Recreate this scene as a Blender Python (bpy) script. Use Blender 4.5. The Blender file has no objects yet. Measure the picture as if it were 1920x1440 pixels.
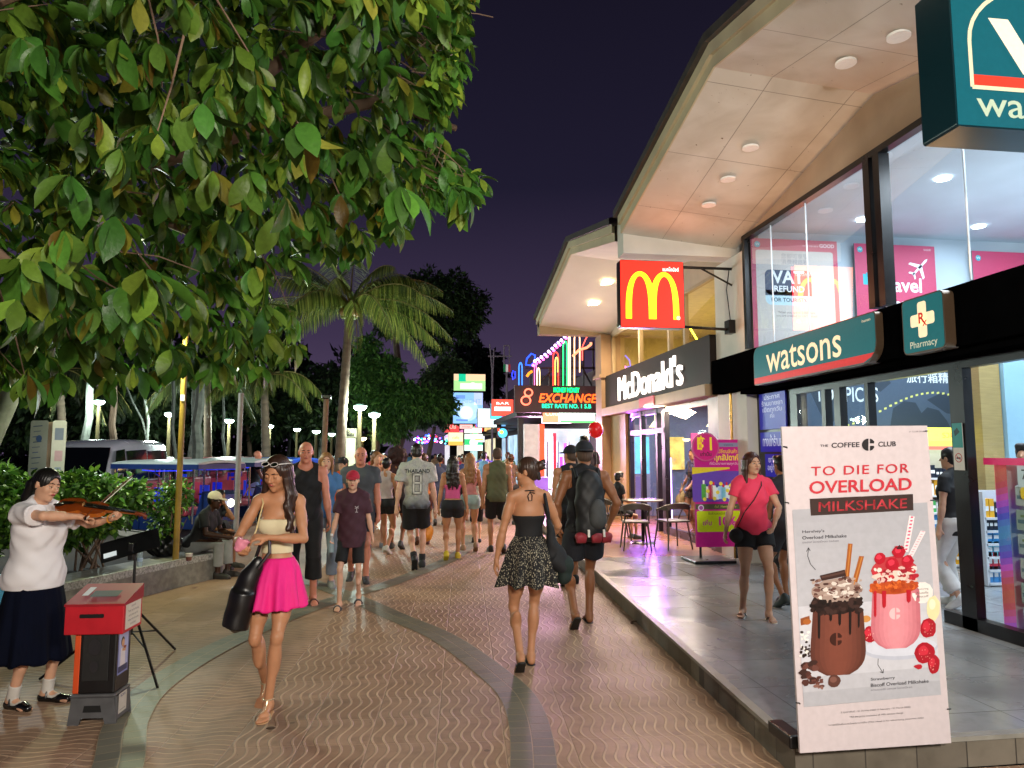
import bpy, bmesh, math, random
import numpy as np
import openvdb as vdb
from mathutils import Vector, Matrix, noise as mnoise
random.seed(7); rng = np.random.default_rng(7)
SC = bpy.context.scene
COL = SC.collection
R = math.radians
# ------------------------------------------------------------------ camera
FPX = 1330.0; YAW = R(7.7); PITCH = R(5.58); CAMZ = 1.7
fw = np.array([math.sin(YAW)*math.cos(PITCH), math.cos(YAW)*math.cos(PITCH), math.sin(PITCH)])
rt = np.array([math.cos(YAW), -math.sin(YAW), 0.0]); upv = np.cross(rt, fw); CP = np.array([0, 0, CAMZ])
cam = bpy.data.objects.new('camera', bpy.data.cameras.new('camera')); COL.objects.link(cam)
cam.data.sensor_width = 36; cam.data.lens = 36*FPX/1920; cam.data.clip_end = 2000; cam.data.clip_start = 0.05
mw = Matrix.Identity(4)
for i in range(3):
    mw[i][0], mw[i][1], mw[i][2], mw[i][3] = rt[i], upv[i], -fw[i], CP[i]
cam.matrix_world = mw
SC.camera = cam
def ray(x, y): return fw + rt*(x-960)/FPX + upv*(720-y)/FPX
def atz(x, y, z=0.0): d = ray(x, y); return CP + d*(z-CAMZ)/d[2]
def atx(x, y, v): d = ray(x, y); return CP + d*v/d[0]
def aty(x, y, v): d = ray(x, y); return CP + d*v/d[1]
# ------------------------------------------------------------------ colour management, world, render options
SC.view_settings.view_transform = 'Standard'; SC.view_settings.look = 'None'
SC.view_settings.exposure = 0.4; SC.view_settings.gamma = 1.0
SC.cycles.use_denoising = True
SC.cycles.max_bounces = 7; SC.cycles.diffuse_bounces = 3; SC.cycles.glossy_bounces = 3
SC.cycles.transmission_bounces = 4; SC.cycles.transparent_max_bounces = 12
SC.cycles.sample_clamp_indirect = 4.0; SC.cycles.caustics_reflective = False; SC.cycles.caustics_refractive = False
def S(h, a=1.0):
    h = h.lstrip('#'); c = [int(h[i:i+2], 16)/255 for i in (0, 2, 4)]
    return tuple((x/12.92 if x <= .04045 else ((x+.055)/1.055)**2.4) for x in c)+(a,)
W = bpy.data.worlds.new('World'); SC.world = W; W.use_nodes = True
nt = W.node_tree; bg = nt.nodes['Background']
tc = nt.nodes.new('ShaderNodeTexCoord'); sx = nt.nodes.new('ShaderNodeSeparateXYZ'); cr = nt.nodes.new('ShaderNodeValToRGB')
nt.links.new(tc.outputs['Generated'], sx.inputs[0]); nt.links.new(sx.outputs['Z'], cr.inputs[0])
cr.color_ramp.elements[0].position = 0.0; cr.color_ramp.elements[0].color = S('#4d4058')
cr.color_ramp.elements[1].position = 0.75; cr.color_ramp.elements[1].color = S('#0c0a13')
e_ = cr.color_ramp.elements.new(0.16); e_.color = S('#352b42')
e_ = cr.color_ramp.elements.new(0.36); e_.color = S('#1a1728')
sky = nt.nodes.new('ShaderNodeTexSky'); sky.sky_type = 'NISHITA'; sky.sun_disc = False; sky.sun_elevation = R(-8); sky.sun_rotation = R(200)
add = nt.nodes.new('ShaderNodeMix'); add.data_type = 'RGBA'; add.blend_type = 'ADD'; add.inputs[0].default_value = 0.05
nt.links.new(cr.outputs[0], add.inputs[6]); nt.links.new(sky.outputs[0], add.inputs[7]); nt.links.new(add.outputs[2], bg.inputs[0])
bg.inputs[1].default_value = 1.0
# faint dusk glow standing in for the moonlit sky: the one sun lamp
def light(name, kind, loc, power, col=(1, 1, 1), size=1.0, target=None, spot=None, blend=.5, size_y=None):
    l = bpy.data.lights.new(name, kind); l.energy = power; l.color = col[:3]
    if kind == 'AREA':
        l.size = size
        if size_y:
            l.shape = 'RECTANGLE'; l.size_y = size_y; dx, dy = abs(target[0]-loc[0]), abs(target[1]-loc[1])
            if dx > dy and dx > .05: l.size, l.size_y = size_y, size        # the long side runs along the street
    elif kind != 'SUN': l.shadow_soft_size = size
    if kind == 'SPOT': l.spot_size = R(spot or 100); l.spot_blend = blend
    o = bpy.data.objects.new(name, l); COL.objects.link(o); o.location = loc
    if target is not None:
        d = Vector(target)-Vector(loc); o.rotation_euler = d.to_track_quat('-Z', 'Y').to_euler()
    return o
sun = light('dusk_sun', 'SUN', (0, 0, 30), 0.05, (.8, .8, 1), target=(3, 6, 0)); sun.data.angle = R(20)
WARM = (1, .80, .56); NEUT = (1, .92, .80); COOL = (.84, .93, 1)
# unseen lamps, added behind the photographer to light the promenade
light('added_light_behind_left', 'POINT', (.3, -2.6, 3.5), 1250, NEUT, .25)
light('added_light_behind_right', 'POINT', (2.3, -1.4, 3.2), 620, NEUT, .25)
# ------------------------------------------------------------------ materials
_mc = {}
def mat_base(name):
    m = bpy.data.materials.new(name); m.use_nodes = True
    return m, m.node_tree, m.node_tree.nodes['Principled BSDF']
def N(nt, t, **k):
    n = nt.nodes.new(t)
    for a, b in k.items(): setattr(n, a, b)
    return n
def M(col, rough=.55, metal=0., var=.12, vs=6., bump=0., bs=40., emit=0., spec=.5, sss=0., coat=0., stretch=None, alpha=1., name='m'):
    """procedural material: base colour broken up by noise, uneven roughness, optional bump"""
    if isinstance(col, str): col = S(col)
    key = (tuple(round(c, 4) for c in col[:3]), rough, metal, var, vs, bump, bs, emit, spec, sss, coat, stretch, alpha)
    if key in _mc: return _mc[key]
    m, nt, b = mat_base(name)
    tc = N(nt, 'ShaderNodeTexCoord'); src = tc.outputs['Object']
    if stretch:
        mp = N(nt, 'ShaderNodeMapping'); mp.inputs['Scale'].default_value = stretch
        nt.links.new(src, mp.inputs[0]); src = mp.outputs[0]
    nz = N(nt, 'ShaderNodeTexNoise'); nz.inputs['Scale'].default_value = vs; nz.inputs['Detail'].default_value = 5
    nt.links.new(src, nz.inputs['Vector'])
    rp = N(nt, 'ShaderNodeValToRGB'); rp.color_ramp.elements[0].position = .3; rp.color_ramp.elements[1].position = .7
    rp.color_ramp.elements[0].color = tuple(c*(1-var) for c in col[:3])+(1,)
    rp.color_ramp.elements[1].color = tuple(min(1, c*(1+var)) for c in col[:3])+(1,)
    nt.links.new(nz.outputs[0], rp.inputs[0]); nt.links.new(rp.outputs[0], b.inputs['Base Color'])
    mr = N(nt, 'ShaderNodeMapRange'); mr.inputs['To Min'].default_value = max(.02, rough-.08); mr.inputs['To Max'].default_value = min(1, rough+.08)
    nt.links.new(nz.outputs[0], mr.inputs[0]); nt.links.new(mr.outputs[0], b.inputs['Roughness'])
    b.inputs['Metallic'].default_value = metal; b.inputs['Specular IOR Level'].default_value = spec
    b.inputs['Coat Weight'].default_value = coat; b.inputs['Alpha'].default_value = alpha
    if sss:
        b.inputs['Subsurface Weight'].default_value = sss; b.inputs['Subsurface Radius'].default_value = (.012, .005, .003); b.inputs['Subsurface Scale'].default_value = 1
    if emit:
        nt.links.new(rp.outputs[0], b.inputs['Emission Color']); b.inputs['Emission Strength'].default_value = emit
    if bump:
        n2 = N(nt, 'ShaderNodeTexNoise'); n2.inputs['Scale'].default_value = bs; n2.inputs['Detail'].default_value = 4
        nt.links.new(src, n2.inputs['Vector'])
        bp = N(nt, 'ShaderNodeBump'); bp.inputs['Strength'].default_value = min(1, bump*20); bp.inputs['Distance'].default_value = .05 if bump > .05 else bump
        nt.links.new(n2.outputs[0], bp.inputs['Height']); nt.links.new(bp.outputs[0], b.inputs['Normal'])
    _mc[key] = m; return m
def VC(rough=.5, emit=0., metal=0., spec=.4, coat=0., tr=0.):
    """material reading the printed / painted colours stored on the mesh faces"""
    key = ('vc', rough, emit, metal, spec, coat, tr)
    if key in _mc: return _mc[key]
    m, nt, b = mat_base('printed')
    a = N(nt, 'ShaderNodeAttribute', attribute_name='Col')
    nz = N(nt, 'ShaderNodeTexNoise'); nz.inputs['Scale'].default_value = 30; tc = N(nt, 'ShaderNodeTexCoord'); nt.links.new(tc.outputs['Object'], nz.inputs['Vector'])
    mr = N(nt, 'ShaderNodeMapRange'); mr.inputs['To Min'].default_value = .9; mr.inputs['To Max'].default_value = 1.08
    nt.links.new(nz.outputs[0], mr.inputs[0])
    mx = N(nt, 'ShaderNodeVectorMath', operation='SCALE'); nt.links.new(a.outputs['Color'], mx.inputs[0]); nt.links.new(mr.outputs[0], mx.inputs['Scale'])
    nt.links.new(mx.outputs[0], b.inputs['Base Color'])
    b.inputs['Roughness'].default_value = rough; b.inputs['Metallic'].default_value = metal; b.inputs['Specular IOR Level'].default_value = spec
    b.inputs['Coat Weight'].default_value = coat
    if emit: nt.links.new(mx.outputs[0], b.inputs['Emission Color']); b.inputs['Emission Strength'].default_value = emit
    if tr:
        tl = N(nt, 'ShaderNodeBsdfTranslucent'); ms = N(nt, 'ShaderNodeMixShader'); ms.inputs[0].default_value = tr
        nt.links.new(mx.outputs[0], tl.inputs[0]); nt.links.new(b.outputs[0], ms.inputs[1]); nt.links.new(tl.outputs[0], ms.inputs[2])
        nt.links.new(ms.outputs[0], nt.nodes['Material Output'].inputs[0])
    _mc[key] = m; return m
def glass_mat(tint=(.93, .97, 1), refl=1.0):
    key = ('glass', tint, refl)
    if key in _mc: return _mc[key]
    m = bpy.data.materials.new('window_glass'); m.use_nodes = True; nt = m.node_tree; nt.nodes.clear()
    out = N(nt, 'ShaderNodeOutputMaterial'); t = N(nt, 'ShaderNodeBsdfTransparent'); t.inputs[0].default_value = tint+(1,)
    g = N(nt, 'ShaderNodeBsdfGlossy'); g.inputs['Roughness'].default_value = .015
    lw = N(nt, 'ShaderNodeLayerWeight'); lw.inputs[0].default_value = .5
    pw = N(nt, 'ShaderNodeMath', operation='POWER'); pw.inputs[1].default_value = 4.; nt.links.new(lw.outputs['Facing'], pw.inputs[0])
    ma = N(nt, 'ShaderNodeMath', operation='MULTIPLY_ADD'); ma.inputs[1].default_value = .9; ma.inputs[2].default_value = .055; nt.links.new(pw.outputs[0], ma.inputs[0])
    ml = N(nt, 'ShaderNodeMath', operation='MULTIPLY'); ml.inputs[1].default_value = refl
    nz = N(nt, 'ShaderNodeTexNoise'); nz.inputs['Scale'].default_value = 1.2; bp = N(nt, 'ShaderNodeBump'); bp.inputs['Strength'].default_value = .02
    nt.links.new(nz.outputs[0], bp.inputs['Height']); nt.links.new(bp.outputs[0], g.inputs['Normal'])
    nt.links.new(ma.outputs[0], ml.inputs[0])
    ms = N(nt, 'ShaderNodeMixShader'); nt.links.new(ml.outputs[0], ms.inputs[0]); nt.links.new(t.outputs[0], ms.inputs[1]); nt.links.new(g.outputs[0], ms.inputs[2])
    nt.links.new(ms.outputs[0], out.inputs[0]); _mc[key] = m; return m
# ------------------------------------------------------------------ objects
def link(o, parent=None):
    COL.objects.link(o)
    if parent is not None: o.parent = parent
    return o
def thing(name, label, cat, loc=(0, 0, 0), rz=0., group=None):
    o = bpy.data.objects.new(name, None); o.empty_display_size = .1; link(o); o.location = loc; o.rotation_euler = (0, 0, rz)
    o['label'] = label; o['category'] = cat
    if group: o['group'] = group
    return o
def tag(o, label, cat, group=None):
    o['label'] = label; o['category'] = cat
    if group: o['group'] = group
    return o
def struct(o): o['kind'] = 'structure'; return o
def dup(root, loc, rz=None, label=None, scale=None):
    r = root.copy(); COL.objects.link(r); r.location = loc
    if rz is not None: r.rotation_euler = (0, 0, rz)
    if label: r['label'] = label
    if scale: r.scale = (scale,)*3 if not isinstance(scale, tuple) else scale
    for ch in list(root.children):
        c = ch.copy(); COL.objects.link(c); c.parent = r
        for g in ch.children:
            d = g.copy(); COL.objects.link(d); d.parent = c
    return r
class MB:
    """collects shapes with a colour each and links them as ONE mesh object"""
    def __init__(s): s.v = []; s.f = []; s.c = []; s.n = 0; s.col = (1, 1, 1, 1)
    def color(s, c): s.col = S(c) if isinstance(c, str) else tuple(c[:3])+(1,); return s
    def add(s, v, f):
        v = np.asarray(v, float).reshape(-1, 3); n = s.n
        s.v.append(v); s.f += [tuple(i+n for i in q) for q in f]; s.c += [s.col]*len(f); s.n += len(v); return s
    def box(s, lo, hi, rot=None, ctr=None, bev=0):
        a, b = np.minimum(lo, hi), np.maximum(lo, hi)
        if bev:
            bev = min(bev, *( (b-a)/2.01 )); vs = []
            bm = bmesh.new(); bmesh.ops.create_cube(bm, size=1)
            for v in bm.verts: v.co = Vector([(a[i]+b[i])/2+v.co[i]*(b[i]-a[i]) for i in range(3)])
            bmesh.ops.bevel(bm, geom=list(bm.edges), offset=bev, segments=2, affect='EDGES', profile=.5)
            bm.verts.index_update(); v = np.array([q.co[:] for q in bm.verts]); f = [tuple(x.index for x in q.verts) for q in bm.faces]; bm.free()
        else:
            v = np.array([[x, y, z] for x in (a[0], b[0]) for y in (a[1], b[1]) for z in (a[2], b[2])])
            f = [(0, 1, 3, 2), (4, 6, 7, 5), (0, 4, 5, 1), (2, 3, 7, 6), (0, 2, 6, 4), (1, 5, 7, 3)]
        if rot is not None:
            c = np.array(ctr if ctr is not None else (a+b)/2); v = (v-c) @ np.array(rot).T + c
        return s.add(v, f)
    def quad(s, *p): return s.add(p, [tuple(range(len(p)))])
    def prism(s, pts, axis, lo, hi):
        """2-D outline extruded along an axis (0,1,2)"""
        n = len(pts); o = [i for i in range(3) if i != axis]; v = np.zeros((2*n, 3))
        for k, w in enumerate((lo, hi)):
            v[k*n:(k+1)*n, axis] = w; v[k*n:(k+1)*n, o[0]] = [p[0] for p in pts]; v[k*n:(k+1)*n, o[1]] = [p[1] for p in pts]
        return s.add(v, [tuple(range(n))[::-1], tuple(range(n, 2*n))]+[(i, (i+1) % n, n+(i+1) % n, n+i) for i in range(n)])
    def tube(s, pts, r, seg=8, cap=True, closed=False):
        pts = [np.array(p, float) for p in pts]; n = len(pts); rr = r if hasattr(r, '__len__') else [r]*n
        vs = []; prev = None
        for i, p in enumerate(pts):
            t = pts[min(i+1, n-1)]-pts[max(i-1, 0)] if not closed else pts[(i+1) % n]-pts[i-1]
            t = t/(np.linalg.norm(t)+1e-9)
            a = prev if prev is not None else (np.array([0, 0, 1.]) if abs(t[2]) < .9 else np.array([1., 0, 0]))
            a = a-t*(a@t); a /= np.linalg.norm(a)+1e-9; prev = a; b = np.cross(t, a)
            for k in range(seg):
                g = 2*math.pi*k/seg; vs.append(p+rr[i]*(a*math.cos(g)+b*math.sin(g)))
        m = n if closed else n-1
        f = [(i*seg+k, i*seg+(k+1) % seg, ((i+1) % n)*seg+(k+1) % seg, ((i+1) % n)*seg+k) for i in range(m) for k in range(seg)]
        if cap and not closed: f += [tuple(range(seg))[::-1], tuple(range((n-1)*seg, n*seg))]
        return s.add(vs, f)
    def lathe(s, prof, c=(0, 0, 0), seg=20, axis=2):
        vs = []
        for r_, z_ in prof:
            for k in range(seg):
                g = 2*math.pi*k/seg; q = [r_*math.cos(g), r_*math.sin(g), z_]
                if axis == 1: q = [q[0], q[2], q[1]]
                if axis == 0: q = [q[2], q[0], q[1]]
                vs.append(np.array(c)+q)
        n = len(prof)
        return s.add(vs, [(i*seg+k, i*seg+(k+1) % seg, (i+1)*seg+(k+1) % seg, (i+1)*seg+k) for i in range(n-1) for k in range(seg)]
                     + [tuple(range(seg))[::-1], tuple(range((n-1)*seg, n*seg))])
    def ball(s, c, r, seg=14, rings=9):
        r = np.array(r if hasattr(r, '__len__') else [r]*3, float); vs = []
        for i in range(rings+1):
            ph = math.pi*i/rings
            for k in range(seg):
                g = 2*math.pi*k/seg; vs.append(np.array(c)+r*np.array([math.sin(ph)*math.cos(g), math.sin(ph)*math.sin(g), math.cos(ph)]))
        return s.add(vs, [(i*seg+k, i*seg+(k+1) % seg, (i+1)*seg+(k+1) % seg, (i+1)*seg+k)[::-1] for i in range(rings) for k in range(seg)])
    def build(s, name, mat, parent=None, smooth=False, M4=None):
        v = np.concatenate(s.v) if s.v else np.zeros((0, 3))
        if M4 is not None: m_ = np.array(M4); v = v @ m_[:3, :3].T + m_[:3, 3]
        me = bpy.data.meshes.new(name); me.from_pydata(v.tolist(), [], s.f)
        ca = me.color_attributes.new('Col', 'FLOAT_COLOR', 'CORNER')
        ls = np.array([len(f) for f in s.f]); cc = np.repeat(np.array(s.c, np.float32).reshape(-1, 4), ls, axis=0)
        ca.data.foreach_set('color', cc.ravel())
        me.materials.append(mat)
        if smooth:
            me.polygons.foreach_set('use_smooth', np.ones(len(me.polygons), bool))
            if smooth != 'all':
                try: me.set_sharp_from_angle(angle=R(40))
                except Exception: pass
        me.validate(); me.update()
        return link(bpy.data.objects.new(name, me), parent)
def wmat(o):
    m = Matrix.LocRotScale(o.location, o.rotation_euler, o.scale)
    return wmat(o.parent) @ m if o.parent else m
class WM(MB):
    """the same, with shapes given in world space"""
    def build(s, name, mat, parent=None, smooth=False, local=False):
        return MB.build(s, name, mat, parent, smooth, wmat(parent).inverted() if parent is not None and not local else None)
_tx = {}
def text_geo(body, size=1., bold=0., align='CENTER', extrude=0., sp=1., shear=0., res=4):
    key = (body, bold, align, extrude, sp, shear, res)
    if key not in _tx and bold and 'M' in body:      # thickening breaks the letter M: stack shifted copies instead
        v, f = text_geo(body, 1., 0., align, extrude, sp, shear, res); V, F = [], []
        for i, (dx, dy) in enumerate(((0, 0), (bold, 0), (-bold, 0), (0, bold*.8), (0, -bold*.8))): V.append(v+np.array([dx, dy, i*4e-4])); F += [tuple(k+i*len(v) for k in q) for q in f]
        _tx[key] = (np.concatenate(V), F)
    if key not in _tx:
        c = bpy.data.curves.new('t', 'FONT'); c.body = body; c.align_x = align; c.align_y = 'CENTER'; c.offset = bold; c.extrude = extrude
        c.space_character = sp; c.shear = shear; c.resolution_u = res
        o = bpy.data.objects.new('t', c); COL.objects.link(o); dg = bpy.context.evaluated_depsgraph_get()
        m = bpy.data.meshes.new_from_object(o.evaluated_get(dg))
        _tx[key] = (np.array([v.co[:] for v in m.vertices]).reshape(-1, 3), [tuple(p.vertices) for p in m.polygons])
        bpy.data.objects.remove(o); bpy.data.curves.remove(c); bpy.data.meshes.remove(m)
    v, f = _tx[key]; return v*size, f
class Panel(WM):
    """flat print: u to the right, v up, w out of the panel (layers 0.6 mm apart)"""
    def __init__(s, o, u, v, lay=.0006):
        super().__init__(); s.o = np.array(o, float); s.u = np.array(u, float)/np.linalg.norm(u); s.vv = np.array(v, float)/np.linalg.norm(v)
        s.w = np.cross(s.u, s.vv); s.lay = lay; s.L = 1
    def P(s, x, y, l=None): return s.o+s.u*x+s.vv*y+s.w*(s.lay*(l if l is not None else s.L))
    def poly(s, pts, c, l): s.color(c); return s.add([s.P(x, y, l) for x, y in pts], [tuple(range(len(pts)))])
    def rect(s, x0, y0, x1, y1, c, l): return s.poly([(x0, y0), (x1, y0), (x1, y1), (x0, y1)], c, l)
    def rrect(s, x0, y0, x1, y1, r, c, l, k=6):
        p = []
        rr = r if hasattr(r, '__len__') else (r,)*4
        for (cx, cy, a0, q) in ((x1-rr[0], y0+rr[0], -90, rr[0]), (x1-rr[1], y1-rr[1], 0, rr[1]), (x0+rr[2], y1-rr[2], 90, rr[2]), (x0+rr[3], y0+rr[3], 180, rr[3])):
            p += [(cx+q*math.cos(R(a0+90*i/k)), cy+q*math.sin(R(a0+90*i/k))) for i in range(k+1)]
        return s.poly(p, c, l)
    def disc(s, x, y, r, c, l, ry=None, n=20, a0=0, a1=360):
        ry = ry or r
        return s.poly([(x+r*math.cos(R(a0+(a1-a0)*i/n)), y+ry*math.sin(R(a0+(a1-a0)*i/n))) for i in range(n+(a1-a0 < 360))], c, l)
    def line(s, pts, wd, c, l):
        for (x0, y0), (x1, y1) in zip(pts[:-1], pts[1:]):
            dx, dy = x1-x0, y1-y0; q = math.hypot(dx, dy) or 1; nx, ny = -dy/q*wd/2, dx/q*wd/2
            s.poly([(x0-nx, y0-ny), (x1-nx, y1-ny), (x1+nx, y1+ny), (x0+nx, y0+ny)], c, l)
        return s
    def text(s, body, x, y, size, c, l, align='CENTER', bold=0., sp=1., shear=0., width=None, ex=0.):
        v, f = text_geo(body, 1., bold, align, 0., sp, shear, 3)
        if len(v) == 0: return s
        v = v*size
        if width:
            q = v[:, 0].max()-v[:, 0].min(); v = v.copy(); v[:, 0] *= width/q
        s.color(c); return s.add([s.P(x+a[0], y+a[1], l)+s.w*a[2] for a in v], f)
# ------------------------------------------------------------------ figures: distance fields -> one continuous surface
def rotm(ax, a):
    c, s_ = math.cos(a), math.sin(a)
    return np.array([[1, 0, 0], [0, c, -s_], [0, s_, c]]) if ax == 'x' else np.array([[c, 0, s_], [0, 1, 0], [-s_, 0, c]]) if ax == 'y' else np.array([[c, -s_, 0], [s_, c, 0], [0, 0, 1]])
A_ = lambda *p: np.array(p, float)
def cone(a, b, ra, rb=None, k=.02, sub=0): return dict(t='c', a=A_(*a), b=A_(*b), ra=ra, rb=ra if rb is None else rb, k=k, sub=sub)
def flat(a, b, ra, rb=None, k=.02, sx=1.): return dict(t='f', a=A_(*a), b=A_(*b), ra=ra, rb=ra if rb is None else rb, k=k, sub=0)
def ell(c, r, rot=None, k=.02, sub=0): return dict(t='e', c=A_(*c), r=A_(*(r if hasattr(r, '__len__') else (r,)*3)), R=np.eye(3) if rot is None else rot, k=k, sub=sub)
def grow(prims, d, k=None):
    o = []
    for p in prims:
        q = dict(p)
        if p['t'] == 'e': q['r'] = p['r']+d
        else: q['ra'] += d; q['rb'] += d
        if k: q['k'] = k
        o.append(q)
    return o
def sdf_mesh(name, prims, vox, mat, parent, clips=(), nz=None, scale=1., colf=None):
    lo = np.full(3, 9.); hi = -lo
    for p in prims:
        if p['sub']: continue
        if p['t'] == 'e': m_ = p['r'].max(); lo = np.minimum(lo, p['c']-m_); hi = np.maximum(hi, p['c']+m_)
        else:
            m_ = max(p['ra'], p['rb']); lo = np.minimum(lo, np.minimum(p['a'], p['b'])-m_); hi = np.maximum(hi, np.maximum(p['a'], p['b'])+m_)
    lo -= 3*vox+.01; hi += 3*vox+.01
    n = np.ceil((hi-lo)/vox).astype(int)+1
    g = np.full(n, .2, np.float32); ax = [lo[i]+vox*np.arange(n[i]) for i in range(3)]
    for p in prims:
        mg = p['k']+3*vox+.01
        if p['t'] == 'e': m_ = p['r'].max()+mg; l, h = p['c']-m_, p['c']+m_
        else: m_ = max(p['ra'], p['rb'])+mg; l, h = np.minimum(p['a'], p['b'])-m_, np.maximum(p['a'], p['b'])+m_
        i0 = np.clip(((l-lo)/vox).astype(int), 0, n-1); i1 = np.clip(((h-lo)/vox).astype(int)+2, 1, n)
        if (i1 <= i0).any(): continue
        X, Y, Z = np.meshgrid(*[ax[i][i0[i]:i1[i]].astype(np.float32) for i in range(3)], indexing='ij')
        if p['t'] == 'e':
            q = np.stack([X-p['c'][0], Y-p['c'][1], Z-p['c'][2]], -1) @ p['R'].astype(np.float32)
            k0 = np.linalg.norm(q/p['r'], axis=-1); k1 = np.linalg.norm(q/p['r']**2, axis=-1)+1e-9; d = k0*(k0-1)/k1
        else:
            ba = p['b']-p['a']; L = float(ba@ba)+1e-12
            px, py, pz = X-p['a'][0], Y-p['a'][1], Z-p['a'][2]
            tt = (px*ba[0]+py*ba[1]+pz*ba[2])/L
            t = np.clip(tt, 0, 1) if p['t'] == 'c' else tt
            d = np.sqrt((px-t*ba[0])**2+(py-t*ba[1])**2+(pz-t*ba[2])**2)-(p['ra']+(p['rb']-p['ra'])*np.clip(t, 0, 1))
            if p['t'] == 'f': d = np.maximum(d, (np.abs(tt-.5)-.5)*math.sqrt(L))
        sl = tuple(slice(i0[i], i1[i]) for i in range(3)); cur = g[sl]; k = max(p['k'], 1e-4)
        if p['sub']:
            hh = np.maximum(k-np.abs(cur+d), 0)/k; g[sl] = np.maximum(cur, -d)+hh*hh*k/4
        else:
            hh = np.maximum(k-np.abs(cur-d), 0)/k; g[sl] = np.minimum(cur, d)-hh*hh*k/4
    if clips or nz:
        X, Y, Z = np.meshgrid(*[a.astype(np.float32) for a in ax], indexing='ij')
        if nz: g = g+nz(X, Y, Z)
        for c in clips:
            if callable(c): g = np.maximum(g, c(X, Y, Z))
            else:
                p0, nn = c; nn = np.array(nn, float); nn /= np.linalg.norm(nn)
                g = np.maximum(g, (X-p0[0])*nn[0]+(Y-p0[1])*nn[1]+(Z-p0[2])*nn[2])
    g = np.clip(g, -.2, .2).astype(np.float32); g[0] = g[-1] = .2; g[:, 0] = g[:, -1] = .2; g[:, :, 0] = g[:, :, -1] = .2
    G = vdb.FloatGrid(background=.2); G.copyFromArray(np.ascontiguousarray(g))
    pt, qd = G.convertToQuads(isovalue=0.)
    if len(pt) == 0: return None
    pt = pt.astype(float)*vox+lo
    a, b, c, d_ = (pt[qd[:, i]] for i in range(4)); vol = np.einsum('ij,ij->i', a, np.cross(b, c)).sum()+np.einsum('ij,ij->i', a, np.cross(c, d_)).sum()
    if vol < 0: qd = qd[:, ::-1]
    me = bpy.data.meshes.new(name); me.vertices.add(len(pt)); me.vertices.foreach_set('co', (pt*scale).astype(np.float32).ravel())
    me.loops.add(len(qd)*4); me.loops.foreach_set('vertex_index', qd.astype(np.int32).ravel())
    me.polygons.add(len(qd)); me.polygons.foreach_set('loop_start', np.arange(0, len(qd)*4, 4, dtype=np.int32))
    me.polygons.foreach_set('use_smooth', np.ones(len(qd), bool))
    me.update(calc_edges=True); me.materials.append(mat)
    if colf is not None:
        cc = colf(pt); ca = me.color_attributes.new('Col', 'FLOAT_COLOR', 'POINT'); ca.data.foreach_set('color', np.concatenate([cc, np.ones((len(cc), 1))], 1).astype(np.float32).ravel())
    return link(bpy.data.objects.new(name, me), parent)
def ik(a, b, l1, l2, hint):
    """two-bone chain a..b; returns middle joint and the reachable end"""
    a, b, hint = np.array(a, float), np.array(b, float), np.array(hint, float); d = b-a; L = np.linalg.norm(d); mx = (l1+l2)*.999
    if L > mx: b = a+d*mx/L; d = b-a; L = mx
    L = max(L, abs(l1-l2)+.01); u = d/np.linalg.norm(d); h = hint-u*(hint@u); h /= np.linalg.norm(h)+1e-9
    c = (l1*l1-l2*l2+L*L)/(2*L); s_ = math.sqrt(max(l1*l1-c*c, 0)); return a+u*c+h*s_, b
SKIN = dict(fair=S('#d6a68c'), tan=S('#b27e5c'), pale=S('#d5a083'), asian=S('#c4967a'), dark=S('#3d2417'), brown=S('#8a5a3c'), red=S('#c9836a'))
def skin_mat(c): return M(SKIN[c] if c in SKIN else S(c), .48, 0, .07, 14, .0012, 260, sss=.12, spec=.35)
def hand_prims(w, d, n, side, curl=.35, spread=.0, k=.006, sc=1., simple=False):
    """w wrist, d finger direction, n palm normal; side +1 puts the thumb along cross(n,d)"""
    d = d/np.linalg.norm(d); n = n-d*(n@d); n /= np.linalg.norm(n)+1e-9; t = np.cross(n, d)*side
    o = []; P = lambda x, y, z: w+(t*x+d*y+n*z)*sc
    if simple:
        return [cone(P(0, .02, 0), P(0, .10, .01), .024*sc, .03*sc, .02), cone(P(-.005, .10, .015), P(-.005, .155, .05*curl*2), .027*sc, .014*sc, .02), cone(P(.02, .04, .01), P(.048, .085, .03), .013*sc, .010*sc, .01)]
    for x in (-.027, -.009, .009, .027): o.append(cone(P(x*.55, .012, 0), P(x, .088, 0), .0155*sc, .0115*sc, .012))
    for x, L, cc in ((-.029, .058, 1.15), (-.0098, .070, 1.0), (.0095, .076, .92), (.0285, .067, .8)):
        b = P(x, .088, 0); a1 = curl*cc; dr = d*math.cos(a1)+n*math.sin(a1)+t*x*spread; m_ = b+dr*L*.48*sc; a2 = a1*2.1; dr2 = d*math.cos(a2)+n*math.sin(a2)+t*x*spread
        m2 = m_+dr2*L*.3*sc; a3 = a1*2.7; dr3 = d*math.cos(a3)+n*math.sin(a3); e = m2+dr3*L*.24*sc
        o += [cone(b, m_, .0092*sc, .0085*sc, k), cone(m_, m2, .0085*sc, .0078*sc, .003), cone(m2, e, .0078*sc, .0066*sc, .003)]
    b = P(.018, .022, .006); m_ = P(.042+.006*(1-curl), .055, .014+.02*curl); e = P(.046-.018*curl, .087, .018+.036*curl)
    o += [cone(b, m_, .0145*sc, .0105*sc, .012), cone(m_, e, .0103*sc, .008*sc, .004)]
    return o
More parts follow.
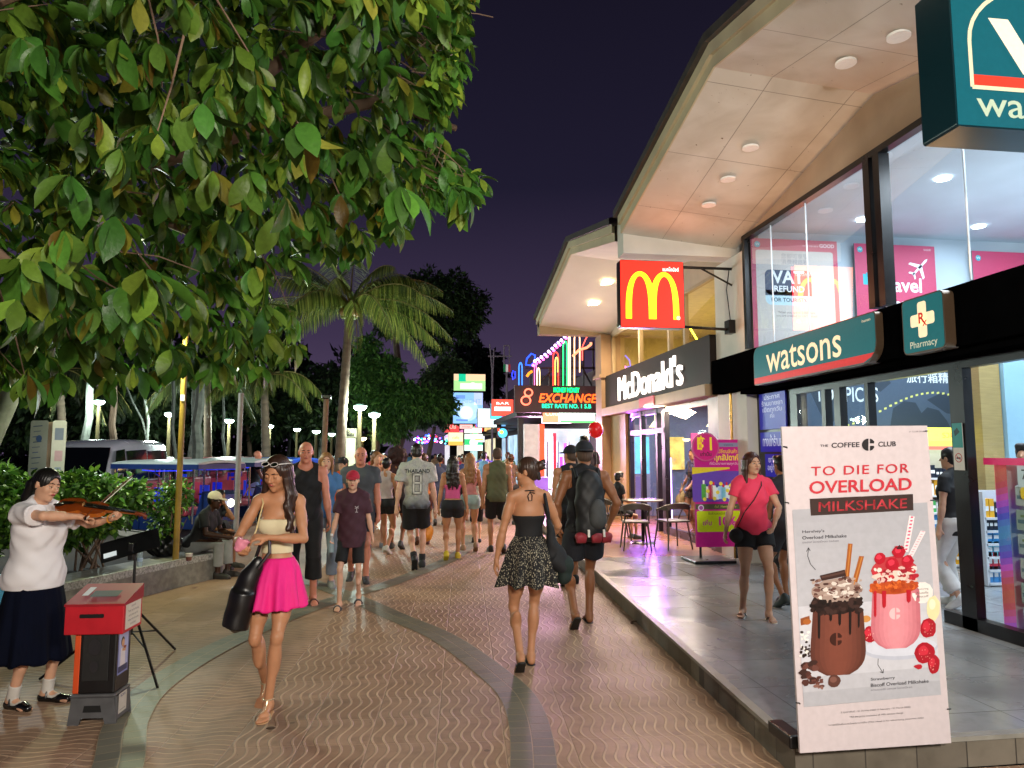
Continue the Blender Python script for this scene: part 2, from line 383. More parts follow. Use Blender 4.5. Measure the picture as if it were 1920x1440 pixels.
class Person:
    """local frame: faces -Y, left hand towards +X, stands on z=0, metres before the height scale"""
    def __init__(s, label, loc, rz, h=1.70, sex='f', skin='fair', vox=.01, fat=1., lean=0., twist=0., head=(0, 0, 0), hands=(None, None), elbows=(None, None),
                 feet=None, hipz=None, palms=(None, None), fdir=(None, None), curl=(.35, .35), group=None, sit=False, hip=(0, 0), face=False, side=0., build=True, hunch=0., kneeh=None, shut=0.):
        s.shut = shut; s.sit = sit
        s.sc = h/1.75; s.vox = vox/s.sc; s.simple = vox > .0085; s.face = face; s.sex = sex; s.label = label
        s.root = thing('person', label, 'person', loc, rz, group)
        W_ = fat; f = sex == 'f'; s.f = f
        hz = hipz if hipz is not None else .925
        s.pel = A_(hip[0], hip[1], hz)
        feet = feet or ((.10, -.12, 0, 0), (-.10, .12, 0, 25)); s.legs = []
        Rp = rotm('z', 0); s.Rc = rotm('z', twist) @ rotm('y', side) @ rotm('x', lean)
        Tc = lambda x, y, z: s.pel+s.Rc @ A_(x, y, z-.925)
        s.Tc = Tc
        sw = .148 if f else .178
        if sex == 'c': sw = .145
        # torso
        tor = []; w2 = 1+(W_-1)*1.0; s.w2 = w2
        if f:
            tor += [ell(Tc(0, 0, 1.29), A_(.132*w2, .094*w2, .155), s.Rc, .05), ell(Tc(0, .0, 1.10), A_(.108*w2, .083*w2, .12), s.Rc, .06), ell(Tc(0, .004, .955), A_(.158*w2, .110*w2, .105), s.Rc, .06)]
            tor += [ell(Tc(q*.064, -.072*w2, 1.265), A_(.052, .040, .052), s.Rc, .03) for q in (1, -1)]
            tor += [ell(Tc(q*.075, .055*w2, .925), A_(.078, .075, .085), s.Rc, .04) for q in (1, -1)]
        else:
            tor += [ell(Tc(0, 0, 1.30), A_(.162*w2, .108*w2, .165), s.Rc, .05), ell(Tc(0, -.005, 1.10), A_(.142*w2, .100*w2, .14), s.Rc, .06), ell(Tc(0, .004, .955), A_(.150*w2, .110*w2, .105), s.Rc, .06)]
            tor += [ell(Tc(q*.072, .05*w2, .925), A_(.073, .07, .08), s.Rc, .04) for q in (1, -1)]
            if sex == 'm': tor += [ell(Tc(q*.075, -.075*w2, 1.33), A_(.07, .035, .055), s.Rc, .03) for q in (1, -1)]
        s.sh = {q: Tc(q*sw*(.6+.4*w2), .004, 1.425) for q in (1, -1)}
        nk = Tc(0, .012, 1.47); s.nk = nk
        r_s = .042 if f else .054
        shd = [cone(Tc(q*.05, .006, 1.43), s.sh[q], .055 if not f else .045, r_s, .03) for q in (1, -1)]
        shd += [cone(Tc(q*.02, .018, 1.50), Tc(q*.12, .012, 1.45), .032 if f else .04, .03, .04) for q in (1, -1)]
        s.tor, s.shd = tor, shd
        # head
        hy, hp, hr = head; s.Rh = s.Rc @ rotm('z', hy) @ rotm('x', hp+.0) @ rotm('y', hr) if False else rotm('z', twist+hy) @ rotm('x', hp) @ rotm('y', hr)
        hb = Tc(0, -.012-hunch, 1.545); s.hc = hb+s.Rh @ A_(0, -.006, .092); s.H = lambda x, y, z: s.hc+s.Rh @ A_(x, y, z)
        H = s.H; nr = .047 if f else .058
        if sex == 'c': nr = .044
        s.neck = [cone(Tc(0, .015, 1.42), H(0, .012, -.06), nr*1.05, nr, .03)]
        hd = [ell(H(0, .012, .03), (.074, .092, .086), s.Rh, .02), ell(H(0, -.022, -.03), (.061, .068, .082), s.Rh, .03), ell(H(0, -.034, -.078), (.042, .044, .034), s.Rh, .03), cone(H(0, -.07, -.1), H(0, -.068, -.098), .017, .017, .02)]
        if not s.simple:
            hd += [ell(H(q*.036, -.06, -.026), (.026, .024, .026), s.Rh, .02) for q in (1, -1)]
            hd += [cone(H(-.036, -.078, .026), H(.036, -.078, .026), .010, .010, .012)]
            hd += [ell(H(q*.031, -.096, .006), (.017, .013, .011), s.Rh, .012, 1) for q in (1, -1)]
        hd += [cone(H(0, -.084, .012), H(0, -.109, -.023), .0075, .0125, .010)]
        if not s.simple:
            hd += [cone(H(q*.010, -.1, -.027), H(q*.012, -.097, -.027), .008, .008, .006) for q in (1, -1)]
            hd += [cone(H(-.016, -.086, -.056), H(.016, -.086, -.056), .0085, .0085, .010), cone(H(-.018, -.092, -.049), H(.018, -.092, -.049), .005, .005, .004)]
        hd += [ell(H(q*.076, .008, -.004), (.009, .018, .031), s.Rh @ rotm('z', q*.35), .006) for q in (1, -1)]
        s.head = hd
        # arms
        s.arm = {}; body = tor+shd+s.neck+hd; s.handp = []
        for i, q in enumerate((1, -1)):
            tg = hands[i]; S0 = s.sh[q]
            if tg is None: tg = (q*(.24+.05*(w2-1)), -.03, .86)
            el = elbows[i] if elbows[i] is not None else (q*.35, .9, -.25)
            E, Wr = ik(S0, A_(*tg), .285, .25, A_(*el)); s.arm[q] = (S0, E, Wr)
            a_ = (1+(W_-1)*.6)*(1 if not f else .86)*(.82 if sex == 'c' else 1)
            m_ = S0+(E-S0)*.35; mf = E+(Wr-E)*.25
            body += [cone(S0, E, .047*a_, .037*a_, .02), cone(m_, S0+(E-S0)*.6, .046*a_, .043*a_, .02), cone(E, Wr, .036*a_, .0245*a_, .015), cone(mf, E+(Wr-E)*.5, .038*a_, .033*a_, .03)]
            dd = fdir[i]; dd = (Wr-E)/np.linalg.norm(Wr-E) if dd is None else A_(*dd)
            pn = palms[i]; pn = A_(-q, 0, 0) if pn is None else A_(*pn)
            # thumb side: for a hanging hand it points forward (-Y)
            sd = -1 if q > 0 else 1
            hs = hand_prims(Wr+dd/np.linalg.norm(dd)*.0, dd, pn, sd, curl[i], 0, sc=(.92 if f else 1.0)*(.8 if sex == 'c' else 1), simple=s.simple)
            body += hs; s.handp.append((Wr, dd/np.linalg.norm(dd), pn))
        # legs
        s.leg = {}; s.feetp = {}
        for i, q in enumerate((1, -1)):
            fx, fy, fz, pit = feet[i][:4]; yw = feet[i][4] if len(feet[i]) > 4 else q*8
            HJ = s.pel+A_(q*.085*(.7+.3*w2), 0, -.01)
            ps = R(pit); Rf = rotm('z', R(yw)) @ rotm('x', ps)
            ank = A_(fx, fy, fz)+Rf @ A_(0, .0, .085) if not sit else A_(fx, fy, fz)+Rf @ A_(0, 0, .085)
            if pit: # pivot about the ball of the foot
                ball = A_(fx, fy, fz)+rotm('z', R(yw)) @ A_(0, -.13, 0); ank = ball+Rf @ A_(0, .13, .085)
            kh = kneeh[i] if kneeh else (q*.12, -1, .0)
            K, An = ik(HJ, ank, .44, .425, A_(*kh)); off = An-ank
            s.leg[q] = (HJ, K, An); t_ = (1+(W_-1)*.7)*(.82 if sex == 'c' else 1)
            tr = .083 if f else .082
            body += [cone(HJ+A_(0, 0, -.02), K, tr*t_, .043*t_, .03), cone(HJ+(K-HJ)*.3, HJ+(K-HJ)*.65, .078*t_, .062*t_, .03), cone(K, An, .040*t_, .034*t_*(.9 if f else 1), .02)]
            bk = np.cross(K-An, A_(1, 0, 0)); bk = -bk/np.linalg.norm(bk)
            if bk[1] < 0: bk = -bk
            body += [ell(K+(An-K)*.32+bk*.018, A_(.046*t_, .046*t_, .115), None if abs((K-An)[2]) > .35 else rotm('x', math.atan2((K-An)[1], (K-An)[2])), .03), cone(K+A_(0, -.012, .01), K+A_(0, -.012, -.02), .033*t_, .030*t_, .015)]
            Ff = lambda x, y, z, An=An, Rf=Rf: An+Rf @ A_(x, y, z-.085); s.feetp[q] = Ff; s.Rf = Rf
            body += [cone(Ff(0, .035, .033), Ff(0, .02, .06), .031, .03, .03), cone(Ff(0, .0, .055), Ff(0, -.10, .03), .032, .024, .03), cone(Ff(-.014*q, -.12, .024), Ff(.02*q, -.11, .022), .022, .019, .02)]
            if s.simple: body += [cone(Ff(-.012*q, -.12, .02), Ff(0, -.165, .017), .022, .016, .02)]
            else:
                for j, (tx, ty, r_) in enumerate(((-.026, -.178, .0125), (-.009, -.180, .0095), (.006, -.174, .009), (.019, -.165, .0085), (.031, -.152, .008))):
                    body += [cone(Ff(tx*q, -.125, .018), Ff(tx*q, ty, .0115), r_*1.1, r_, .006)]
        s.body_prims = body
        if build: s.body = sdf_mesh('body', body, s.vox, skin_mat(skin), s.root, scale=s.sc)
        if face and build: s.add_face(skin=skin)
        s.skin = skin
    def add_face(s, lip='#a84d4a', brow='#2a1a12', skin='fair'):
        H = s.H
        for q in (1, -1):
            m = MB(); c = H(q*.031, -.0768, .003)
            m.color('#cfc8c0').ball(c*s.sc, .0125*s.sc, 12, 8)
            d = s.Rh @ A_(0, -1, -.12); m.color('#1c110b').ball((c+d*.0056)*s.sc, .0078*s.sc, 10, 6)
            e = m.build('eye', VC(.25, spec=.5), s.root, True)
            # the lids close the eye down to a slit
            sdf_mesh('upper_lid', [ell(H(q*.031, -.0785, .0115-s.shut), (.0155, .0125, .0075+s.shut), s.Rh, .003)], .0025, skin_mat(skin), e, scale=s.sc)
            sdf_mesh('lower_lid', [ell(H(q*.031, -.079, -.0065), (.0145, .0115, .006), s.Rh, .003)], .0025, skin_mat(skin), e, scale=s.sc)
            sdf_mesh('lashes', [cone(H(q*.019, -.0915, .0045-s.shut*1.7), H(q*.031, -.0935, .006-s.shut*1.8), .0014, .0016, .001), cone(H(q*.031, -.0935, .006-s.shut*1.8), H(q*.045, -.087, .0055-s.shut*1.7), .0016, .0014, .001)], .0018, M('#1a0f0a', .7), e, scale=s.sc)
        for q in (1, -1): sdf_mesh('eyebrow', [x for x in (cone(H(q*.014, -.0905, .026), H(q*.032, -.088, .030), .0038, .004, .003), cone(H(q*.032, -.088, .030), H(q*.05, -.075, .025), .004, .002, .003))], .0025, M(brow, .8), s.root, scale=s.sc)
        sdf_mesh('lips', [cone(H(-.019, -.0905, -.054), H(0, -.0965, -.052), .0035, .0055, .004), cone(H(.019, -.0905, -.054), H(0, -.0965, -.052), .0035, .0055, .004), cone(H(-.012, -.0925, -.0585), H(.012, -.0925, -.0585), .005, .005, .004)], .0025, M(lip, .4), s.root, scale=s.sc)
    # ---- clothing
    def wrin(s, a=.004):
        ph = rng.random(6)*6
        return lambda X, Y, Z: (a*(np.sin(X*31+Z*17+ph[0])*np.sin(Z*23-Y*19+ph[1])+.7*np.sin(X*57-Z*41+Y*33+ph[2])*np.sin(Z*13+ph[3]))).astype(np.float32)
    def top(s, mat, hem=.90, off=.022, sleeve=.55, so=.018, neck=1.475, wr=.004, name='shirt', lowneck=0., noshould=False, tuck=0., flare=0., box=None):
        """sleeve = fraction of the upper arm covered (>1 reaches the forearm), None = sleeveless; noshould = strapless"""
        Tc = s.Tc; pr = grow(s.tor, off, .05)
        if not noshould: pr += grow(s.shd, off*.7, .03)
        if flare: pr += [flat(Tc(0, 0, hem+.22), Tc(0, 0, hem-.01), .12, .12+flare, .06)]
        if box: pr += [flat(Tc(0, 0, 1.30), Tc(0, 0, hem-.01), box[0], box[1], .06)]
        if sleeve is not None:
            for q in (1, -1):
                S0, E, Wr = s.arm[q]; a_ = .045 if s.f else .052
                if s.sex == 'c': a_ = .042
                if sleeve <= 1: pr += [flat(S0+(S0-E)*.02, S0+(E-S0)*sleeve, a_+so, a_+so*1.15, .02)]
                else: pr += [cone(S0, E, a_+so, a_*.85+so, .02), flat(E, E+(Wr-E)*(sleeve-1), a_*.85+so, .03+so*.8, .02)]
        upn = s.Rc @ A_(0, 0, 1); fwd = s.Rc @ A_(0, -1, 0)
        cl = [(Tc(0, 0, hem), -upn)]
        if not noshould:
            hc = Tc(0, -.035-lowneck*.3, neck+.06-lowneck*.5); r_ = .066+lowneck*.5
            pr = pr+[ell(hc, (r_, r_*.95, .06+lowneck*.6), s.Rc, .008, 1)]
        else: cl.append((Tc(0, 0, neck), upn-fwd*0))
        if noshould and s.f is False: pass
        if sleeve is None and not noshould:
            xw = (.108 if s.f else .135)*(.5+.5*s.w2)
            cl.append(lambda X, Y, Z: (np.abs(X-Tc(0, 0, 1.4)[0])-xw-np.maximum(0, (s.sh[1][2]-.10)-Z)*1.6).astype(np.float32))
        return sdf_mesh(name, pr, max(s.vox, .006), mat, s.root, cl, s.wrin(wr) if wr else None, s.sc)
    def shorts(s, mat, length=.45, off=.011, top=1.02, flare=.012, name='shorts', wr=.0015):
        pr = grow([s.tor[1], s.tor[2]]+s.tor[-2:]+(s.tor[5:7] if s.f else s.tor[3:5]), off, .04)
        for q in (1, -1):
            HJ, K, An = s.leg[q]; t_ = .083*(1+(s.w2-1)*.7)*(.82 if s.sex == 'c' else 1)
            if length <= 1: pr += [flat(HJ, HJ+(K-HJ)*length, t_+off, t_*(1-.35*length)+off+flare, .03)]
            else: pr += [cone(HJ, K, t_+off, .056+off, .03), flat(K, K+(An-K)*(length-1), .058+off, .050+off+flare, .02)]
            pr += [cone(HJ+A_(0, 0, .0), HJ+(K-HJ)*min(.2, length*.5), t_+off, t_+off, .03)]
        return sdf_mesh(name, pr, max(s.vox, .006), mat, s.root, [(s.Tc(0, 0, top), A_(0, 0, 1) if s.sit else s.Rc @ A_(0, 0, 1))], s.wrin(wr) if wr else None, s.sc)
    def skirt(s, mat, z1=.62, top=1.04, flare=.2, folds=9, amp=.018, name='skirt', sway=(0, 0), dy=.0, w0=.118, d0=.092, hipf=1.):
        vs = []; n = 96; m = 22; fat = s.tor[2]['r'][0]/.158 if s.f else 1
        ph = rng.random(4)*6
        for i in range(m+1):
            t = i/m; z = top+(z1-top)*t
            hipw = min(1, t*3.2); hipw = math.sin(hipw*math.pi/2)
            rx = (w0+(.172-w0)*hipw*hipf)*fat+flare*max(0, t-.12)**1.1*.62; ry = (d0+(.142-d0)*hipw*hipf)*fat+dy*min(1, t*2)+flare*max(0, t-.12)**1.1*.62
            for k in range(n):
                a = 2*math.pi*k/n
                w_ = 1+amp/.2*t*(math.sin(folds*a+ph[0]+.6*math.sin(2*a+ph[1]))+.45*math.sin((folds*2-3)*a+ph[2])) + .016*math.sin(folds*3*a+ph[3]+t)*(.5+t)
                zz = z+.012*t*math.sin(folds*a+ph[1])
                vs.append(s.pel+A_(rx*w_*math.cos(a)+sway[0]*t, ry*w_*math.sin(a)+sway[1]*t, zz-.925))
        f = [(i*n+k, (i+1)*n+k, (i+1)*n+(k+1) % n, i*n+(k+1) % n) for i in range(m) for k in range(n)]
        b = MB().add(np.array(vs)*s.sc, f); o = b.build(name, mat, s.root, 'all')
        md = o.modifiers.new('thick', 'SOLIDIFY'); md.thickness = .004
        return o
    def hair(s, mat, kind='short', vol=1., off=.012, name='hair'):
        H = s.H; Rh = s.Rh; v = max(s.vox*.8, .005) if not s.simple else s.vox*.9
        pr = [ell(H(0, .014, .034), A_(.074+off, .092+off, .086+off), Rh, .01)]
        ph = rng.random(4)*6; hc = s.hc
        def streak(X, Y, Z): 
            q = np.stack([X-hc[0], Y-hc[1], Z-hc[2]], -1) @ Rh; th = np.arctan2(q[..., 0], q[..., 1]-.0)
            return (.0016*np.sin(th*26+q[..., 2]*12+ph[0])+.0012*np.sin(th*47-q[..., 2]*25+ph[1])).astype(np.float32)
        face = ell(H(0, -.105, -.035), (.066, .075, .088), Rh, .012, 1)
        cut = [cone(H(0, -.02, -.19), H(0, -.02, -.12), .07, .065, .01, 1)]
        if kind in ('short', 'buzz'):
            if kind == 'buzz': pr = [ell(H(0, .014, .032), A_(.079, .097, .091), Rh, .01)]
            pr += [ell(H(0, .045, -.025), A_(.066+off*.4, .055+off, .055), Rh, .02)]
            if kind == 'short': pr += [cone(H(-.04, -.05, .095), H(.04, -.055, .095), .028*vol, .028*vol, .03)]
        elif kind in ('bun', 'pony', 'up'):
            pr += [ell(H(0, .05, -.02), (.06, .05, .06), Rh, .02)]
            if kind == 'bun':
                pr += [ell(H(0, .125, .045), A_(.04, .036, .04)*vol, Rh, .01), cone(H(-.03, .13, .05), H(.03, .14, .075), .018, .012, .01), cone(H(0, .13, .03), H(.02, .17, .02), .016, .006, .01), cone(H(0, .13, .06), H(-.03, .165, .085), .014, .005, .01)]
            if kind == 'pony': pr += [cone(H(0, .11, .03), H(0, .145, -.03), .03, .034, .02), cone(H(0, .145, -.03), H(0, .135, -.14), .034, .016, .02)]
        elif kind == 'afro':
            for i in range(60):
                d = rng.normal(size=3); d /= np.linalg.norm(d)
                if d[1] < -.55 and d[2] < .35: continue
                pr += [ell(H(*(A_(0, .03, .04)+d*A_(.13, .13, .12)*vol)), (.05*vol,)*3, Rh, .02)]
            pr += [ell(H(0, .04, .04), A_(.14, .13, .13)*vol, Rh, .02)]
        def strand(pts, r0, r1, k=.012):
            for i in range(len(pts)-1):
                t0, t1 = i/(len(pts)-1), (i+1)/(len(pts)-1); pr.append(cone(pts[i], pts[i+1], r0+(r1-r0)*t0, r0+(r1-r0)*t1, k))
        if kind.startswith('long'):
            L = .42*vol
            for i in range(15):
                a = (i/14-.5)*2*1.95
                if abs(a) > 1.5 and kind == 'longback': continue
                x, y = math.sin(a)*.078, math.cos(a)*.088+.012
                p0 = H(x, y, .03); pts = [p0]; ln = L*(1-.12*abs(a)*.5)*(.92+.16*rng.random())
                for j in range(1, 6):
                    t = j/5; fx = x*(1+.25*t-.1*t*t); fy = y+.05*t-.05*t*t
                    if kind == 'longfront' and a > .9: fy = y-.10*t**.6-.02
                    w_ = (.010 if kind != 'longfront' else .020)*math.sin(t*10+i*1.3)
                    q_ = s.Tc(fx*1.1+w_, fy+.03+w_*.5, 1.66-.03-ln*t) if t > .25 else H(x*1.06, y*1.03, .03-ln*t*.9)
                    pts.append(q_)
                strand(pts, .024, .013 if kind != 'longfront' else .02, .02)
        if kind == 'bob':
            for i in range(15):
                a = (i/14-.5)*2*1.9; x, y = math.sin(a)*.078, math.cos(a)*.086+.012
                strand([H(x, y, .03), H(x*1.12, y*1.05, -.06), H(x*1.12, y*1.02, -.17*vol)], .024, .014)
        pr += [face]+cut
        if kind.startswith('long') or kind in ('bob', 'pony', 'bun', 'up'): pr += [ell(H(.008, -.105, .02), (.056, .055, .062), Rh, .012, 1)]
        if kind in ('short', 'buzz', 'bun', 'pony', 'up'):
            pr += [ell(H(q*.085, .0, -.015), (.028, .024, .036), Rh, .006, 1) for q in (1, -1)]
        return sdf_mesh(name, pr, v, mat, s.root, nz=streak, scale=s.sc)
    def cap(s, mat, name='cap', back=False, tilt=0.):
        H = s.H; sg = -1 if not back else 1
        pr = [ell(H(0, .012, .042), (.089, .105, .095), s.Rh, .01), ell(H(0, sg*.115, .035), (.068, .075, .009), s.Rh @ rotm('x', -.12*sg), .01)]
        up = s.Rh @ A_(0, -.0, 1)
        cl = [lambda X, Y, Z: (-((X-s.hc[0])*up[0]+(Y-s.hc[1])*up[1]+(Z-s.hc[2])*up[2])+.022).astype(np.float32)]
        if back: pr += [ell(H(0, -.11, .03), (.04, .04, .03), s.Rh, .004, 1)]
        return sdf_mesh(name, pr, max(s.vox*.8, .005), mat, s.root, cl, None, s.sc)
    def shoe(s, mat, kind='sneaker', sole='#d8d4cc', strap=None):
        for q in (1, -1):
            F = s.feetp[q]
            if kind == 'sneaker':
                pr = [cone(F(0, .03, .04), F(0, .02, .075), .042, .042, .02), cone(F(0, 0, .05), F(0, -.12, .036), .042, .034, .03), cone(F(-.012*q, -.13, .034), F(.006*q, -.17, .028), .036, .028, .02), cone(F(0, .03, .012), F(0, -.16, .012), .042, .04, .01)]
                sdf_mesh('shoe', pr, max(s.vox, .007), mat, s.root, [(F(0, 0, -.004), (F(0, 0, -1)-F(0, 0, 0))), (F(0, 0, .115), (F(0, 0, 1)-F(0, 0, 0)))], None, s.sc)
            else:
                pr = [cone(F(0, .03, -.002), F(0, -.06, -.002), .036, .036, .01), cone(F(0, -.06, -.002), F(-.004*q, -.15, -.002), .036, .043, .01)]
                cl = [(F(0, 0, .004), (F(0, 0, 1)-F(0, 0, 0))), (F(0, 0, -.014), (F(0, 0, -1)-F(0, 0, 0)))]
                o = sdf_mesh('sandal', pr, max(s.vox*.7, .005), M(sole, .6) if isinstance(sole, str) else sole, s.root, cl, None, s.sc)
                m = MB(); P_ = lambda *a: F(*a)*s.sc
                r_ = .0045*s.sc
                if kind == 'flip':
                    for sg in (1, -1): m.tube([P_(-.012*q, -.135, .005), P_(sg*.012-.012*q*.5, -.11, .042), P_(sg*.033, -.05, .03), P_(sg*.036, -.02, .004)], r_*1.3, 6)
                elif kind == 'slide':
                    m.tube([P_(-.042, -.09, .0), P_(-.036, -.09, .032), P_(-.012, -.09, .054), P_(.012, -.09, .054), P_(.036, -.09, .032), P_(.042, -.09, .0)], .016*s.sc, 6)
                elif kind == 'strappy':
                    for y in (-.115, -.09): m.tube([P_(-.04, y, .002), P_(-.034, y, .026), P_(0, y, .042), P_(.034, y, .026), P_(.04, y, .002)], r_*1.3, 6)
                    m.tube([P_(-.01*q, -.13, .012), P_(0, -.10, .046), P_(0, -.05, .066), P_(0, -.036, .095)], r_*1.5, 6)
                    m.tube([P_(math.cos(a)*.036, .006+math.sin(a)*.042, .10) for a in np.linspace(0, 6.28, 14)[:-1]], r_*1.2, 6, closed=True)
                    for k_ in range(5): m.ball(P_(0, -.095+.011*k_, .052+.005*k_), .006*s.sc, 8, 5)
                elif kind == 'mary':
                    m.tube([P_(-.04, -.03, .02), P_(-.03, -.03, .07), P_(0, -.03, .083), P_(.03, -.03, .07), P_(.04, -.03, .02)], .008*s.sc, 6)
                m.build('strap', strap or M('#15120f', .5), o, True)
    def P(s, p):
        """a local point in world space"""
        c, s_ = math.cos(s.root.rotation_euler[2]), math.sin(s.root.rotation_euler[2]); p = np.array(p, float)*s.sc
        return np.array(s.root.location)+A_(c*p[0]-s_*p[1], s_*p[0]+c*p[1], p[2])
# ------------------------------------------------------------------ ground
def mth(nt, op, a, b=None, c=None):
    n = N(nt, 'ShaderNodeMath', operation=op)
    for i, q in enumerate((a, b, c)):
        if q is None: continue
        if isinstance(q, (int, float)): n.inputs[i].default_value = q
        else: nt.links.new(q, n.inputs[i])
    return n.outputs[0]
def cmix(nt, f, a, b):
    n = N(nt, 'ShaderNodeMix', data_type='RGBA')
    for i, q in ((0, f), (6, a), (7, b)):
        if isinstance(q, (int, float, tuple)): n.inputs[i].default_value = q
        else: nt.links.new(q, n.inputs[i])
    return n.outputs[2]
def noise_n(nt, vec, sc, det=4, dist=0.):
    n = N(nt, 'ShaderNodeTexNoise'); n.inputs['Scale'].default_value = sc; n.inputs['Detail'].default_value = det; n.inputs['Distortion'].default_value = dist
    if vec is not None: nt.links.new(vec, n.inputs['Vector'])
    return n.outputs[0]
def ramp(nt, f, stops):
    n = N(nt, 'ShaderNodeValToRGB'); el = n.color_ramp.elements
    while len(el) < len(stops): el.new(.5)
    for e, (p, c) in zip(el, stops): e.position = p; e.color = c if not isinstance(c, (int, float)) else (c, c, c, 1)
    nt.links.new(f, n.inputs[0]); return n.outputs[0]
def paving_mat():
    m, nt, b = mat_base('wave_tile_paving'); L = nt.links.new
    tc = N(nt, 'ShaderNodeTexCoord'); mp = N(nt, 'ShaderNodeMapping'); mp.inputs['Rotation'].default_value = (0, 0, R(3.85)); L(tc.outputs['Object'], mp.inputs[0])
    sp = N(nt, 'ShaderNodeSeparateXYZ'); L(mp.outputs[0], sp.inputs[0]); u, v = sp.outputs[0], sp.outputs[1]
    T = .40; tu = mth(nt, 'FLOOR', mth(nt, 'DIVIDE', mth(nt, 'ADD', u, 40.15), T)); tv = mth(nt, 'FLOOR', mth(nt, 'DIVIDE', mth(nt, 'ADD', v, 40.), T))
    fu = mth(nt, 'SUBTRACT', mth(nt, 'DIVIDE', mth(nt, 'ADD', u, 40.15), T), tu); fv = mth(nt, 'SUBTRACT', mth(nt, 'DIVIDE', mth(nt, 'ADD', v, 40.), T), tv)
    cb = N(nt, 'ShaderNodeCombineXYZ'); L(tu, cb.inputs[0]); L(tv, cb.inputs[1]); wn = N(nt, 'ShaderNodeTexWhiteNoise', noise_dimensions='3D'); L(cb.outputs[0], wn.inputs[0]); rnd = wn.outputs['Value']
    left = mth(nt, 'LESS_THAN', u, -1.35)
    a_ = N(nt, 'ShaderNodeMix', data_type='FLOAT'); L(left, a_.inputs[0]); L(fu, a_.inputs[2]); L(fv, a_.inputs[3])
    c_ = N(nt, 'ShaderNodeMix', data_type='FLOAT'); L(left, c_.inputs[0]); L(fv, c_.inputs[2]); L(fu, c_.inputs[3])
    s_ = mth(nt, 'ADD', a_.outputs[0], mth(nt, 'MULTIPLY', mth(nt, 'SINE', mth(nt, 'MULTIPLY', c_.outputs[0], 6.2832)), .062))
    fr = mth(nt, 'FRACT', mth(nt, 'MULTIPLY', s_, 6.)); dist = mth(nt, 'ABSOLUTE', mth(nt, 'SUBTRACT', fr, .5))
    line = N(nt, 'ShaderNodeMapRange', interpolation_type='SMOOTHSTEP'); L(dist, line.inputs[0]); line.inputs[1].default_value = .155; line.inputs[2].default_value = .075; line = line.outputs[0]
    eu = mth(nt, 'MINIMUM', fu, mth(nt, 'SUBTRACT', 1., fu)); ev = mth(nt, 'MINIMUM', fv, mth(nt, 'SUBTRACT', 1., fv)); e = mth(nt, 'MINIMUM', eu, ev)
    jm = N(nt, 'ShaderNodeMapRange', interpolation_type='SMOOTHSTEP'); L(e, jm.inputs[0]); jm.inputs[1].default_value = .016; jm.inputs[2].default_value = .006; joint = jm.outputs[0]
    n1 = noise_n(nt, tc.outputs['Object'], .7, 5, .4); n2 = noise_n(nt, tc.outputs['Object'], 9, 6); n3 = noise_n(nt, tc.outputs['Object'], 2.2, 4)
    base = cmix(nt, rnd, S('#8f6f5a'), S('#a58570')); base = cmix(nt, ramp(nt, n1, [(.35, 0), (.65, .8)]), base, S('#8c7159'))
    base = cmix(nt, ramp(nt, n2, [(.45, 0), (.75, .55)]), base, S('#5f4a3c'))
    ridge = cmix(nt, ramp(nt, n3, [(.35, 0), (.7, 1)]), S('#c4a486'), S('#ac8e74'))
    wear = mth(nt, 'MULTIPLY', line, ramp(nt, n2, [(.25, .35), (.6, .85)]))
    col = cmix(nt, wear, base, ridge); col = cmix(nt, mth(nt, 'MULTIPLY', joint, .7), col, S('#a98a70'))
    col = cmix(nt, mth(nt, 'MULTIPLY', mth(nt, 'GREATER_THAN', noise_n(nt, tc.outputs['Object'], 55, 2), .745), .8), col, S('#2c2320'))
    vo = N(nt, 'ShaderNodeTexVoronoi'); vo.inputs['Scale'].default_value = 2.6; L(tc.outputs['Object'], vo.inputs['Vector'])   # gum and drips
    col = cmix(nt, mth(nt, 'MULTIPLY', mth(nt, 'LESS_THAN', vo.outputs['Distance'], .045), .55), col, S('#3a302a'))
    col = cmix(nt, ramp(nt, noise_n(nt, tc.outputs['Object'], .45, 7, 1.2), [(.5, 0), (.68, .5)]), col, S('#54463a'))
    L(col, b.inputs['Base Color'])
    L(ramp(nt, n1, [(.3, .45), (.7, .7)]), b.inputs['Roughness']); b.inputs['Specular IOR Level'].default_value = .4
    h = mth(nt, 'SUBTRACT', mth(nt, 'ADD', line, mth(nt, 'MULTIPLY', n2, .35)), joint)
    bp = N(nt, 'ShaderNodeBump'); bp.inputs['Distance'].default_value = .0045; bp.inputs['Strength'].default_value = .9; L(h, bp.inputs['Height']); L(bp.outputs[0], b.inputs['Normal'])
    return m
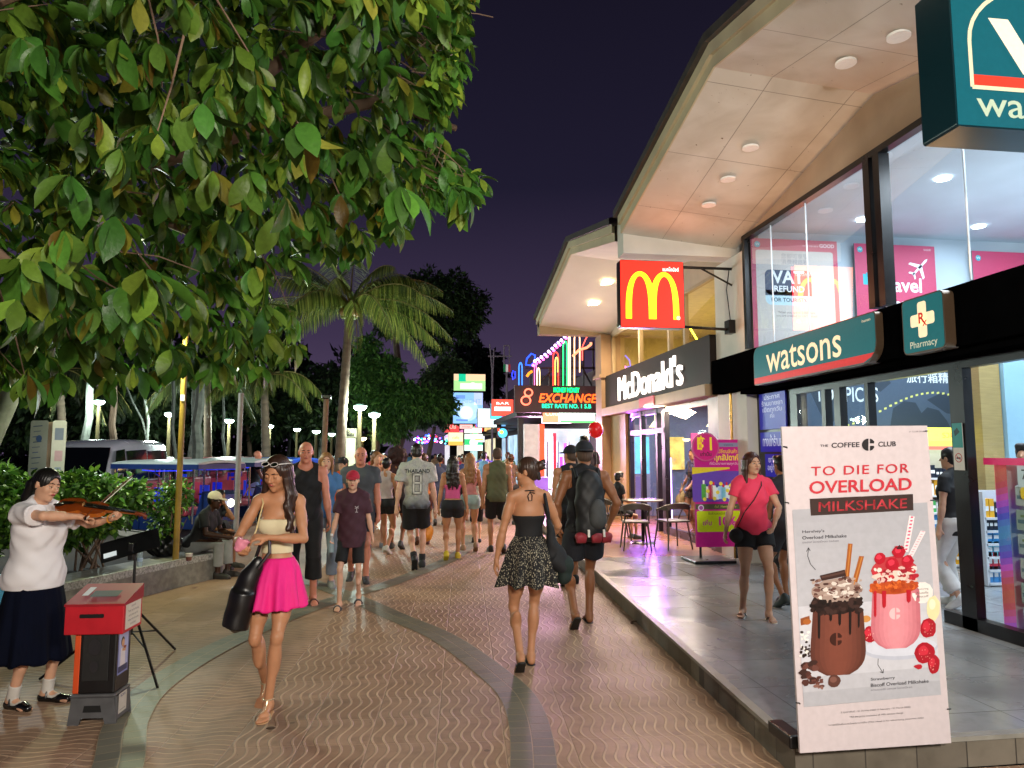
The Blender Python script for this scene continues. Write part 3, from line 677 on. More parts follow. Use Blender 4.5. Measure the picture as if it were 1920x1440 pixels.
def tile_mat(T, c1, c2, joint, rough=(.08, .25), bump=.001, off=(0, 0), rot=0., jw=.006, stain='#3a3a3c', sa=.5):
    m, nt, b = mat_base('floor_tiles'); L = nt.links.new
    tc = N(nt, 'ShaderNodeTexCoord'); mp = N(nt, 'ShaderNodeMapping'); mp.inputs['Rotation'].default_value = (0, 0, rot); mp.inputs['Location'].default_value = (off[0]+50*T, off[1]+50*T, 0); L(tc.outputs['Object'], mp.inputs[0])
    sp = N(nt, 'ShaderNodeSeparateXYZ'); L(mp.outputs[0], sp.inputs[0])
    du, dv = mth(nt, 'DIVIDE', sp.outputs[0], T), mth(nt, 'DIVIDE', sp.outputs[1], T)
    tu, tv = mth(nt, 'FLOOR', du), mth(nt, 'FLOOR', dv); fu, fv = mth(nt, 'SUBTRACT', du, tu), mth(nt, 'SUBTRACT', dv, tv)
    cb = N(nt, 'ShaderNodeCombineXYZ'); L(tu, cb.inputs[0]); L(tv, cb.inputs[1]); wn = N(nt, 'ShaderNodeTexWhiteNoise', noise_dimensions='3D'); L(cb.outputs[0], wn.inputs[0])
    e = mth(nt, 'MINIMUM', mth(nt, 'MINIMUM', fu, mth(nt, 'SUBTRACT', 1., fu)), mth(nt, 'MINIMUM', fv, mth(nt, 'SUBTRACT', 1., fv)))
    j = mth(nt, 'LESS_THAN', e, jw)
    n1 = noise_n(nt, tc.outputs['Object'], 1.3, 6, .5); n2 = noise_n(nt, tc.outputs['Object'], 14, 5)
    c = cmix(nt, wn.outputs['Value'], S(c1), S(c2)); c = cmix(nt, ramp(nt, n1, [(.42, 0), (.75, sa)]), c, S(stain)); c = cmix(nt, ramp(nt, n2, [(.5, 0), (.8, .25)]), c, S(stain))
    c = cmix(nt, j, c, S(joint)); L(c, b.inputs['Base Color']); L(ramp(nt, n1, [(.3, rough[0]), (.75, rough[1])]), b.inputs['Roughness'])
    bp = N(nt, 'ShaderNodeBump'); bp.inputs['Distance'].default_value = bump; L(mth(nt, 'ADD', mth(nt, 'MULTIPLY', n2, .4), mth(nt, 'MULTIPLY', j, -1.)), bp.inputs['Height']); L(bp.outputs[0], b.inputs['Normal'])
    return m
def sheet(name, pts, z, mat, uv=None):
    b = MB().add([(x, y, z) for x, y in pts], [tuple(range(len(pts)))]); return struct(b.build(name, mat))
asph = M('#35343a', .75, 0, .25, 1.5, .004, 90)
sheet('ground', [(-400, -60), (400, -60), (400, 700), (-400, 700)], -.14, asph)
PX = lambda y: 2.0+(y-3.67)*.0673            # right-hand step line
b = MB(); ys = [-6, 3.67, 10.5, 20, 60, 160]
L_ = [(-4.9, -6), (-4.9, 8.5), (-3.9, 11.5), (-3.9, 160)]
pts = [(11., -6), (11., 3.6), (PX(3.67), 3.67)]+[(PX(y), y) for y in (10.5, 20, 60, 160)]
b.add([(x, y, 0) for x, y in pts+L_[::-1]], [tuple(range(len(pts)+4))])
b.add([(x, y, 0) for x, y in L_]+[(x, y, -.14) for x, y in L_], [(i, i+4, i+5, i+1) for i in range(3)])
struct(b.build('pavement', paving_mat()))
def band(name, ctrl, w, z, mat):
    P_ = [np.array(c, float) for c in ctrl]; P_ = [2*P_[0]-P_[1]]+P_+[2*P_[-1]-P_[-2]]; pts = []
    for i in range(1, len(P_)-2):
        for k in range(10):
            t = k/10; a, b_, c, d = P_[i-1:i+3]
            pts.append(.5*((2*b_)+(-a+c)*t+(2*a-5*b_+4*c-d)*t*t+(-a+3*b_-3*c+d)*t**3))
    pts.append(P_[-2]); pts = np.array(pts); T_ = np.gradient(pts, axis=0); T_ /= np.linalg.norm(T_, axis=1)[:, None]; Nn = np.stack([T_[:, 1], -T_[:, 0]], 1)
    ln = np.concatenate([[0], np.cumsum(np.linalg.norm(np.diff(pts, axis=0), axis=1))]); n = len(pts)
    v = np.concatenate([np.c_[pts-Nn*w/2, np.full(n, z)], np.c_[pts+Nn*w/2, np.full(n, z)]]); me = bpy.data.meshes.new(name)
    me.from_pydata(v.tolist(), [], [(i, n+i, n+i+1, i+1) for i in range(n-1)]); uv = me.uv_layers.new(name='UVMap')
    for p in me.polygons:
        for li in p.loop_indices:
            vi = me.loops[li].vertex_index; uv.data[li].uv = (ln[vi % n], w*(vi >= n))
    if me.polygons[0].normal.z < 0: me.flip_normals()
    me.materials.append(mat); return struct(link(bpy.data.objects.new(name, me)))
def brick_band_mat():
    m, nt, b = mat_base('grey_brick_band'); L = nt.links.new; uv = N(nt, 'ShaderNodeUVMap'); tc = N(nt, 'ShaderNodeTexCoord')
    br = N(nt, 'ShaderNodeTexBrick'); L(uv.outputs[0], br.inputs['Vector']); br.inputs['Scale'].default_value = 1.
    br.inputs['Brick Width'].default_value = .115; br.inputs['Row Height'].default_value = .13; br.inputs['Mortar Size'].default_value = .0045; br.inputs['Mortar Smooth'].default_value = .2
    br.inputs['Color1'].default_value = S('#5a5a50'); br.inputs['Color2'].default_value = S('#6c695c'); br.inputs['Mortar'].default_value = S('#8f8068')
    n1 = noise_n(nt, tc.outputs['Object'], 3, 5); c = cmix(nt, ramp(nt, n1, [(.4, 0), (.75, .6)]), br.outputs[0], S('#6a6654')); L(c, b.inputs['Base Color'])
    b.inputs['Roughness'].default_value = .5; bp = N(nt, 'ShaderNodeBump'); bp.inputs['Distance'].default_value = .004
    L(mth(nt, 'ADD', mth(nt, 'MULTIPLY', br.outputs['Fac'], -1.), mth(nt, 'MULTIPLY', noise_n(nt, tc.outputs['Object'], 40, 3), .3)), bp.inputs['Height']); L(bp.outputs[0], b.inputs['Normal']); return m
bbm = brick_band_mat()
band('brick_band_near_circle', [(.15, 1.9), (.42, 3.0), (.66, 4.0), (.74, 4.97), (.61, 5.7), (.27, 6.81), (-.2, 7.74), (-.76, 8.86), (-1.5, 10.1), (-2.3, 11.3)], .26, .004, bbm)
band('brick_band_far_circle', [(-1.0, 2.0), (-1.32, 3.2), (-1.58, 4.28), (-1.8, 5.0), (-1.86, 5.75), (-1.67, 6.79), (-1.25, 7.95), (-.79, 8.87), (-.38, 9.5), (.14, 10.61), (.64, 11.89), (1.0, 13.4), (1.1, 15)], .26, .008, bbm)
# grey shop platform with a real step, warm terrace in front of the burger restaurant
grey_t = tile_mat(.6, '#909396', '#9fa2a4', '#64666a', (.14, .36), .0008, (.1, .2), R(0), .007, '#4a4a48', .7)
kerb_t = tile_mat(.3, '#6a6258', '#82796c', '#3c3732', (.4, .6), .002, (0, 0), 0, .012, '#38322a', .8)
b = MB(); e0 = [(PX(y), y) for y in (3.67, 6, 8, 10.45)]
out = [(11., 3.72)]+e0+[(11., 10.45)]
b.add([(x, y, .16) for x, y in out], [tuple(range(len(out)))[::-1]] ); struct(b.build('shop_platform', grey_t))
b = MB(); ring = [(11., 3.72)]+[(PX(y), y) for y in (3.67, 6, 8, 10.45, 14, 17.6, 19.2)]
for (x0, y0), (x1, y1) in zip(ring[:-1], ring[1:]):
    b.add([(x0, y0, 0), (x1, y1, 0), (x1, y1, .158), (x0, y0, .158)], [(0, 1, 2, 3)])
struct(b.build('kerb', kerb_t))
b = MB()
for (x0, y0), (x1, y1) in zip(ring[:-1], ring[1:]):
    d = np.array([x1-x0, y1-y0]); d /= np.linalg.norm(d); n = np.array([-d[1], d[0]]) if y0 > 3.7 or x1 < 3 and y1 > 3.68 else np.array([0, -1.])
    p = [np.array([x0, y0]), np.array([x1, y1])]; i0 = [q-n*.05 if n[1] > -1 else q+A_(0, .05) for q in p]; o0 = [q+n*.012 for q in p]
    b.add([(*o0[0], .164), (*o0[1], .164), (*i0[1], .164), (*i0[0], .164), (*o0[0], .14), (*o0[1], .14)], [(0, 1, 2, 3), (4, 5, 1, 0)])
struct(b.build('kerb_edge', M('#8a867e', .45, 0, .15, 8, .001, 60)))
warm_t = tile_mat(.4, '#8a5a3c', '#9a6a48', '#5c4030', (.22, .4), .001, (0, 0), R(3), .008, '#5c4030', .4)
b = MB(); b.add([(PX(10.45), 10.45, .16), (11, 10.45, .16), (11, 19.2, .16), (PX(19.2), 19.2, .16)], [(0, 1, 2, 3)]); struct(b.build('restaurant_terrace', warm_t))
# dirty concrete apron in front of the platform on the right
b = MB(); b.add([(PX(3.6)+.02, -5, .004), (10.9, -5, .004), (10.9, 3.6, .004), (PX(3.6)+.02, 3.6, .004)], [(0, 1, 2, 3)])
struct(b.build('concrete_apron', M('#6a6048', .8, 0, .35, 2.5, .004, 50)))
# drain strip and litter
# ------------------------------------------------------------------ shop buildings on the right
WHITE_P = M('#dcd8ce', .6, 0, .10, 2.0, .0015, 30); CREAM = M('#bfb294', .6, 0, .10, 2.0, .0015, 30); BLACK = M('#060607', .6, 0, .2, 5, .0005, 30, spec=0.)
FRAME = M('#121113', .3, .3, .2, 5); STEEL = M('#8a7a66', .3, .85, .15, 6)
def soffit_mat(c):
    m, nt, b = mat_base('soffit_panels'); L = nt.links.new; tc = N(nt, 'ShaderNodeTexCoord'); sp = N(nt, 'ShaderNodeSeparateXYZ'); L(tc.outputs['Object'], sp.inputs[0])
    fy = mth(nt, 'FRACT', mth(nt, 'DIVIDE', mth(nt, 'ADD', sp.outputs[1], 20.2), 1.2)); fx = mth(nt, 'FRACT', mth(nt, 'DIVIDE', mth(nt, 'ADD', sp.outputs[0], 20.45), .92))
    j = mth(nt, 'MAXIMUM', mth(nt, 'LESS_THAN', fy, .006), mth(nt, 'LESS_THAN', fx, .007))
    n1 = noise_n(nt, tc.outputs['Object'], 1.1, 6, .6); n2 = noise_n(nt, tc.outputs['Object'], 22, 4)
    cc = cmix(nt, ramp(nt, n1, [(.35, 0), (.75, .55)]), S(c), S('#a1917c')); cc = cmix(nt, mth(nt, 'GREATER_THAN', n2, .73), cc, S('#7d6d5a')); cc = cmix(nt, mth(nt, 'MULTIPLY', j, .65), cc, S('#5d4e42'))
    cc = cmix(nt, ramp(nt, noise_n(nt, tc.outputs['Object'], .5, 7, 1.5), [(.52, 0), (.7, .45)]), cc, S('#8d7c66'))
    L(cc, b.inputs['Base Color']); b.inputs['Roughness'].default_value = .85; b.inputs['Specular IOR Level'].default_value = .15; bp = N(nt, 'ShaderNodeBump'); bp.inputs['Distance'].default_value = .004; L(mth(nt, 'ADD', mth(nt, 'MULTIPLY', j, -1.), n1), bp.inputs['Height']); L(bp.outputs[0], b.inputs['Normal']); return m
def eave(parent, y0, y1, pk, zp, sl, XE=3.0, XW=4.78, zw=-.47, ze=-.30, m_soff=None, wallz=4.87):
    """gable-fronted overhang: roof edge, boards, soffit; zp is the ridge height of the outer edge"""
    z = lambda y: zp-sl*abs(y-pk); Y3 = [y0, pk, y1]
    b = WM()
    b.add([(XE, y, z(y)+ze) for y in Y3]+[(XW, y, z(y)+zw) for y in Y3], [(0, 1, 4, 3), (1, 2, 5, 4)]); b.build('soffit', m_soff or soffit_mat('#dedad4'), parent)
    b = WM()
    for a, c in ((y0, pk), (pk, y1)):
        b.add([(XE-.02, a, z(a)-.30), (XE-.02, c, z(c)-.30), (XE-.02, c, z(c)-.06), (XE-.02, a, z(a)-.06), (XE+.03, a, z(a)-.30), (XE+.03, c, z(c)-.30)], [(0, 1, 2, 3), (4, 5, 1, 0)])
        b.add([(XE-.06, a, z(a)-.17), (XE-.06, c, z(c)-.17), (XE-.06, c, z(c)-.04), (XE-.06, a, z(a)-.04), (XE-.02, a, z(a)-.17), (XE-.02, c, z(c)-.17)], [(0, 1, 2, 3), (4, 5, 1, 0)])
    b.build('eave_board', CREAM, parent)
    b = WM()
    for a, c in ((y0-.05, pk), (pk, y1+.05)):
        n = 1
        b.add([(XE-.12, a, z(a)-.04), (XE-.12, c, z(c)-.04), (XE-.12, c, z(c)+.06), (XE-.12, a, z(a)+.06), (XE-.02, a, z(a)-.04), (XE-.02, c, z(c)-.04), (9.5, a, z(a)+1.8), (9.5, c, z(c)+1.8)], [(0, 1, 2, 3), (4, 5, 1, 0), (3, 2, 7, 6)])
    b.build('roof', M('#3d3833', .6, .1, .25, 9, .002, 30), parent)
    b = WM()
    for a, c in ((y0, pk), (pk, y1)): b.add([(XW-.025, a, wallz), (XW-.025, c, wallz), (XW-.025, c, z(c)+zw+.01), (XW-.025, a, z(a)+zw+.01)], [(0, 1, 2, 3)])
    b.build('wall_strip', M('#b5a08a', .7, 0, .12, 2, .001, 30), parent)
    return z
WB = thing('pharmacy_building', 'two storey pharmacy building with folded white overhang and tall bright windows', 'building', (4.75, 6.6, 0))

zW = eave(WB, 3.0, 9.98, 6.6, 5.95, .205)
b = WM(); b.box((3.02, 9.98, 4.66), (5.3, 10.28, 5.18)); b.build('end_beam', WHITE_P, WB)
b = WM(); b.box((4.70, 9.62, .16), (5.3, 10.6, 4.655)); b.build('pillar', WHITE_P, WB)
b = WM()
for y in (9.99,): b.box((4.692, y, 3.3), (4.699, y+.006, 4.6))
b.color('#888888')
# long window over the fascia, black frame
YM = [3.0, 6.62, 9.56]
f = WM(); f.box((4.70, 3.0, 4.80), (4.80, 9.62, 4.87)); f.box((4.70, 6.50, 3.2), (4.82, 6.60, 4.80)); f.box((4.68, 6.64, 3.2), (4.80, 6.74, 4.80)); f.box((4.70, 9.54, 3.2), (4.80, 9.615, 4.80)); f.box((4.70, 2.9, 3.2), (4.80, 3.0, 4.87))
fr = f.build('upper_window_frame', FRAME, WB)
for i, (a, c) in enumerate(((3.0, 6.5), (6.74, 9.54))):
    g = WM(); g.add([(4.76, a, 3.18), (4.76, c, 3.18), (4.76, c, 4.81), (4.76, a, 4.81)], [(0, 1, 2, 3)]); g.build('upper_window_pane', glass_mat(refl=2.8), WB)
for y in (8.87, 8.0, 5.45, 4.3): b = WM(); b.box((4.752, y-.004, 3.2), (4.768, y+.004, 4.8)); b.build('pane_joint', M('#dfe8ee', .3), WB)
# black fascia over the doors
b = WM(); b.box((4.52, 2.0, 2.60), (4.9, 10.4, 3.12), bev=.01); b.box((4.60, 2.0, 2.54), (4.95, 9.6, 2.597)); b.build('fascia', BLACK, WB)
b = WM(); b.box((4.72, 9.63, .165), (5.25, 10.61, 2.56)) ; b.build('marble_facing', M('#8f8b88', .25, 0, .25, 3, 0, 30, stretch=(1, 1, .4)), WB)
b = WM(); b.tube([(4.66, 10.05, .17), (4.66, 10.05, 2.64)], .022, 10); b.build('downpipe', M('#b08a4a', .3, .8), WB, True)
# entrance and shop window at street level
GX = 4.88
def yat(px, py=900, X=GX): return atx(px, py, X)[1]
f = WM(); f.box((GX-.05, 2.0, .16), (GX+.05, 6.1, .27)); f.box((GX-.04, 2.0, 2.46), (GX+.04, 8.6, 2.56))
for px, w in ((1812, .085), (1640, .03), (1583, .06), (1557, .04)):
    y = yat(px); f.box((GX-.05, y-w, .16 if px > 1700 else .17), (GX+.04, y+w, 2.46))
f.build('door_frame', FRAME, WB)
yd = yat(1812)
g = WM(); g.add([(GX, 2.0, .27), (GX, yd-.08, .27), (GX, yd-.08, 2.46), (GX, 2.0, 2.46)], [(0, 1, 2, 3)]); g.build('shop_window_pane', glass_mat(), WB)
g = WM(); g.add([(GX, yat(1640), .2), (GX, yat(1590), .2), (GX, yat(1590), 2.46), (GX, yat(1640), 2.46)], [(0, 1, 2, 3)]); g.build('sliding_door_pane', glass_mat(), WB)
g = WM(); g.add([(GX, yat(1557), .2), (GX, 8.55, .2), (GX, 8.55, 2.46), (GX, yat(1557), 2.46)], [(0, 1, 2, 3)]); g.build('side_pane', glass_mat(), WB)
b = WM(); b.box((4.86, 8.55, .165), (5.0, 9.62, 2.56)); b.build('dark_panel_wall', M('#131318', .35, 0, .2, 4), WB)
# interior shell
IW = M('#c4d2dc', .6, 0, .05, 2)
b = WM(); b.box((4.95, 9.6, .17), (11., 9.75, 5.0)); b.build('rear_wall', IW, WB)
b = WM(); b.box((4.80, 2.9, 4.95), (11., 9.6, 5.05)); b.build('shop_ceiling', IW, WB)
b = WM(); b.box((11., 2.0, .17), (11.1, 9.75, 5.0)); b.box((4.9, 1.9, .17), (11., 2.0, 5.0)); b.build('side_wall', IW, WB)
b = WM(); b.color('#a8905c'); b.box((5.02, 9.30, .17), (5.32, 9.6, 2.95)); b.build('wood_post', M('#a8905c', .5, 0, .12, 4, 0, 30, stretch=(1, 1, 12)), WB)
x0, x1 = aty(1830, 700, 8.6)[0], aty(1868, 700, 8.6)[0]
b = WM(); b.box((x0, 8.55, .17), (x1, 8.75, 2.98)); b.build('wood_post', M('#a8905c', .5, 0, .12, 4, 0, 30, stretch=(1, 1, 12)), WB)
b = WM(); b.box((x1+.02, 8.5, .17), (11, 8.62, 2.95)); b.build('pale_wall_panel', M('#9cc3d6', .5, 0, .06, 2), WB)
for k, (px, py) in enumerate(((1768, 335), (1618, 412), (1835, 425), (1700, 380))):
    p = atz(px, py, 4.94)
    if k == 3: continue
    d = MB_disc = WM(); d.lathe([(.085, -.012), (.085, .0)], (p[0], p[1], 4.945), 20); d.build('downlight', M('#eaf6ff', .4, emit=14, var=0), WB)
light('shop_ceiling_panel', 'AREA', (7.4, 6.3, 4.9), 300, (.76, .9, 1), 3.6, (7.4, 6.3, 0), size_y=5.0)
light('shop_ceiling_fill', 'AREA', (7.6, 6.4, 3.3), 60, (.8, .92, 1), 3, (7.6, 6.4, 6), size_y=4)  # upward fill with no fixture, added to whiten the shop ceiling
light('shop_front_fill', 'AREA', (5.6, 5.8, 4.85), 100, COOL, .5, (4.2, 5.8, 0), size_y=4.6)  # added area light without a fixture, strengthens the glow out of the windows
# soffit downlights of the overhang (unlit rims)
for px, py in ((1685, 68), (1586, 118), (1407, 277), (1365, 336), (1329, 384)):
    # intersect with the sloping soffit
    for y_ in np.linspace(4, 9.9, 400):
        q = aty(px, py, y_); zo, zi = zW(y_)-.30, zW(y_)-.47
        t = (q[0]-3.0)/1.78; zz = zo+(zi-zo)*t
        if q[2] < zz+.004 and q[2] > zz-.03: break
    m = WM(); m.lathe([(.082, -.012), (.095, -.012), (.095, .01), (.082, .01)], (q[0], q[1], q[2]), 24); m.color('#8f8578').lathe([(.08, -.004), (.08, .004)], (q[0], q[1], q[2]), 24)
    m.build('soffit_light', VC(.5), WB, True)
light('fascia_uplight', 'AREA', (4.62, 7.4, 3.24), 15, (1, .55, .26), .08, (4.3, 7.4, 5.6), size_y=4.2)
# ---------------- posters and panels inside
def poster_thing(o, u, v, label, fn, cat='poster', name='poster', mat=None, back='#888888', size=(1, 1), th=.02, group=None):
    p = Panel(o, u, v); ctr = p.P(size[0]/2, 0, 0)
    t = thing(name, label, cat, tuple(ctr), 0, group)
    b = WM(); b.color(back)
    c = [p.P(x, y, 0) for x, y in ((0, 0), (size[0], 0), (size[0], size[1]), (0, size[1]))]; d = [q-p.w*th for q in c]
    b.add(c+d, [(0, 1, 2, 3), (7, 6, 5, 4), (0, 4, 5, 1), (1, 5, 6, 2), (2, 6, 7, 3), (3, 7, 4, 0)]); b.build('board', VC(.5), t)
    fn(p); p.build('print', mat or VC(.45), t); return t
def back_rect(px0, py0, px1, py1, Y):
    a = aty(px0, py0, Y); b_ = aty(px1, py1, Y); return a[0], b_[2], b_[0]-a[0], a[2]-b_[2]
PY = 9.5
def wmark(p, x, y, r=.045):
    p.disc(x, y, r, '#3ab0c0', 3); p.text('W', x, y, r*1.4, '#ffffff', 4)
x, z, w, h = back_rect(1407, 446, 1578, 660, PY)
def f1(p):
    H = h; p.rect(0, 0, w, H, '#c8506e', 1); p.rrect(.07, -0.02 if False else 0, w-.07, H-.17, .04, '#cfc9c4', 2); wmark(p, .10, H-.09)
    p.text('WHAT YOU SEE IS', w-.42, H-.09, .03, '#f4e8ec', 2); p.text('GOOD', w-.16, H-.08, .075, '#f4e8ec', 2, bold=.02)
    p.text('您即可享受\n消费税退税', w*.5, H-.30, .085, '#8f8f98', 3); 
    p.rrect(.20, H-.98, .92, H-.46, .09, '#bfe0ee', 3); p.rrect(.20, H-.83, .92, H-.46, .08, '#3c4a66', 4); p.rect(.20, H-.84, .92, H-.76, '#3c4a66', 4)
    p.poly([(.66, H-.46), (.84, H-.46), (.92, H-.54), (.92, H-.84), (.62, H-.84)], '#c02c58', 5)
    p.text('VAT', .56, H-.575, .26, '#f4fbff', 6, bold=.025); p.text('REFUND', .57, H-.745, .125, '#f4fbff', 6, bold=.02); p.text('FOR TOURISTS', .56, H-.905, .082, '#2c3e56', 6, bold=.015)
    p.text('When you spend 2,000 Baht\nyou are entitled to VAT refund', w*.5, H-1.11, .05, '#77767c', 3)
poster_thing((x, PY, z), (1, 0, 0), (0, 0, 1), 'pink framed tax refund poster behind the upper window, nearest the black frame end', f1, size=(w, h), group='posters behind the upper window')
x, z, w2, h2 = back_rect(1601, 456, 1765, 690, PY)
def f2(p):
    w, H = w2, h2; p.rect(0, 0, w, H, '#c8486c', 1); wmark(p, .09, H-.09); p.text('GOOD', w-.12, H-.06, .04, '#f4e8ec', 2)
    p.rect(.12, H-.62, .28, H-.46, '#38b4c4', 2); p.rect(.17, H-.52, .27, H-.44, '#38b4c4', 3); p.text('travel', w*.56, H-.62, .30, '#f6f4f6', 4, bold=.02); p.text('essentials', w*.58, H-.90, .24, '#f6f4f6', 4, bold=.02)
    a = Panel(p.P(w-.26, H-.33, 0), p.u*.7+p.vv*.7, -p.u*.7+p.vv*.7)
    for q in ([(-.17, -.014), (.15, -.018), (.19, 0), (.15, .018), (-.17, .014)], [(-.02, 0), (.05, 0), (-.06, .16), (-.10, .16)], [(-.02, 0), (.05, 0), (-.06, -.16), (-.10, -.16)], [(-.16, 0), (-.12, 0), (-.17, .07), (-.2, .07)], [(-.16, 0), (-.12, 0), (-.17, -.07), (-.2, -.07)]):
        p.color('#f2f6fa'); p.add([a.P(*c, 4) for c in q], [tuple(range(len(q)))])
poster_thing((x, PY, z), (1, 0, 0), (0, 0, 1), 'pink travel poster with white aeroplane, middle of the posters behind the upper window', f2, size=(w2, h2), group='posters behind the upper window')
x, z, w3, h3 = back_rect(1822, 470, 1990, 690, PY)
def f3(p): p.rect(0, 0, w3, h3, '#c8486c', 1); wmark(p, .10, h3-.11); p.text('new in', w3*.5, h3-.7, .22, '#f6f4f6', 3, bold=.02)
poster_thing((x, PY, z), (1, 0, 0), (0, 0, 1), 'pink poster cut by the photo edge, rightmost behind the upper window', f3, size=(w3, h3), group='posters behind the upper window')
x, z, w4, h4 = back_rect(1487, 690, 1826, 806, PY)
def f4(p):
    w, H = w4, h4; p.rect(0, 0, w, H, '#4a5a6e', 1)
    for blob in ([(.2, .5), (.34, .62), (.55, .6), (.7, .45), (.62, .3), (.5, .12), (.4, .02), (.3, .25)], [(1.2, .02), (1.25, .28), (1.4, .38), (1.55, .36), (1.62, .22), (1.7, .30), (1.85, .26), (1.95, .12), (2.0, .0)], [(1.0, .55), (1.05, .68), (1.2, .7), (1.24, .62), (1.1, .5)], [(1.7, .4), (1.9, .5), (2.1, .42), (2.2, .2), (1.95, .22)]):
        p.poly([(a*w/2.3, c*H/.8) for a, c in blob], '#35414f', 2)
    p.text('TOP PICKS', w*.29, H*.56, .30, '#dfe9ee', 4, width=.98, bold=.01); p.text('旅行箱精选', w*.78, H*.86, .17, '#dfe9ee', 4, bold=.012)
    for i in range(26):
        t = i/25; X = w*(.22+.76*t); Yy = H*(.30+.30*math.sin((t*1.25-.42)*math.pi)); p.poly([(X, Yy), (X+.04, Yy+.008), (X+.04, Yy+.036), (X, Yy+.028)], '#d8dc7c', 3)
    p.poly([(.36*w/2.3, H*.95), (.5*w/2.3, H*.95), (.45*w/2.3, H*.55), (.38*w/2.3, H*.55)], '#d4e04c', 3)
poster_thing((x, PY, z), (1, 0, 0), (0, 0, 1), 'slate blue world map panel with dotted yellow route on the shop rear wall', f4, 'panel', 'map_panel', size=(w4, h4))
# blue notice boards in Thai on the dark wall by the entrance
for (ya, yb, za, zb, tx, lb) in ((9.50, 8.78, 2.53, 2.03, 'ประกาศ\nร้านขายยา\nเปิดทุกวัน\nค่ะ', 'blue notice board with four lines of white lettering, topmost on the dark wall'), (9.50, 8.78, 1.99, 1.72, 'ทางเข้าร้านยา', 'blue notice board with one line of white lettering, middle of the dark wall'), (9.38, 8.72, 1.69, 1.38, 'ยาทุกชนิด\nอยู่ที่นี่ 06-3', 'blue notice board with two lines of lettering, lowest on the dark wall')):
    W_, H_ = ya-yb, za-zb; n_ = tx.count('\n')+1
    poster_thing((4.83, ya, zb), (0, -1, 0), (0, 0, 1), lb, lambda p: (p.rect(0, 0, W_, H_, '#1c1fa8', 1), p.text(tx, W_/2, H_*.5+(n_-1)*.02, H_/(n_*1.45), '#c8ccf0', 2, bold=.01, width=W_*.8)), 'sign', 'notice_board', VC(.4, .25), '#20208a', (W_, H_), .02, 'blue notice boards')
# ---------------- lightbox signs on the fascia
def lightbox(name, label, o, u, w, h, dep, fn, em=1.2, r=(.02,)*4, side='#5c4a3a', group=None, rim='#b8b09c', face=None, metal=.6):
    """sign box: body (rim and sides), lit face with its print; o lower left corner of the face"""
    p = Panel(o, u, (0, 0, 1), .0015); t = thing(name, label, 'sign', tuple(p.P(w/2, 0, -dep/p.lay)), 0, group)
    def outline(m_=0.):
        q = Panel(o, u, (0, 0, 1)); k = 7; pts = []
        for (cx, cy, a0, rr) in ((w-r[0], r[0], -90, r[0]), (w-r[1], h-r[1], 0, r[1]), (r[2], h-r[2], 90, r[2]), (r[3], r[3], 180, r[3])):
            pts += [(cx+(rr+m_)*math.cos(R(a0+90*i/k)), cy+(rr+m_)*math.sin(R(a0+90*i/k))) for i in range(k+1)]
        return pts
    ou = outline(.012); n = len(ou); b = WM().color(side); a = [p.P(x, y, -1.5) for x, y in ou]; c = [p.P(x, y, 0)-p.w*dep for x, y in ou]
    b.add(a+c, [(i, (i+1) % n, n+(i+1) % n, n+i) for i in range(n)]+[tuple(range(n)), tuple(range(n, 2*n))[::-1]]); b.build('body', VC(.3, 0, metal), t)
    fn(p); p.build('face', face or VC(.35, em, spec=.12), t); return t
def wf(p):
    w, h = 2.52, .48; p.rrect(0, 0, w, h, (.20, .03, .12, .03), '#0c4e52', 0); 
    p.poly([(0.0, .005), (w-.20, .005), (w-.08, .045), (w-.03, .085), (0.0, .085)], '#a82626', 1)
    p.text('watsons', w*.46, h*.57, .49, '#d2c09c', 2, bold=.008, width=1.62); p.text('ร้านขายยา', w-.13, h-.06, .035, '#d2c09c', 2)
ya = atx(1416, 690, 4.44)[1]; yb = atx(1655, 620, 4.44)[1]
lightbox('shop_sign', 'teal lightbox sign with cream shop lettering and red stripe on the black fascia', (4.44, 8.84, 2.60), (0, -1, 0), 2.52, .48, .14, wf, .9, (.20, .03, .12, .03), metal=.4)
def rx(p):
    w, h = .50, .48; p.rrect(0, 0, w, h, .04, '#0c4e52', 0); c = w/2; y = h*.58
    for (x0, y0, x1, y1) in ((c-.055, y-.16, c+.055, y+.16), (c-.15, y-.055, c+.15, y+.055)): p.rrect(x0, y0, x1, y1, .025, '#d2c09c', 1)
    p.text('℞', c, y, .13, '#a02020', 2, bold=.02) if False else p.text('R', c-.012, y+.01, .13, '#a02020', 2, bold=.03); p.text('x', c+.03, y-.03, .1, '#a02020', 2, bold=.02)
    p.text('Pharmacy', c, h*.13, .088, '#a8a890', 2)
yr = atx(1692, 620, 4.42)[1]
lightbox('pharmacy_cross_sign', 'square teal lightbox sign with cream cross on the black fascia', (4.42, 5.89, 2.60), (0, -1, 0), .50, .48, .14, rx, .9, (.04,)*4, metal=.4)
# projecting sign, top right
q0 = aty(1797, 233, 4.1)
def pj(p):
    w, h = 1.35, 1.05; p.rect(0, 0, w, h, '#125460', 0)
    arch = [(.12, .27), (.12, .60)]+[(.68-.56*math.cos(R(a)), .60+.42*math.sin(R(a))) for a in range(0, 181, 10)]+[(1.24, .27)]
    p.line(arch+[(.12, .27)], .028, '#d8cba8', 2); p.rect(.134, .284, 1.226, .36, '#cc3a2a', 1)
    p.text('w', .70, .64, .78, '#e8dcc0', 3, bold=.02, width=.86); p.text('watsons', .66, .15, .26, '#a8b8a0', 2, bold=.006, width=1.02)
lightbox('projecting_sign', 'large dark teal projecting sign with cream arch mark at the top right', (q0[0], 4.1, q0[2]), (1, 0, 0), 1.35, 1.05, .32, pj, .45, (.01,)*4, '#0a2c34', metal=.1)
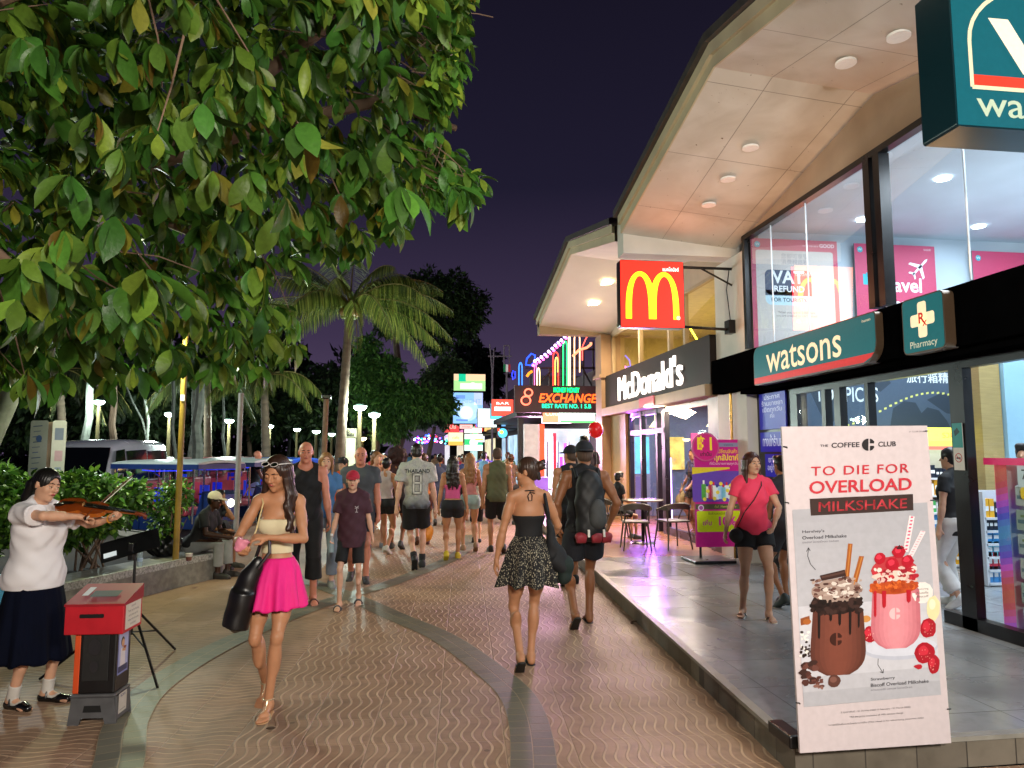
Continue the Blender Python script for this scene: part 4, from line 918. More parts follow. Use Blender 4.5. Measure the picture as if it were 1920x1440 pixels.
# stickers on the door frame
t = poster_thing((4.815, yat(1811)+.05, 1.55), (0, -1, 0), (0, 0, 1), 'teal cctv sticker above a no smoking sticker on the black door frame', lambda p: (p.rect(.0, .20, .12, .42, '#1f8a86', 1), p.poly([(.03, .30), (.09, .34), (.06, .38), (.02, .35)], '#0e3a3c', 2), p.rect(.005, 0, .115, .18, '#c8c4bc', 1), p.disc(.06, .11, .042, '#b03030', 2), p.disc(.06, .11, .034, '#c8c4bc', 3), p.rect(.035, .10, .085, .115, '#333333', 4), p.line([(.035, .13), (.085, .09)], .007, '#b03030', 5)), 'sticker', 'door_sticker', size=(.12, .42), th=.004, back='#c8c4bc')
# shelves at the back with packages
def gondola(x0, x1, y, z1, label, seed, head=None):
    r_ = random.Random(seed); t = thing('product_shelf', label, 'shelf', ((x0+x1)/2, y, .17)); b = WM().color('#d8d8dc'); b.box((x0, y, .17), (x1, y+.05, z1))
    n = 6; lv = [.2+i*(z1-.35)/n for i in range(n)]
    for z_ in lv: b.box((x0, y-.32, z_-.025), (x1, y, z_))
    for xx in (x0, x1): b.box((xx-.015, y-.32, .17), (xx+.015, y+.05, z1))
    b.build('rack', VC(.4), t); b = WM()
    pal = ['#d83a50', '#f0f0f0', '#3a8fd0', '#f0b030', '#4ab060', '#e8e0d0', '#a050b0', '#f07040', '#80c8e0', '#202838']
    for z_ in lv:
        x_ = x0+.03
        while x_ < x1-.1:
            c = r_.choice(pal); wd = r_.uniform(.05, .1); nn = r_.randint(2, 4); hh = r_.uniform(.13, .22)
            for k in range(nn):
                if x_+wd > x1-.02: break
                b.color(c).box((x_, y-.28, z_+.001), (x_+wd*.86, y-.12, z_+hh), bev=0); b.color('#f4f4f4').box((x_+.008, y-.283, z_+hh*.35), (x_+wd*.8, y-.2801, z_+hh*.6)); x_ += wd
    o = b.build('packages', VC(.3), t); o['kind'] = 'stuff'
    if head:
        p = Panel((x0, y-.33, z1), (1, 0, 0), (0, 0, 1)); head(p, x1-x0); p.build('header', VC(.4, 1.3), t)
gondola(6.4, 8.0, 9.2, 1.75, 'tall stocked shelf with lit yellow green header at the back of the pharmacy', 3, lambda p, w: (p.rect(0, 0, w, .3, '#e8e85a', 1), p.rect(0, .02, w, .12, '#b8d850', 2), p.rect(0, 0, w, .05, '#e06050', 3), p.text('รวมของดีต้องซื้อ', w*.72, .2, .12, '#c84030', 3)))
gondola(8.7, 10.4, 9.2, 1.75, 'stocked shelf with pink header along the rear wall, right of the lit one', 13, lambda p, w: (p.rect(0, 0, w, .26, '#e070a8', 1), p.text('SALE', w*.5, .13, .14, '#ffffff', 2)))
gondola(6.6, 7.7, 7.9, 1.25, 'low stocked shelf standing in front of the lit one', 21)
gondola(5.4, 6.2, 9.2, 1.6, 'stocked shelf beside the wooden post in the pharmacy', 5)
gondola(8.6, 10.6, 7.4, 1.45, 'stocked shelf under the pale blue wall panel', 8)
# hanging display rack behind the right-hand window
t = thing('display_rack', 'display rack of clear hanging packs with rainbow side and price cards', 'rack', (5.2, 4.9, .17))
b = WM().color('#b8c8c4'); b.box((5.10, 3.9, .2), (5.35, 5.62, 1.62)); b.build('back_panel', VC(.4), t)
b = WM(); cols = ['#4a6ae0', '#a03ad0', '#e03a90', '#40c0e0', '#50d070', '#f0e050', '#f08040', '#6a4ae0', '#3ab0e8']
import colorsys
for i in range(26):
    z_ = .2+i*.054; h1 = .5+.45*math.sin(i*.33); b.color('#%02x%02x%02x' % tuple(int(255*c) for c in colorsys.hsv_to_rgb((.55+.5*h1) % 1, .55, .75))).add([(5.02, 5.63, z_), (5.34, 5.63, z_+.05), (5.34, 5.63, z_+.104), (5.02, 5.63, z_+.054)], [(0, 1, 2, 3)]); b.add([(5.02, 5.62, z_), (5.02, 5.50, z_+.03), (5.02, 5.50, z_+.084), (5.02, 5.62, z_+.054)], [(0, 1, 2, 3)])
b.build('rainbow_side_panel', VC(.2, .25), t)
r_ = random.Random(4)
for i, yy in enumerate((5.34, 5.14, 4.90, 4.68, 4.4, 4.15)):
    b = WM()
    for k in range(6):
        z_ = .26+k*.2; j = r_.uniform(-.01, .01)
        b.color(('#b9cfd0', '#a9c0b4', '#c4d0cc')[(i+k) % 3]).box((5.015+j, yy-.085, z_), (5.075+j, yy+.085, z_+.17), bev=.012); b.color('#6f8f98').box((5.012+j, yy-.06, z_+.06), (5.014+j, yy+.06, z_+.09)); b.color('#88a070').box((5.012+j, yy-.05, z_+.11), (5.014+j, yy+.03, z_+.13))
    b.build('hanging_packs', VC(.12, spec=.8), t)
for yy, s_ in ((5.24, '72.-'), (4.72, '60.-')):
    p = Panel((5.0, yy+.13, 1.34), (0, -1, 0), (0, 0, 1)); p.rect(0, .08, .24, .27, '#b8c8c6', 0); p.text(s_, .13, .18, .12, '#26302c', 2); p.rrect(.02, -.02, .2, .08, .03, '#d8b828', 1); p.text('SALE', .11, .03, .05, '#a03018', 2); p.build('price_card', VC(.4, .2), t)
p = Panel((4.98, 5.7, 1.60), (0, -1, 0), (0, 0, 1)); p.rect(0, 0, 1.9, .06, '#c02858', 0); p.text('our hot selection   our hot selection', .95, .03, .045, '#f0e4e8', 2); p.build('red_banner', VC(.4, .5), t)
# ------------------------------------------------------------------ burger restaurant next door
RB = thing('restaurant_building', 'two storey burger restaurant with brown fascia and pale gabled overhang', 'building', (4.75, 14, 0))
BRN = M('#2c2420', .5, 0, .12, 3, .001, 30, spec=.1); TAN = M('#9a7a5a', .55, 0, .1, 3); TANL = M('#a89070', .55, 0, .1, 3)
zM = eave(RB, 10.30, 17.25, 13.4, 5.90, .215, m_soff=M('#d8d2c6', .7, 0, .06, 1.5, .001, 20), wallz=4.6)
b = WM(); b.box((2.98, 17.0, 4.62), (5.3, 17.3, 5.0), bev=.01); b.build('end_beam', TANL, RB)
b = WM(); b.box((4.50, 16.9, .16), (5.0, 17.45, 4.62)); b.box((4.44, 16.84, 3.55), (5.06, 17.5, 3.63)); b.build('corner_pillar', TAN, RB)
b = WM(); b.box((4.60, 10.62, 2.80), (4.95, 16.9, 3.58)); b.build('fascia', BRN, RB)
b = WM(); b.box((4.50, 10.62, 2.60), (4.95, 16.9, 2.79), bev=.01); b.build('canopy_ledge', TANL, RB)
b = WM(); b.color('#b03038'); b.box((4.48, 13.0, 2.62), (4.499, 13.9, 2.80)); b.build('red_plate', VC(.4, .4), RB)
f = WM()
for y in (10.65, 12.1, 12.9, 14.7, 16.85): f.box((4.76, y-.05, 3.58), (4.84, y+.05, 4.6))
f.box((4.76, 10.6, 4.55), (4.84, 16.9, 4.62)); f.build('upper_window_frame', TANL, RB)
g = WM(); g.add([(4.80, 10.6, 3.58), (4.80, 16.9, 3.58), (4.80, 16.9, 4.56), (4.80, 10.6, 4.56)], [(0, 1, 2, 3)]); g.build('upper_window_pane', glass_mat((1, .96, .85)), RB)
b = WM(); b.box((5.3, 10.7, 3.3), (9, 10.8, 4.8)); b.box((7.5, 10.8, 3.3), (7.6, 17.3, 4.8)); b.box((4.96, 17.2, 3.3), (7.6, 17.3, 4.8)); b.build('upstairs_wall', M('#c8b47c', .7, 0, .1, 2), RB)
b = WM(); b.box((4.86, 10.62, 4.65), (9, 17.3, 4.75)); b.box((4.96, 10.62, 2.95), (9, 17.3, 3.25)); b.build('upstairs_ceiling', M('#cbbf9c', .7), RB)
b = WM(); b.box((6.6, 12.4, 3.25), (6.7, 13.3, 4.2)); b.box((6.9, 14.4, 3.25), (7.0, 14.9, 4.6)); b.build('upstairs_partition', M('#8a6c4a', .7), RB)
light('upstairs_lamp', 'AREA', (5.8, 13.6, 4.6), 75, (1, .85, .45), 1.5, (5.8, 13.6, 0), size_y=5)
b = WM(); b.tube([(5.5, 13.2, 3.4), (5.5, 13.25, 3.9), (5.45, 13.5, 4.2)], .02, 8); b.build('neon_hook', M('#e8f040', .4, emit=4), RB)
for px, py in ((1138, 531), (1113, 570)):
    for y_ in np.linspace(10.5, 17, 500):
        q = aty(px, py, y_); zo, zi = zM(y_)-.30, zM(y_)-.47; zz = zo+(zi-zo)*(q[0]-3)/1.78
        if abs(q[2]-zz) < .012: break
    b = WM(); b.box((q[0]-.10, q[1]-.16, zz-.02), (q[0]+.10, q[1]+.16, zz-.005)); b.build('soffit_light', M('#ffe9b0', .4, emit=12, var=0), RB)
    light('soffit_lamp', 'SPOT', (q[0], q[1], zz-.05), 330, (1, .82, .6), .1, (q[0], q[1], 0), 150)
light('soffit_fill_light', 'AREA', (4.2, 13.6, 3.7), 14, (1, .93, .85), .4, (3.6, 13.6, 5.4), size_y=5)  # added strip above the fascia, no visible source, lifts the overhang
# ground floor: glazing, doors, posts
f = WM()
for y, w in ((11.1, .06), (13.35, .09), (13.75, .05), (14.75, .05), (15.6, .06)): f.box((4.78, y-w, .16), (4.88, y+w, 2.6))
f.box((4.79, 10.7, .16), (4.87, 13.4, .30)); f.box((4.77, 13.3, 2.1), (4.87, 15.7, 2.2)); f.box((4.79, 10.62, 2.5), (4.87, 16.9, 2.6)); f.build('door_frame', M('#23202a', .3, .3), RB)
b = WM(); b.box((4.72, 15.65, .16), (4.92, 16.9, 2.6)); b.build('tan_panel', M('#b08a58', .5), RB)
b = WM(); b.box((4.72, 10.62, .16), (4.9, 11.04, 2.6)); b.build('side_panel', M('#4a3a34', .4), RB)
for a, c in ((11.15, 13.25), (13.8, 14.7), (14.8, 15.55)):
    g = WM(); g.add([(4.83, a, .3), (4.83, c, .3), (4.83, c, 2.5), (4.83, a, 2.5)], [(0, 1, 2, 3)]); g.build('glass_pane', glass_mat(), RB)
b = WM(); b.box((8.2, 10.8, .17), (8.3, 17.3, 2.94)); b.box((4.9, 17.0, .17), (8.3, 17.1, 2.94)); b.box((4.96, 10.78, .17), (8.3, 10.85, 2.94)); b.build('dining_wall', M('#6a7890', .5, 0, .35, .8), RB)
b = WM(); b.color('#502030').box((7.2, 11.2, .17), (7.9, 16.5, 1.15)); b.color('#a02828').box((7.15, 11.2, 1.15), (7.95, 16.5, 1.2)); b.color('#d0b060').box((7.7, 11.3, 2.0), (7.8, 16.4, 2.5))
b.build('counter', VC(.3, .15), RB)
rr = random.Random(3)
b = WM()
for i in range(9):
    y = 11.3+i*.58; b.color(rr.choice(['#f0c030', '#e05030', '#f4f0e0', '#60c0d0'])).box((7.68, y, 2.02), (7.69, y+.5, 2.46))
b.build('menu_board', VC(.4, 1.6), RB)
for i, (x_, z_, w_, h_, c) in enumerate(((5.2, 1.2, .5, .9, '#40b8d8'), (5.9, 1.3, .7, .8, '#e8c060'), (6.8, 1.1, .6, 1.1, '#d84878'), (7.6, 1.4, .5, .7, '#58d0a0'))):
    b = WM(); b.box((x_, 16.93, z_), (x_+w_, 16.99, z_+h_), bev=.01); b.build('lit_picture', M(c, .4, 0, .5, 3, emit=1.0), RB)
for i, (x_, y_) in enumerate(((5.6, 12.0), (6.2, 12.9), (5.5, 15.9), (6.6, 15.2))):
    b = WM(); b.tube([(x_, y_, 2.94), (x_, y_, 2.45)], .008, 5); b.lathe([(.03, 2.45), (.14, 2.3)], (x_, y_, 0), 14); b.build('pendant_lamp', M('#e8d8a0', .4, emit=1.5), RB)
for y_ in (11.6, 12.6):
    b = WM(); b.color('#6a4030'); b.box((5.2, y_, .88), (5.9, y_+.5, .92)); b.tube([(5.55, y_+.25, .2), (5.55, y_+.25, .88)], .03, 8); b.color('#90303c').box((5.1, y_-.32, .2), (6.0, y_-.1, 1.15), bev=.04); b.build('dining_booth', VC(.4), RB)
light('dining_lamp', 'AREA', (6.4, 13.6, 2.85), 170, (.85, .95, 1), 2.5, (6.4, 13.6, 0), size_y=5)
light('dining_violet_lamp', 'AREA', (5.2, 15.6, 2.0), 150, (.45, .12, 1), .6, (3.5, 13.4, .2), size_y=1.5)
for k, (y, h_, c) in enumerate(((15.2, 1.5, '#9a50ff'), (14.95, 1.3, '#c9a0ff'), (15.9, 1.6, '#7a30ff'))):
    b = WM(); b.tube([(5.4+k*.1, y, .3), (5.4+k*.1, y, .3+h_)], .03, 8); b.build('violet_tube_light', M(c, .4, emit=5), RB)
# lettering on the fascia
t = thing('restaurant_fascia_sign', 'white glowing restaurant lettering on the brown fascia', 'sign', (4.55, 14.2, 3.15))
for i, ch in enumerate("McDonald's"): pass
ya, yb = atx(1161, 735, 4.58)[1], atx(1281, 700, 4.58)[1]
v, f_ = text_geo("McDonald's", 1, .004, 'CENTER', .03, 1.0)
sx_ = (ya-yb)/(v[:, 0].max()-v[:, 0].min()); b = WM(); v = v.copy(); yc = (v[:, 1].min()+v[:, 1].max())/2
hh = .56/(v[:, 1].max()-v[:, 1].min()); b.add(np.c_[4.56-v[:, 2]*.6, (ya+yb)/2-v[:, 0]*sx_, 3.16+(v[:, 1]-yc)*hh], f_); b.build('lettering', M('#fff6ee', .4, emit=1.3, var=0), t)
b = WM(); b.box((4.58, ya-.02, 3.12), (4.60, yb+.02, 3.20)); b.build('mounting_rail', FRAME, t)
# projecting arches sign
SX0, SX1 = aty(1163, 490, 9.9)[0], aty(1280, 490, 9.9)[0]; SZ0 = aty(1220, 613, 9.9)[2]; SW = SX1-SX0; SH = aty(1220, 490, 9.9)[2]-SZ0
def arches(p):
    w, h = SW, SH; p.rect(0, 0, w, h, '#f0281c', 0)
    def leg(x0, xm, x1, zt): pass
    y0, y1 = h*.12, h*.84
    def half(sg):
        cx = w*(.5+sg*.19); out, inn = [], []
        for i in range(25):
            a = math.pi*i/24; c, s_ = math.cos(a), math.sin(a)
            out.append((cx+sg*c*w*.235, y0+(y1-y0)*abs(s_)**.62)); inn.append((cx+sg*(c*w*.135+.005), y0+(y1-h*.07-y0)*abs(s_)**.62 if True else 0))
        n = len(out)
        for i in range(n-1): p.poly([out[i], out[i+1], inn[i+1], inn[i]] if sg < 0 else [inn[i], inn[i+1], out[i+1], out[i]], '#ffd21e', 1.0 if sg > 0 else 1.2)
    half(-1); half(1); p.text('แมคโดนัลด์', w*.80, h*.88, h*.075, '#ffd8d0', 2, bold=.02, width=w*.26); p.text('®', w*.91, h*.14, h*.08, '#ffd0c8', 2)
t = lightbox('arches_sign', 'red lightbox sign with yellow arches projecting from the white pillar', (SX0, 9.9, SZ0), (1, 0, 0), SW, SH, .16, arches, 1.9, (.02,)*4, '#28140f', metal=.2)
b = WM(); b.tube([(SX1, 9.98, SZ0+.03), (4.72, 9.98, SZ0+.0)], .022, 8); b.tube([(SX1, 9.98, SZ0+SH-.05), (4.72, 9.98, SZ0+SH-.05)], .022, 8); b.tube([(SX1+.3, 9.98, SZ0+SH-.05), (4.70, 9.98, SZ0+SH-.3)], .015, 8); b.box((4.6, 9.9, SZ0-.06), (4.70, 10.06, SZ0+.14)); b.tube([(4.66, 9.97, SZ0+SH-.05), (4.6, 9.95, SZ0+.6), (4.66, 9.97, SZ0+.1)], .008, 6)
b.build('bracket', FRAME, t, True)
light('arches_sign_glow', 'AREA', (SX0+SW/2, 9.85, SZ0+SH/2), 9, (1, .3, .12), SW, (SX0+SW/2, 5, SZ0), size_y=SH)
# ------------------------------------------------------------------ exchange shop and the neon above it
EB = thing('exchange_building', 'money exchange shop with dark sign board and neon on its roof', 'building', (4.8, 22, 0))
EY = 19.6
def xy(px, py, Y=EY): q = aty(px, py, Y); return q[0], q[2]
b = WM(); x0, z0 = xy(965, 768); x1, z1 = xy(1118, 728)
b.box((5.3, 19.7, 0), (9, 26, 4.2)); b.box((4.2, 26, 0), (9, 26.2, 4.6)); b.build('wall', M('#5a4a52', .6), EB)
b = WM(); xa, _ = xy(975, 900); xb, _ = xy(985, 900); b.box((xa, EY+.3, .16), (xb, EY+.5, 2.7)); b.box((x0+.1, EY+.3, 2.75), (5.3, 26, 2.9)); b.build('canopy', M('#2c2428', .5), EB)
b = WM(); xa, _ = xy(984, 800); xb, _ = xy(1012, 800); b.box((xa, EY+.1, .0), (xb, EY+.5, xy(0+990, 795)[1])); b.build('white_column', M('#e4dede', .5, emit=.22), EB)
b = WM(); xa, _ = xy(1013, 800); xb, _ = xy(1022, 800); b.box((xa, EY+.1, .0), (xb, EY+.3, xy(990, 795)[1])); b.build('red_edge', M('#e04a28', .4, emit=1.4), EB)
b = WM(); xa, za = xy(1022, 800); xb, _ = xy(1118, 800); b.box((xa, EY+1.6, .16), (xb+.2, EY+1.7, za)); b.build('bright_interior', M('#bcd6d8', .4, 0, .35, 1.4, emit=.85), EB)
f = WM()
for px in (1026, 1046, 1066, 1090): xa, za = xy(px, 828, EY+.6); f.box((xa-.02, EY+.6, .16), (xa+.02, EY+.66, za))
f.build('door_frame', FRAME, EB)
for px, c, h_ in ((1040, '#c02030', 2.3), (1052, '#9a3ae0', 1.6), (1060, '#b050e8', 2.0), (1034, '#e8e8ff', 2.2)):
    xa, _ = xy(px, 850, EY+1.2); b = WM(); b.box((xa-.04, EY+1.2, .2), (xa+.05, EY+1.24, h_)); b.build('light_strip', M(c, .4, emit=2.2), EB)
b = WM(); xa, _ = xy(1000, 940, EY-.2); xb, _ = xy(1028, 940, EY-.2); b.box((xa, EY-.2, 0), (xb, EY+.05, 1.05), bev=.02); tag(b.build('service_counter', M('#a070e0', .3, emit=.55)), 'violet lit service counter in front of the exchange shop', 'counter')
light('terrace_fill_light', 'AREA', (4.45, 13.8, 2.58), 260, (1, .74, .5), .3, (3.0, 13.0, 0), size_y=5)  # added fill below the ledge, brightens the terrace and the paving beyond
light('exchange_glow', 'AREA', (3.9, EY+1.0, 2.2), 420, (1, .5, .85), 1.2, (3.0, 12, .4), size_y=1.5)
def exb(p):
    w, h = x1-x0, z1-z0; p.rect(0, 0, w, h, '#4a3236', 0)
t = thing('exchange_sign', 'dark board with orange EXCHANGE neon lettering', 'sign', ((x0+x1)/2, EY, z0))
b = WM().color('#4a3236'); b.box((x0, EY, z0-.08), (x1+.05, EY+.12, z1+.06)); b.build('board', VC(.5, .12), t)
def neon_text(body, px, py, width_px, hpx, col, parent, em=3.5, name='lettering', Y=None, bold=.02, shear=0.):
    Y = (Y or EY)-.03; a = aty(px-width_px/2, py, Y); c = aty(px+width_px/2, py, Y); hh_ = aty(px, py-hpx/2, Y)[2]-aty(px, py+hpx/2, Y)[2]
    v, f_ = text_geo(body, 1, bold, 'CENTER', .0, 1., shear); v = v.copy(); v[:, 0] *= (c[0]-a[0])/(v[:, 0].max()-v[:, 0].min()); v[:, 1] -= (v[:, 1].max()+v[:, 1].min())/2; v[:, 1] *= hh_/(v[:, 1].max()-v[:, 1].min())
    b = WM(); b.add(np.c_[(a[0]+c[0])/2+v[:, 0], np.full(len(v), Y), a[2]+v[:, 1]], f_); return b.build(name, M(col, .4, emit=em, var=0), parent)
neon_text('EXCHANGE', 1063, 746, 110, 17, '#ff5a1c', t, 2.4, shear=.25); neon_text('MONEY MONEY', 1062, 731, 48, 9, '#00e08a', t, 2.2, 'upper_lettering'); neon_text('BEST RATE NO. 1 5.B', 1062, 761, 92, 8, '#10e0a0', t, 2.2, 'lower_lettering')
b = WM(); cx, cz = xy(991, 736, EY-.05); b.tube([(cx+.11*math.cos(a), EY-.05, cz+.1*math.sin(a)) for a in np.linspace(0, 6.28, 16)[:-1]], .022, 6, closed=True); cx2, cz2 = xy(986, 751, EY-.05); b.tube([(cx2+.13*math.cos(a), EY-.05, cz2+.12*math.sin(a)) for a in np.linspace(0, 6.28, 16)[:-1]], .022, 6, closed=True); b.build('coin_rings', M('#ff6a50', .4, emit=2.6), t)
xa, za = xy(1018, 792); xb, zb = xy(1116, 767)
lightbox('rate_board', 'white and green lightbox under the exchange lettering', (xa, EY+.02, za), (1, 0, 0), xb-xa, zb-za, .12, lambda p: (p.rect(0, 0, xb-xa, zb-za, '#f4fff8', 0), p.rect(0, 0, .45, zb-za, '#e08a68', 1), p.rect(.5, 0, xb-xa, .06, '#60e070', 1), p.text('CURRENCY EXCHANGE', (xb-xa)*.62, (zb-za)*.62, .16, '#b0d0c0', 2, bold=.02)), 1.7, (.01,)*4)
# neon arches standing on the roof of the exchange shop
NY = 20.6
def neon(name, label, pts, col, r=.035, em=3.2, closed=False, group='neon tubes over the exchange shop', Y=NY):
    b = WM(); P_ = [aty(px, py, Y) for px, py in pts]
    if not closed:
        Q = []
        for i in range(len(P_)-1):
            for k in range(4): Q.append(P_[i]+(P_[i+1]-P_[i])*k/4)
        P_ = Q+[P_[-1]]
    b.tube(P_, r*.55, 7, closed=closed); return tag(b.build(name, M(col, .4, emit=em*.75), None, True), label, 'neon light', group)
def archp(x0, x1, top, bot, bot2=None): 
    bot2 = bot2 or bot; return [(x0, bot), (x0, top+12)]+[((x0+x1)/2-(x1-x0)/2*math.cos(a), top+10-10*math.sin(a)) for a in np.linspace(.2, math.pi-.2, 7)]+[(x1, top+12), (x1, bot2)]
neon('neon_arch', 'green neon arch in the middle of the exchange roof', archp(1056, 1063, 640, 724), '#20e070')
neon('neon_arch', 'cream neon arch hugging the green one on the exchange roof', archp(1066, 1069, 628, 724), '#ffd0a0', .03)
neon('neon_arch', 'tall peach neon arch right of the green one', archp(1077, 1087, 626, 722, 698), '#ffc898')
neon('neon_arch', 'red neon arch left of the green one on the exchange roof', archp(1037, 1047, 660, 724), '#ff4030', .03)
neon('neon_arch', 'yellow neon arch inside the red one on the exchange roof', archp(1041, 1046, 670, 722, 698), '#ffd860', .03)
neon('neon_arch', 'short pale yellow neon arch beside the blue loop', archp(1007, 1012, 690, 724), '#ffe0a0', .03)
neon('neon_arch', 'short pink neon arch beside the blue loop', archp(1002, 1006, 684, 722), '#ff70b0', .02)
neon('neon_loop', 'slim blue neon loop at the street end of the exchange roof', archp(973, 979, 680, 722), '#2a6aff', .03, 4)
neon('neon_loop', 'large slanting blue neon loop over the exchange roof', [(986, 684), (988, 672), (996, 663), (1003, 666), (1003, 678), (996, 685)], '#1a40ff', .04, 5, True)
neon('neon_loop', 'small dark blue neon ring beyond the slim blue loop', [(960, 702), (962, 695), (966, 697), (966, 708), (962, 712)], '#2030e0', .03, 4, True)
neon('neon_curl', 'red neon curl under the end of the pale overhang', [(1092, 676), (1092, 650), (1098, 636), (1103, 628)], '#ff5a50', .03)
neon('neon_curl', 'orange neon wing under the end of the pale overhang', [(1074, 668), (1086, 656), (1100, 652), (1108, 646), (1108, 642)], '#ff9a70', .07, 2.2)
neon('neon_curl', 'orange neon blob left of the short pale arch', [(988, 706), (992, 700), (998, 696)], '#ff8a20', .07, 2.4)
neon('neon_post', 'pink neon post rising by the light string', [(1066, 724), (1066, 626)], '#ff60c0', .018)
t = thing('light_string', 'string of pink and white bulbs climbing over the exchange roof', 'string lights', (3.3, NY, 3.6)); b = WM()
path = [aty(px, py, NY-.1) for px, py in ((1000, 682), (1010, 676), (1022, 668), (1034, 658), (1044, 648), (1054, 640), (1064, 627))]; b.tube(path, .008, 5); b.build('wire', FRAME, t)
for i in range(22):
    u_ = i/21*6; k = min(int(u_), 5); q = path[k]+(path[k+1]-path[k])*(u_-k)+A_(0, 0, .05*(1 if i % 2 else -1)); b = WM(); b.ball(q, .045, 8, 6); b.build('bulb', M(('#ff60d0', '#ffd0ff', '#ff50a0', '#c0a0ff')[i % 4], .4, emit=5), t, True)
# roof truss behind the neon
t = thing('roof_truss', 'dark steel frame carrying the neon on the exchange roof', 'frame', (4.4, NY+.4, 2.9)); b = WM()
for px in (1000, 1030, 1052, 1074, 1094, 1112): a_ = aty(px, 728, NY+.4); c_ = aty(px, 640 if px > 1050 else 690, NY+.4); b.tube([a_, c_], .03, 6)
for py, p0 in ((728, 985), (690, 985), (655, 1050)): b.tube([aty(p0, py, NY+.4), aty(1116, py, NY+.4)], .03, 6)
b.tube([aty(1000, 728, NY+.4), aty(1040, 690, NY+.4)], .03, 6); b.tube([aty(1112, 728, NY+.4), aty(1074, 655, NY+.4)], .03, 6); b.build('bars', M('#3a3038', .5, .3), t)
# ------------------------------------------------------------------ the street beyond: shopfronts and screens
def screen(name, label, px0, py0, px1, py1, Y, fn, em=2., cat='sign', dep=.25, side='#1a1a20', group=None):
    x0, z0, w, h = back_rect(px0, py0, px1, py1, Y); return lightbox(name, label, (x0, Y, z0), (1, 0, 0), w, h, dep, lambda p: fn(p, w, h), em, (.02,)*4, side, group, metal=0)
screen('led_screen', 'green and peach video screen above the blue one over the far street', 851, 701, 910, 733, 36, lambda p, w, h: (p.rect(0, 0, w, h, '#a8dc90', 0), p.rect(0, h*.62, w, h, '#f0c8a0', 1), p.rect(w*.15, h*.55, w*.38, h, '#18c090', 2), p.rect(w*.2, h*.1, w*.9, h*.45, '#e8ffe0', 1), p.disc(w*.6, h*.3, h*.2, '#fffff0', 2)), .95)
screen('led_screen', 'tall pale blue video screen over the far street', 850, 736, 905, 794, 35, lambda p, w, h: (p.rect(0, 0, w, h, '#8cc0f8', 0), p.disc(w*.5, h*.42, w*.36, '#b8dcff', 1, ry=h*.34), p.disc(w*.45, h*.35, w*.22, '#e8f6ff', 2), p.rect(w*.1, h*.08, w*.5, h*.13, '#6a88d8', 3), p.rect(w*.08, h*.8, w*.4, h*.92, '#7098e8', 3), p.rect(w*.7, h*.6, w, h, '#b8c8ff', 1), p.text('NIGHT', w*.62, h*.72, .3, '#88a8f0', 2)), .95)
screen('shop_lightbox', 'blank white lightbox hanging below the pale blue screen', 896, 766, 931, 801, 30, lambda p, w, h: (p.rect(0, 0, w, h, '#e0f4f4', 0), p.text('SPA', w/2, h/2, h*.3, '#b8d8dc', 1)), 1.15)
screen('shop_lightbox', 'red lightbox with pale lettering at the tree line of the far street', 832, 781, 861, 811, 48, lambda p, w, h: (p.rect(0, 0, w, h, '#d84848', 0), p.text('BAR\nPUB', w*.5, h*.5, h*.33, '#ffb8a8', 1, bold=.02)), 1.0)
screen('shop_lightbox', 'orange and white lightbox low on the far street', 841, 811, 868, 835, 44, lambda p, w, h: (p.rect(0, 0, w, h, '#ffe8b8', 0), p.rect(0, 0, w, h*.3, '#f0b050', 1), p.text('cafe', w*.5, h*.6, h*.35, '#e08830', 1)), 1.1)
screen('shop_lightbox', 'green and white lightbox arch low on the far street', 871, 814, 905, 845, 40, lambda p, w, h: (p.rect(0, 0, w, h, '#e8fff0', 0), p.rect(0, h*.35, w*.4, h*.7, '#38c070', 1), p.rect(w*.6, h*.35, w, h*.7, '#38b080', 1), p.disc(w*.5, h*.5, h*.25, '#fffff0', 2)), 1.1)
screen('shop_lightbox', 'long white strip light above the green arch sign', 871, 802, 903, 812, 39, lambda p, w, h: p.rect(0, 0, w, h, '#fffaf0', 0), 1.3)
screen('shop_lightbox', 'pink strip sign under the pale blue screen', 862, 796, 886, 804, 37, lambda p, w, h: (p.rect(0, 0, w, h, '#ffb0a8', 0), p.text('massage', w/2, h/2, h*.6, '#e05050', 1)), 1.2)
screen('shop_lightbox', 'round blue and yellow sign near the white lightbox', 933, 803, 952, 821, 26, lambda p, w, h: (p.disc(w/2, h/2, h*.5, '#58c8e8', 0), p.disc(w*.4, h*.6, h*.2, '#f0e060', 1), p.rect(0, h*.7, w*.2, h, '#ff5030', 1)), 1.1)
fronts = [(5.0, 27, 6, 4.4, '#8a8c98', '#c8b0e8'), (4.9, 34, 7, 5.0, '#50404c', '#a8c8f0'), (4.7, 42, 7, 4.2, '#5c5048', '#ffe0b0'), (4.4, 50, 8, 4.6, '#484450', '#b8f0e0'), (4.0, 60, 10, 4.2, '#50484c', '#ffd8c0'), (3.4, 72, 12, 4.4, '#403c44', '#f8e8ff')]
wl = ['grey shopfront just beyond the exchange shop', 'dark shopfront second beyond the exchange shop', 'brown shopfront behind the round sign', 'shopfront with greenish window far along the street', 'shopfront with peach window far along the street', 'farthest shopfront at the end of the street']
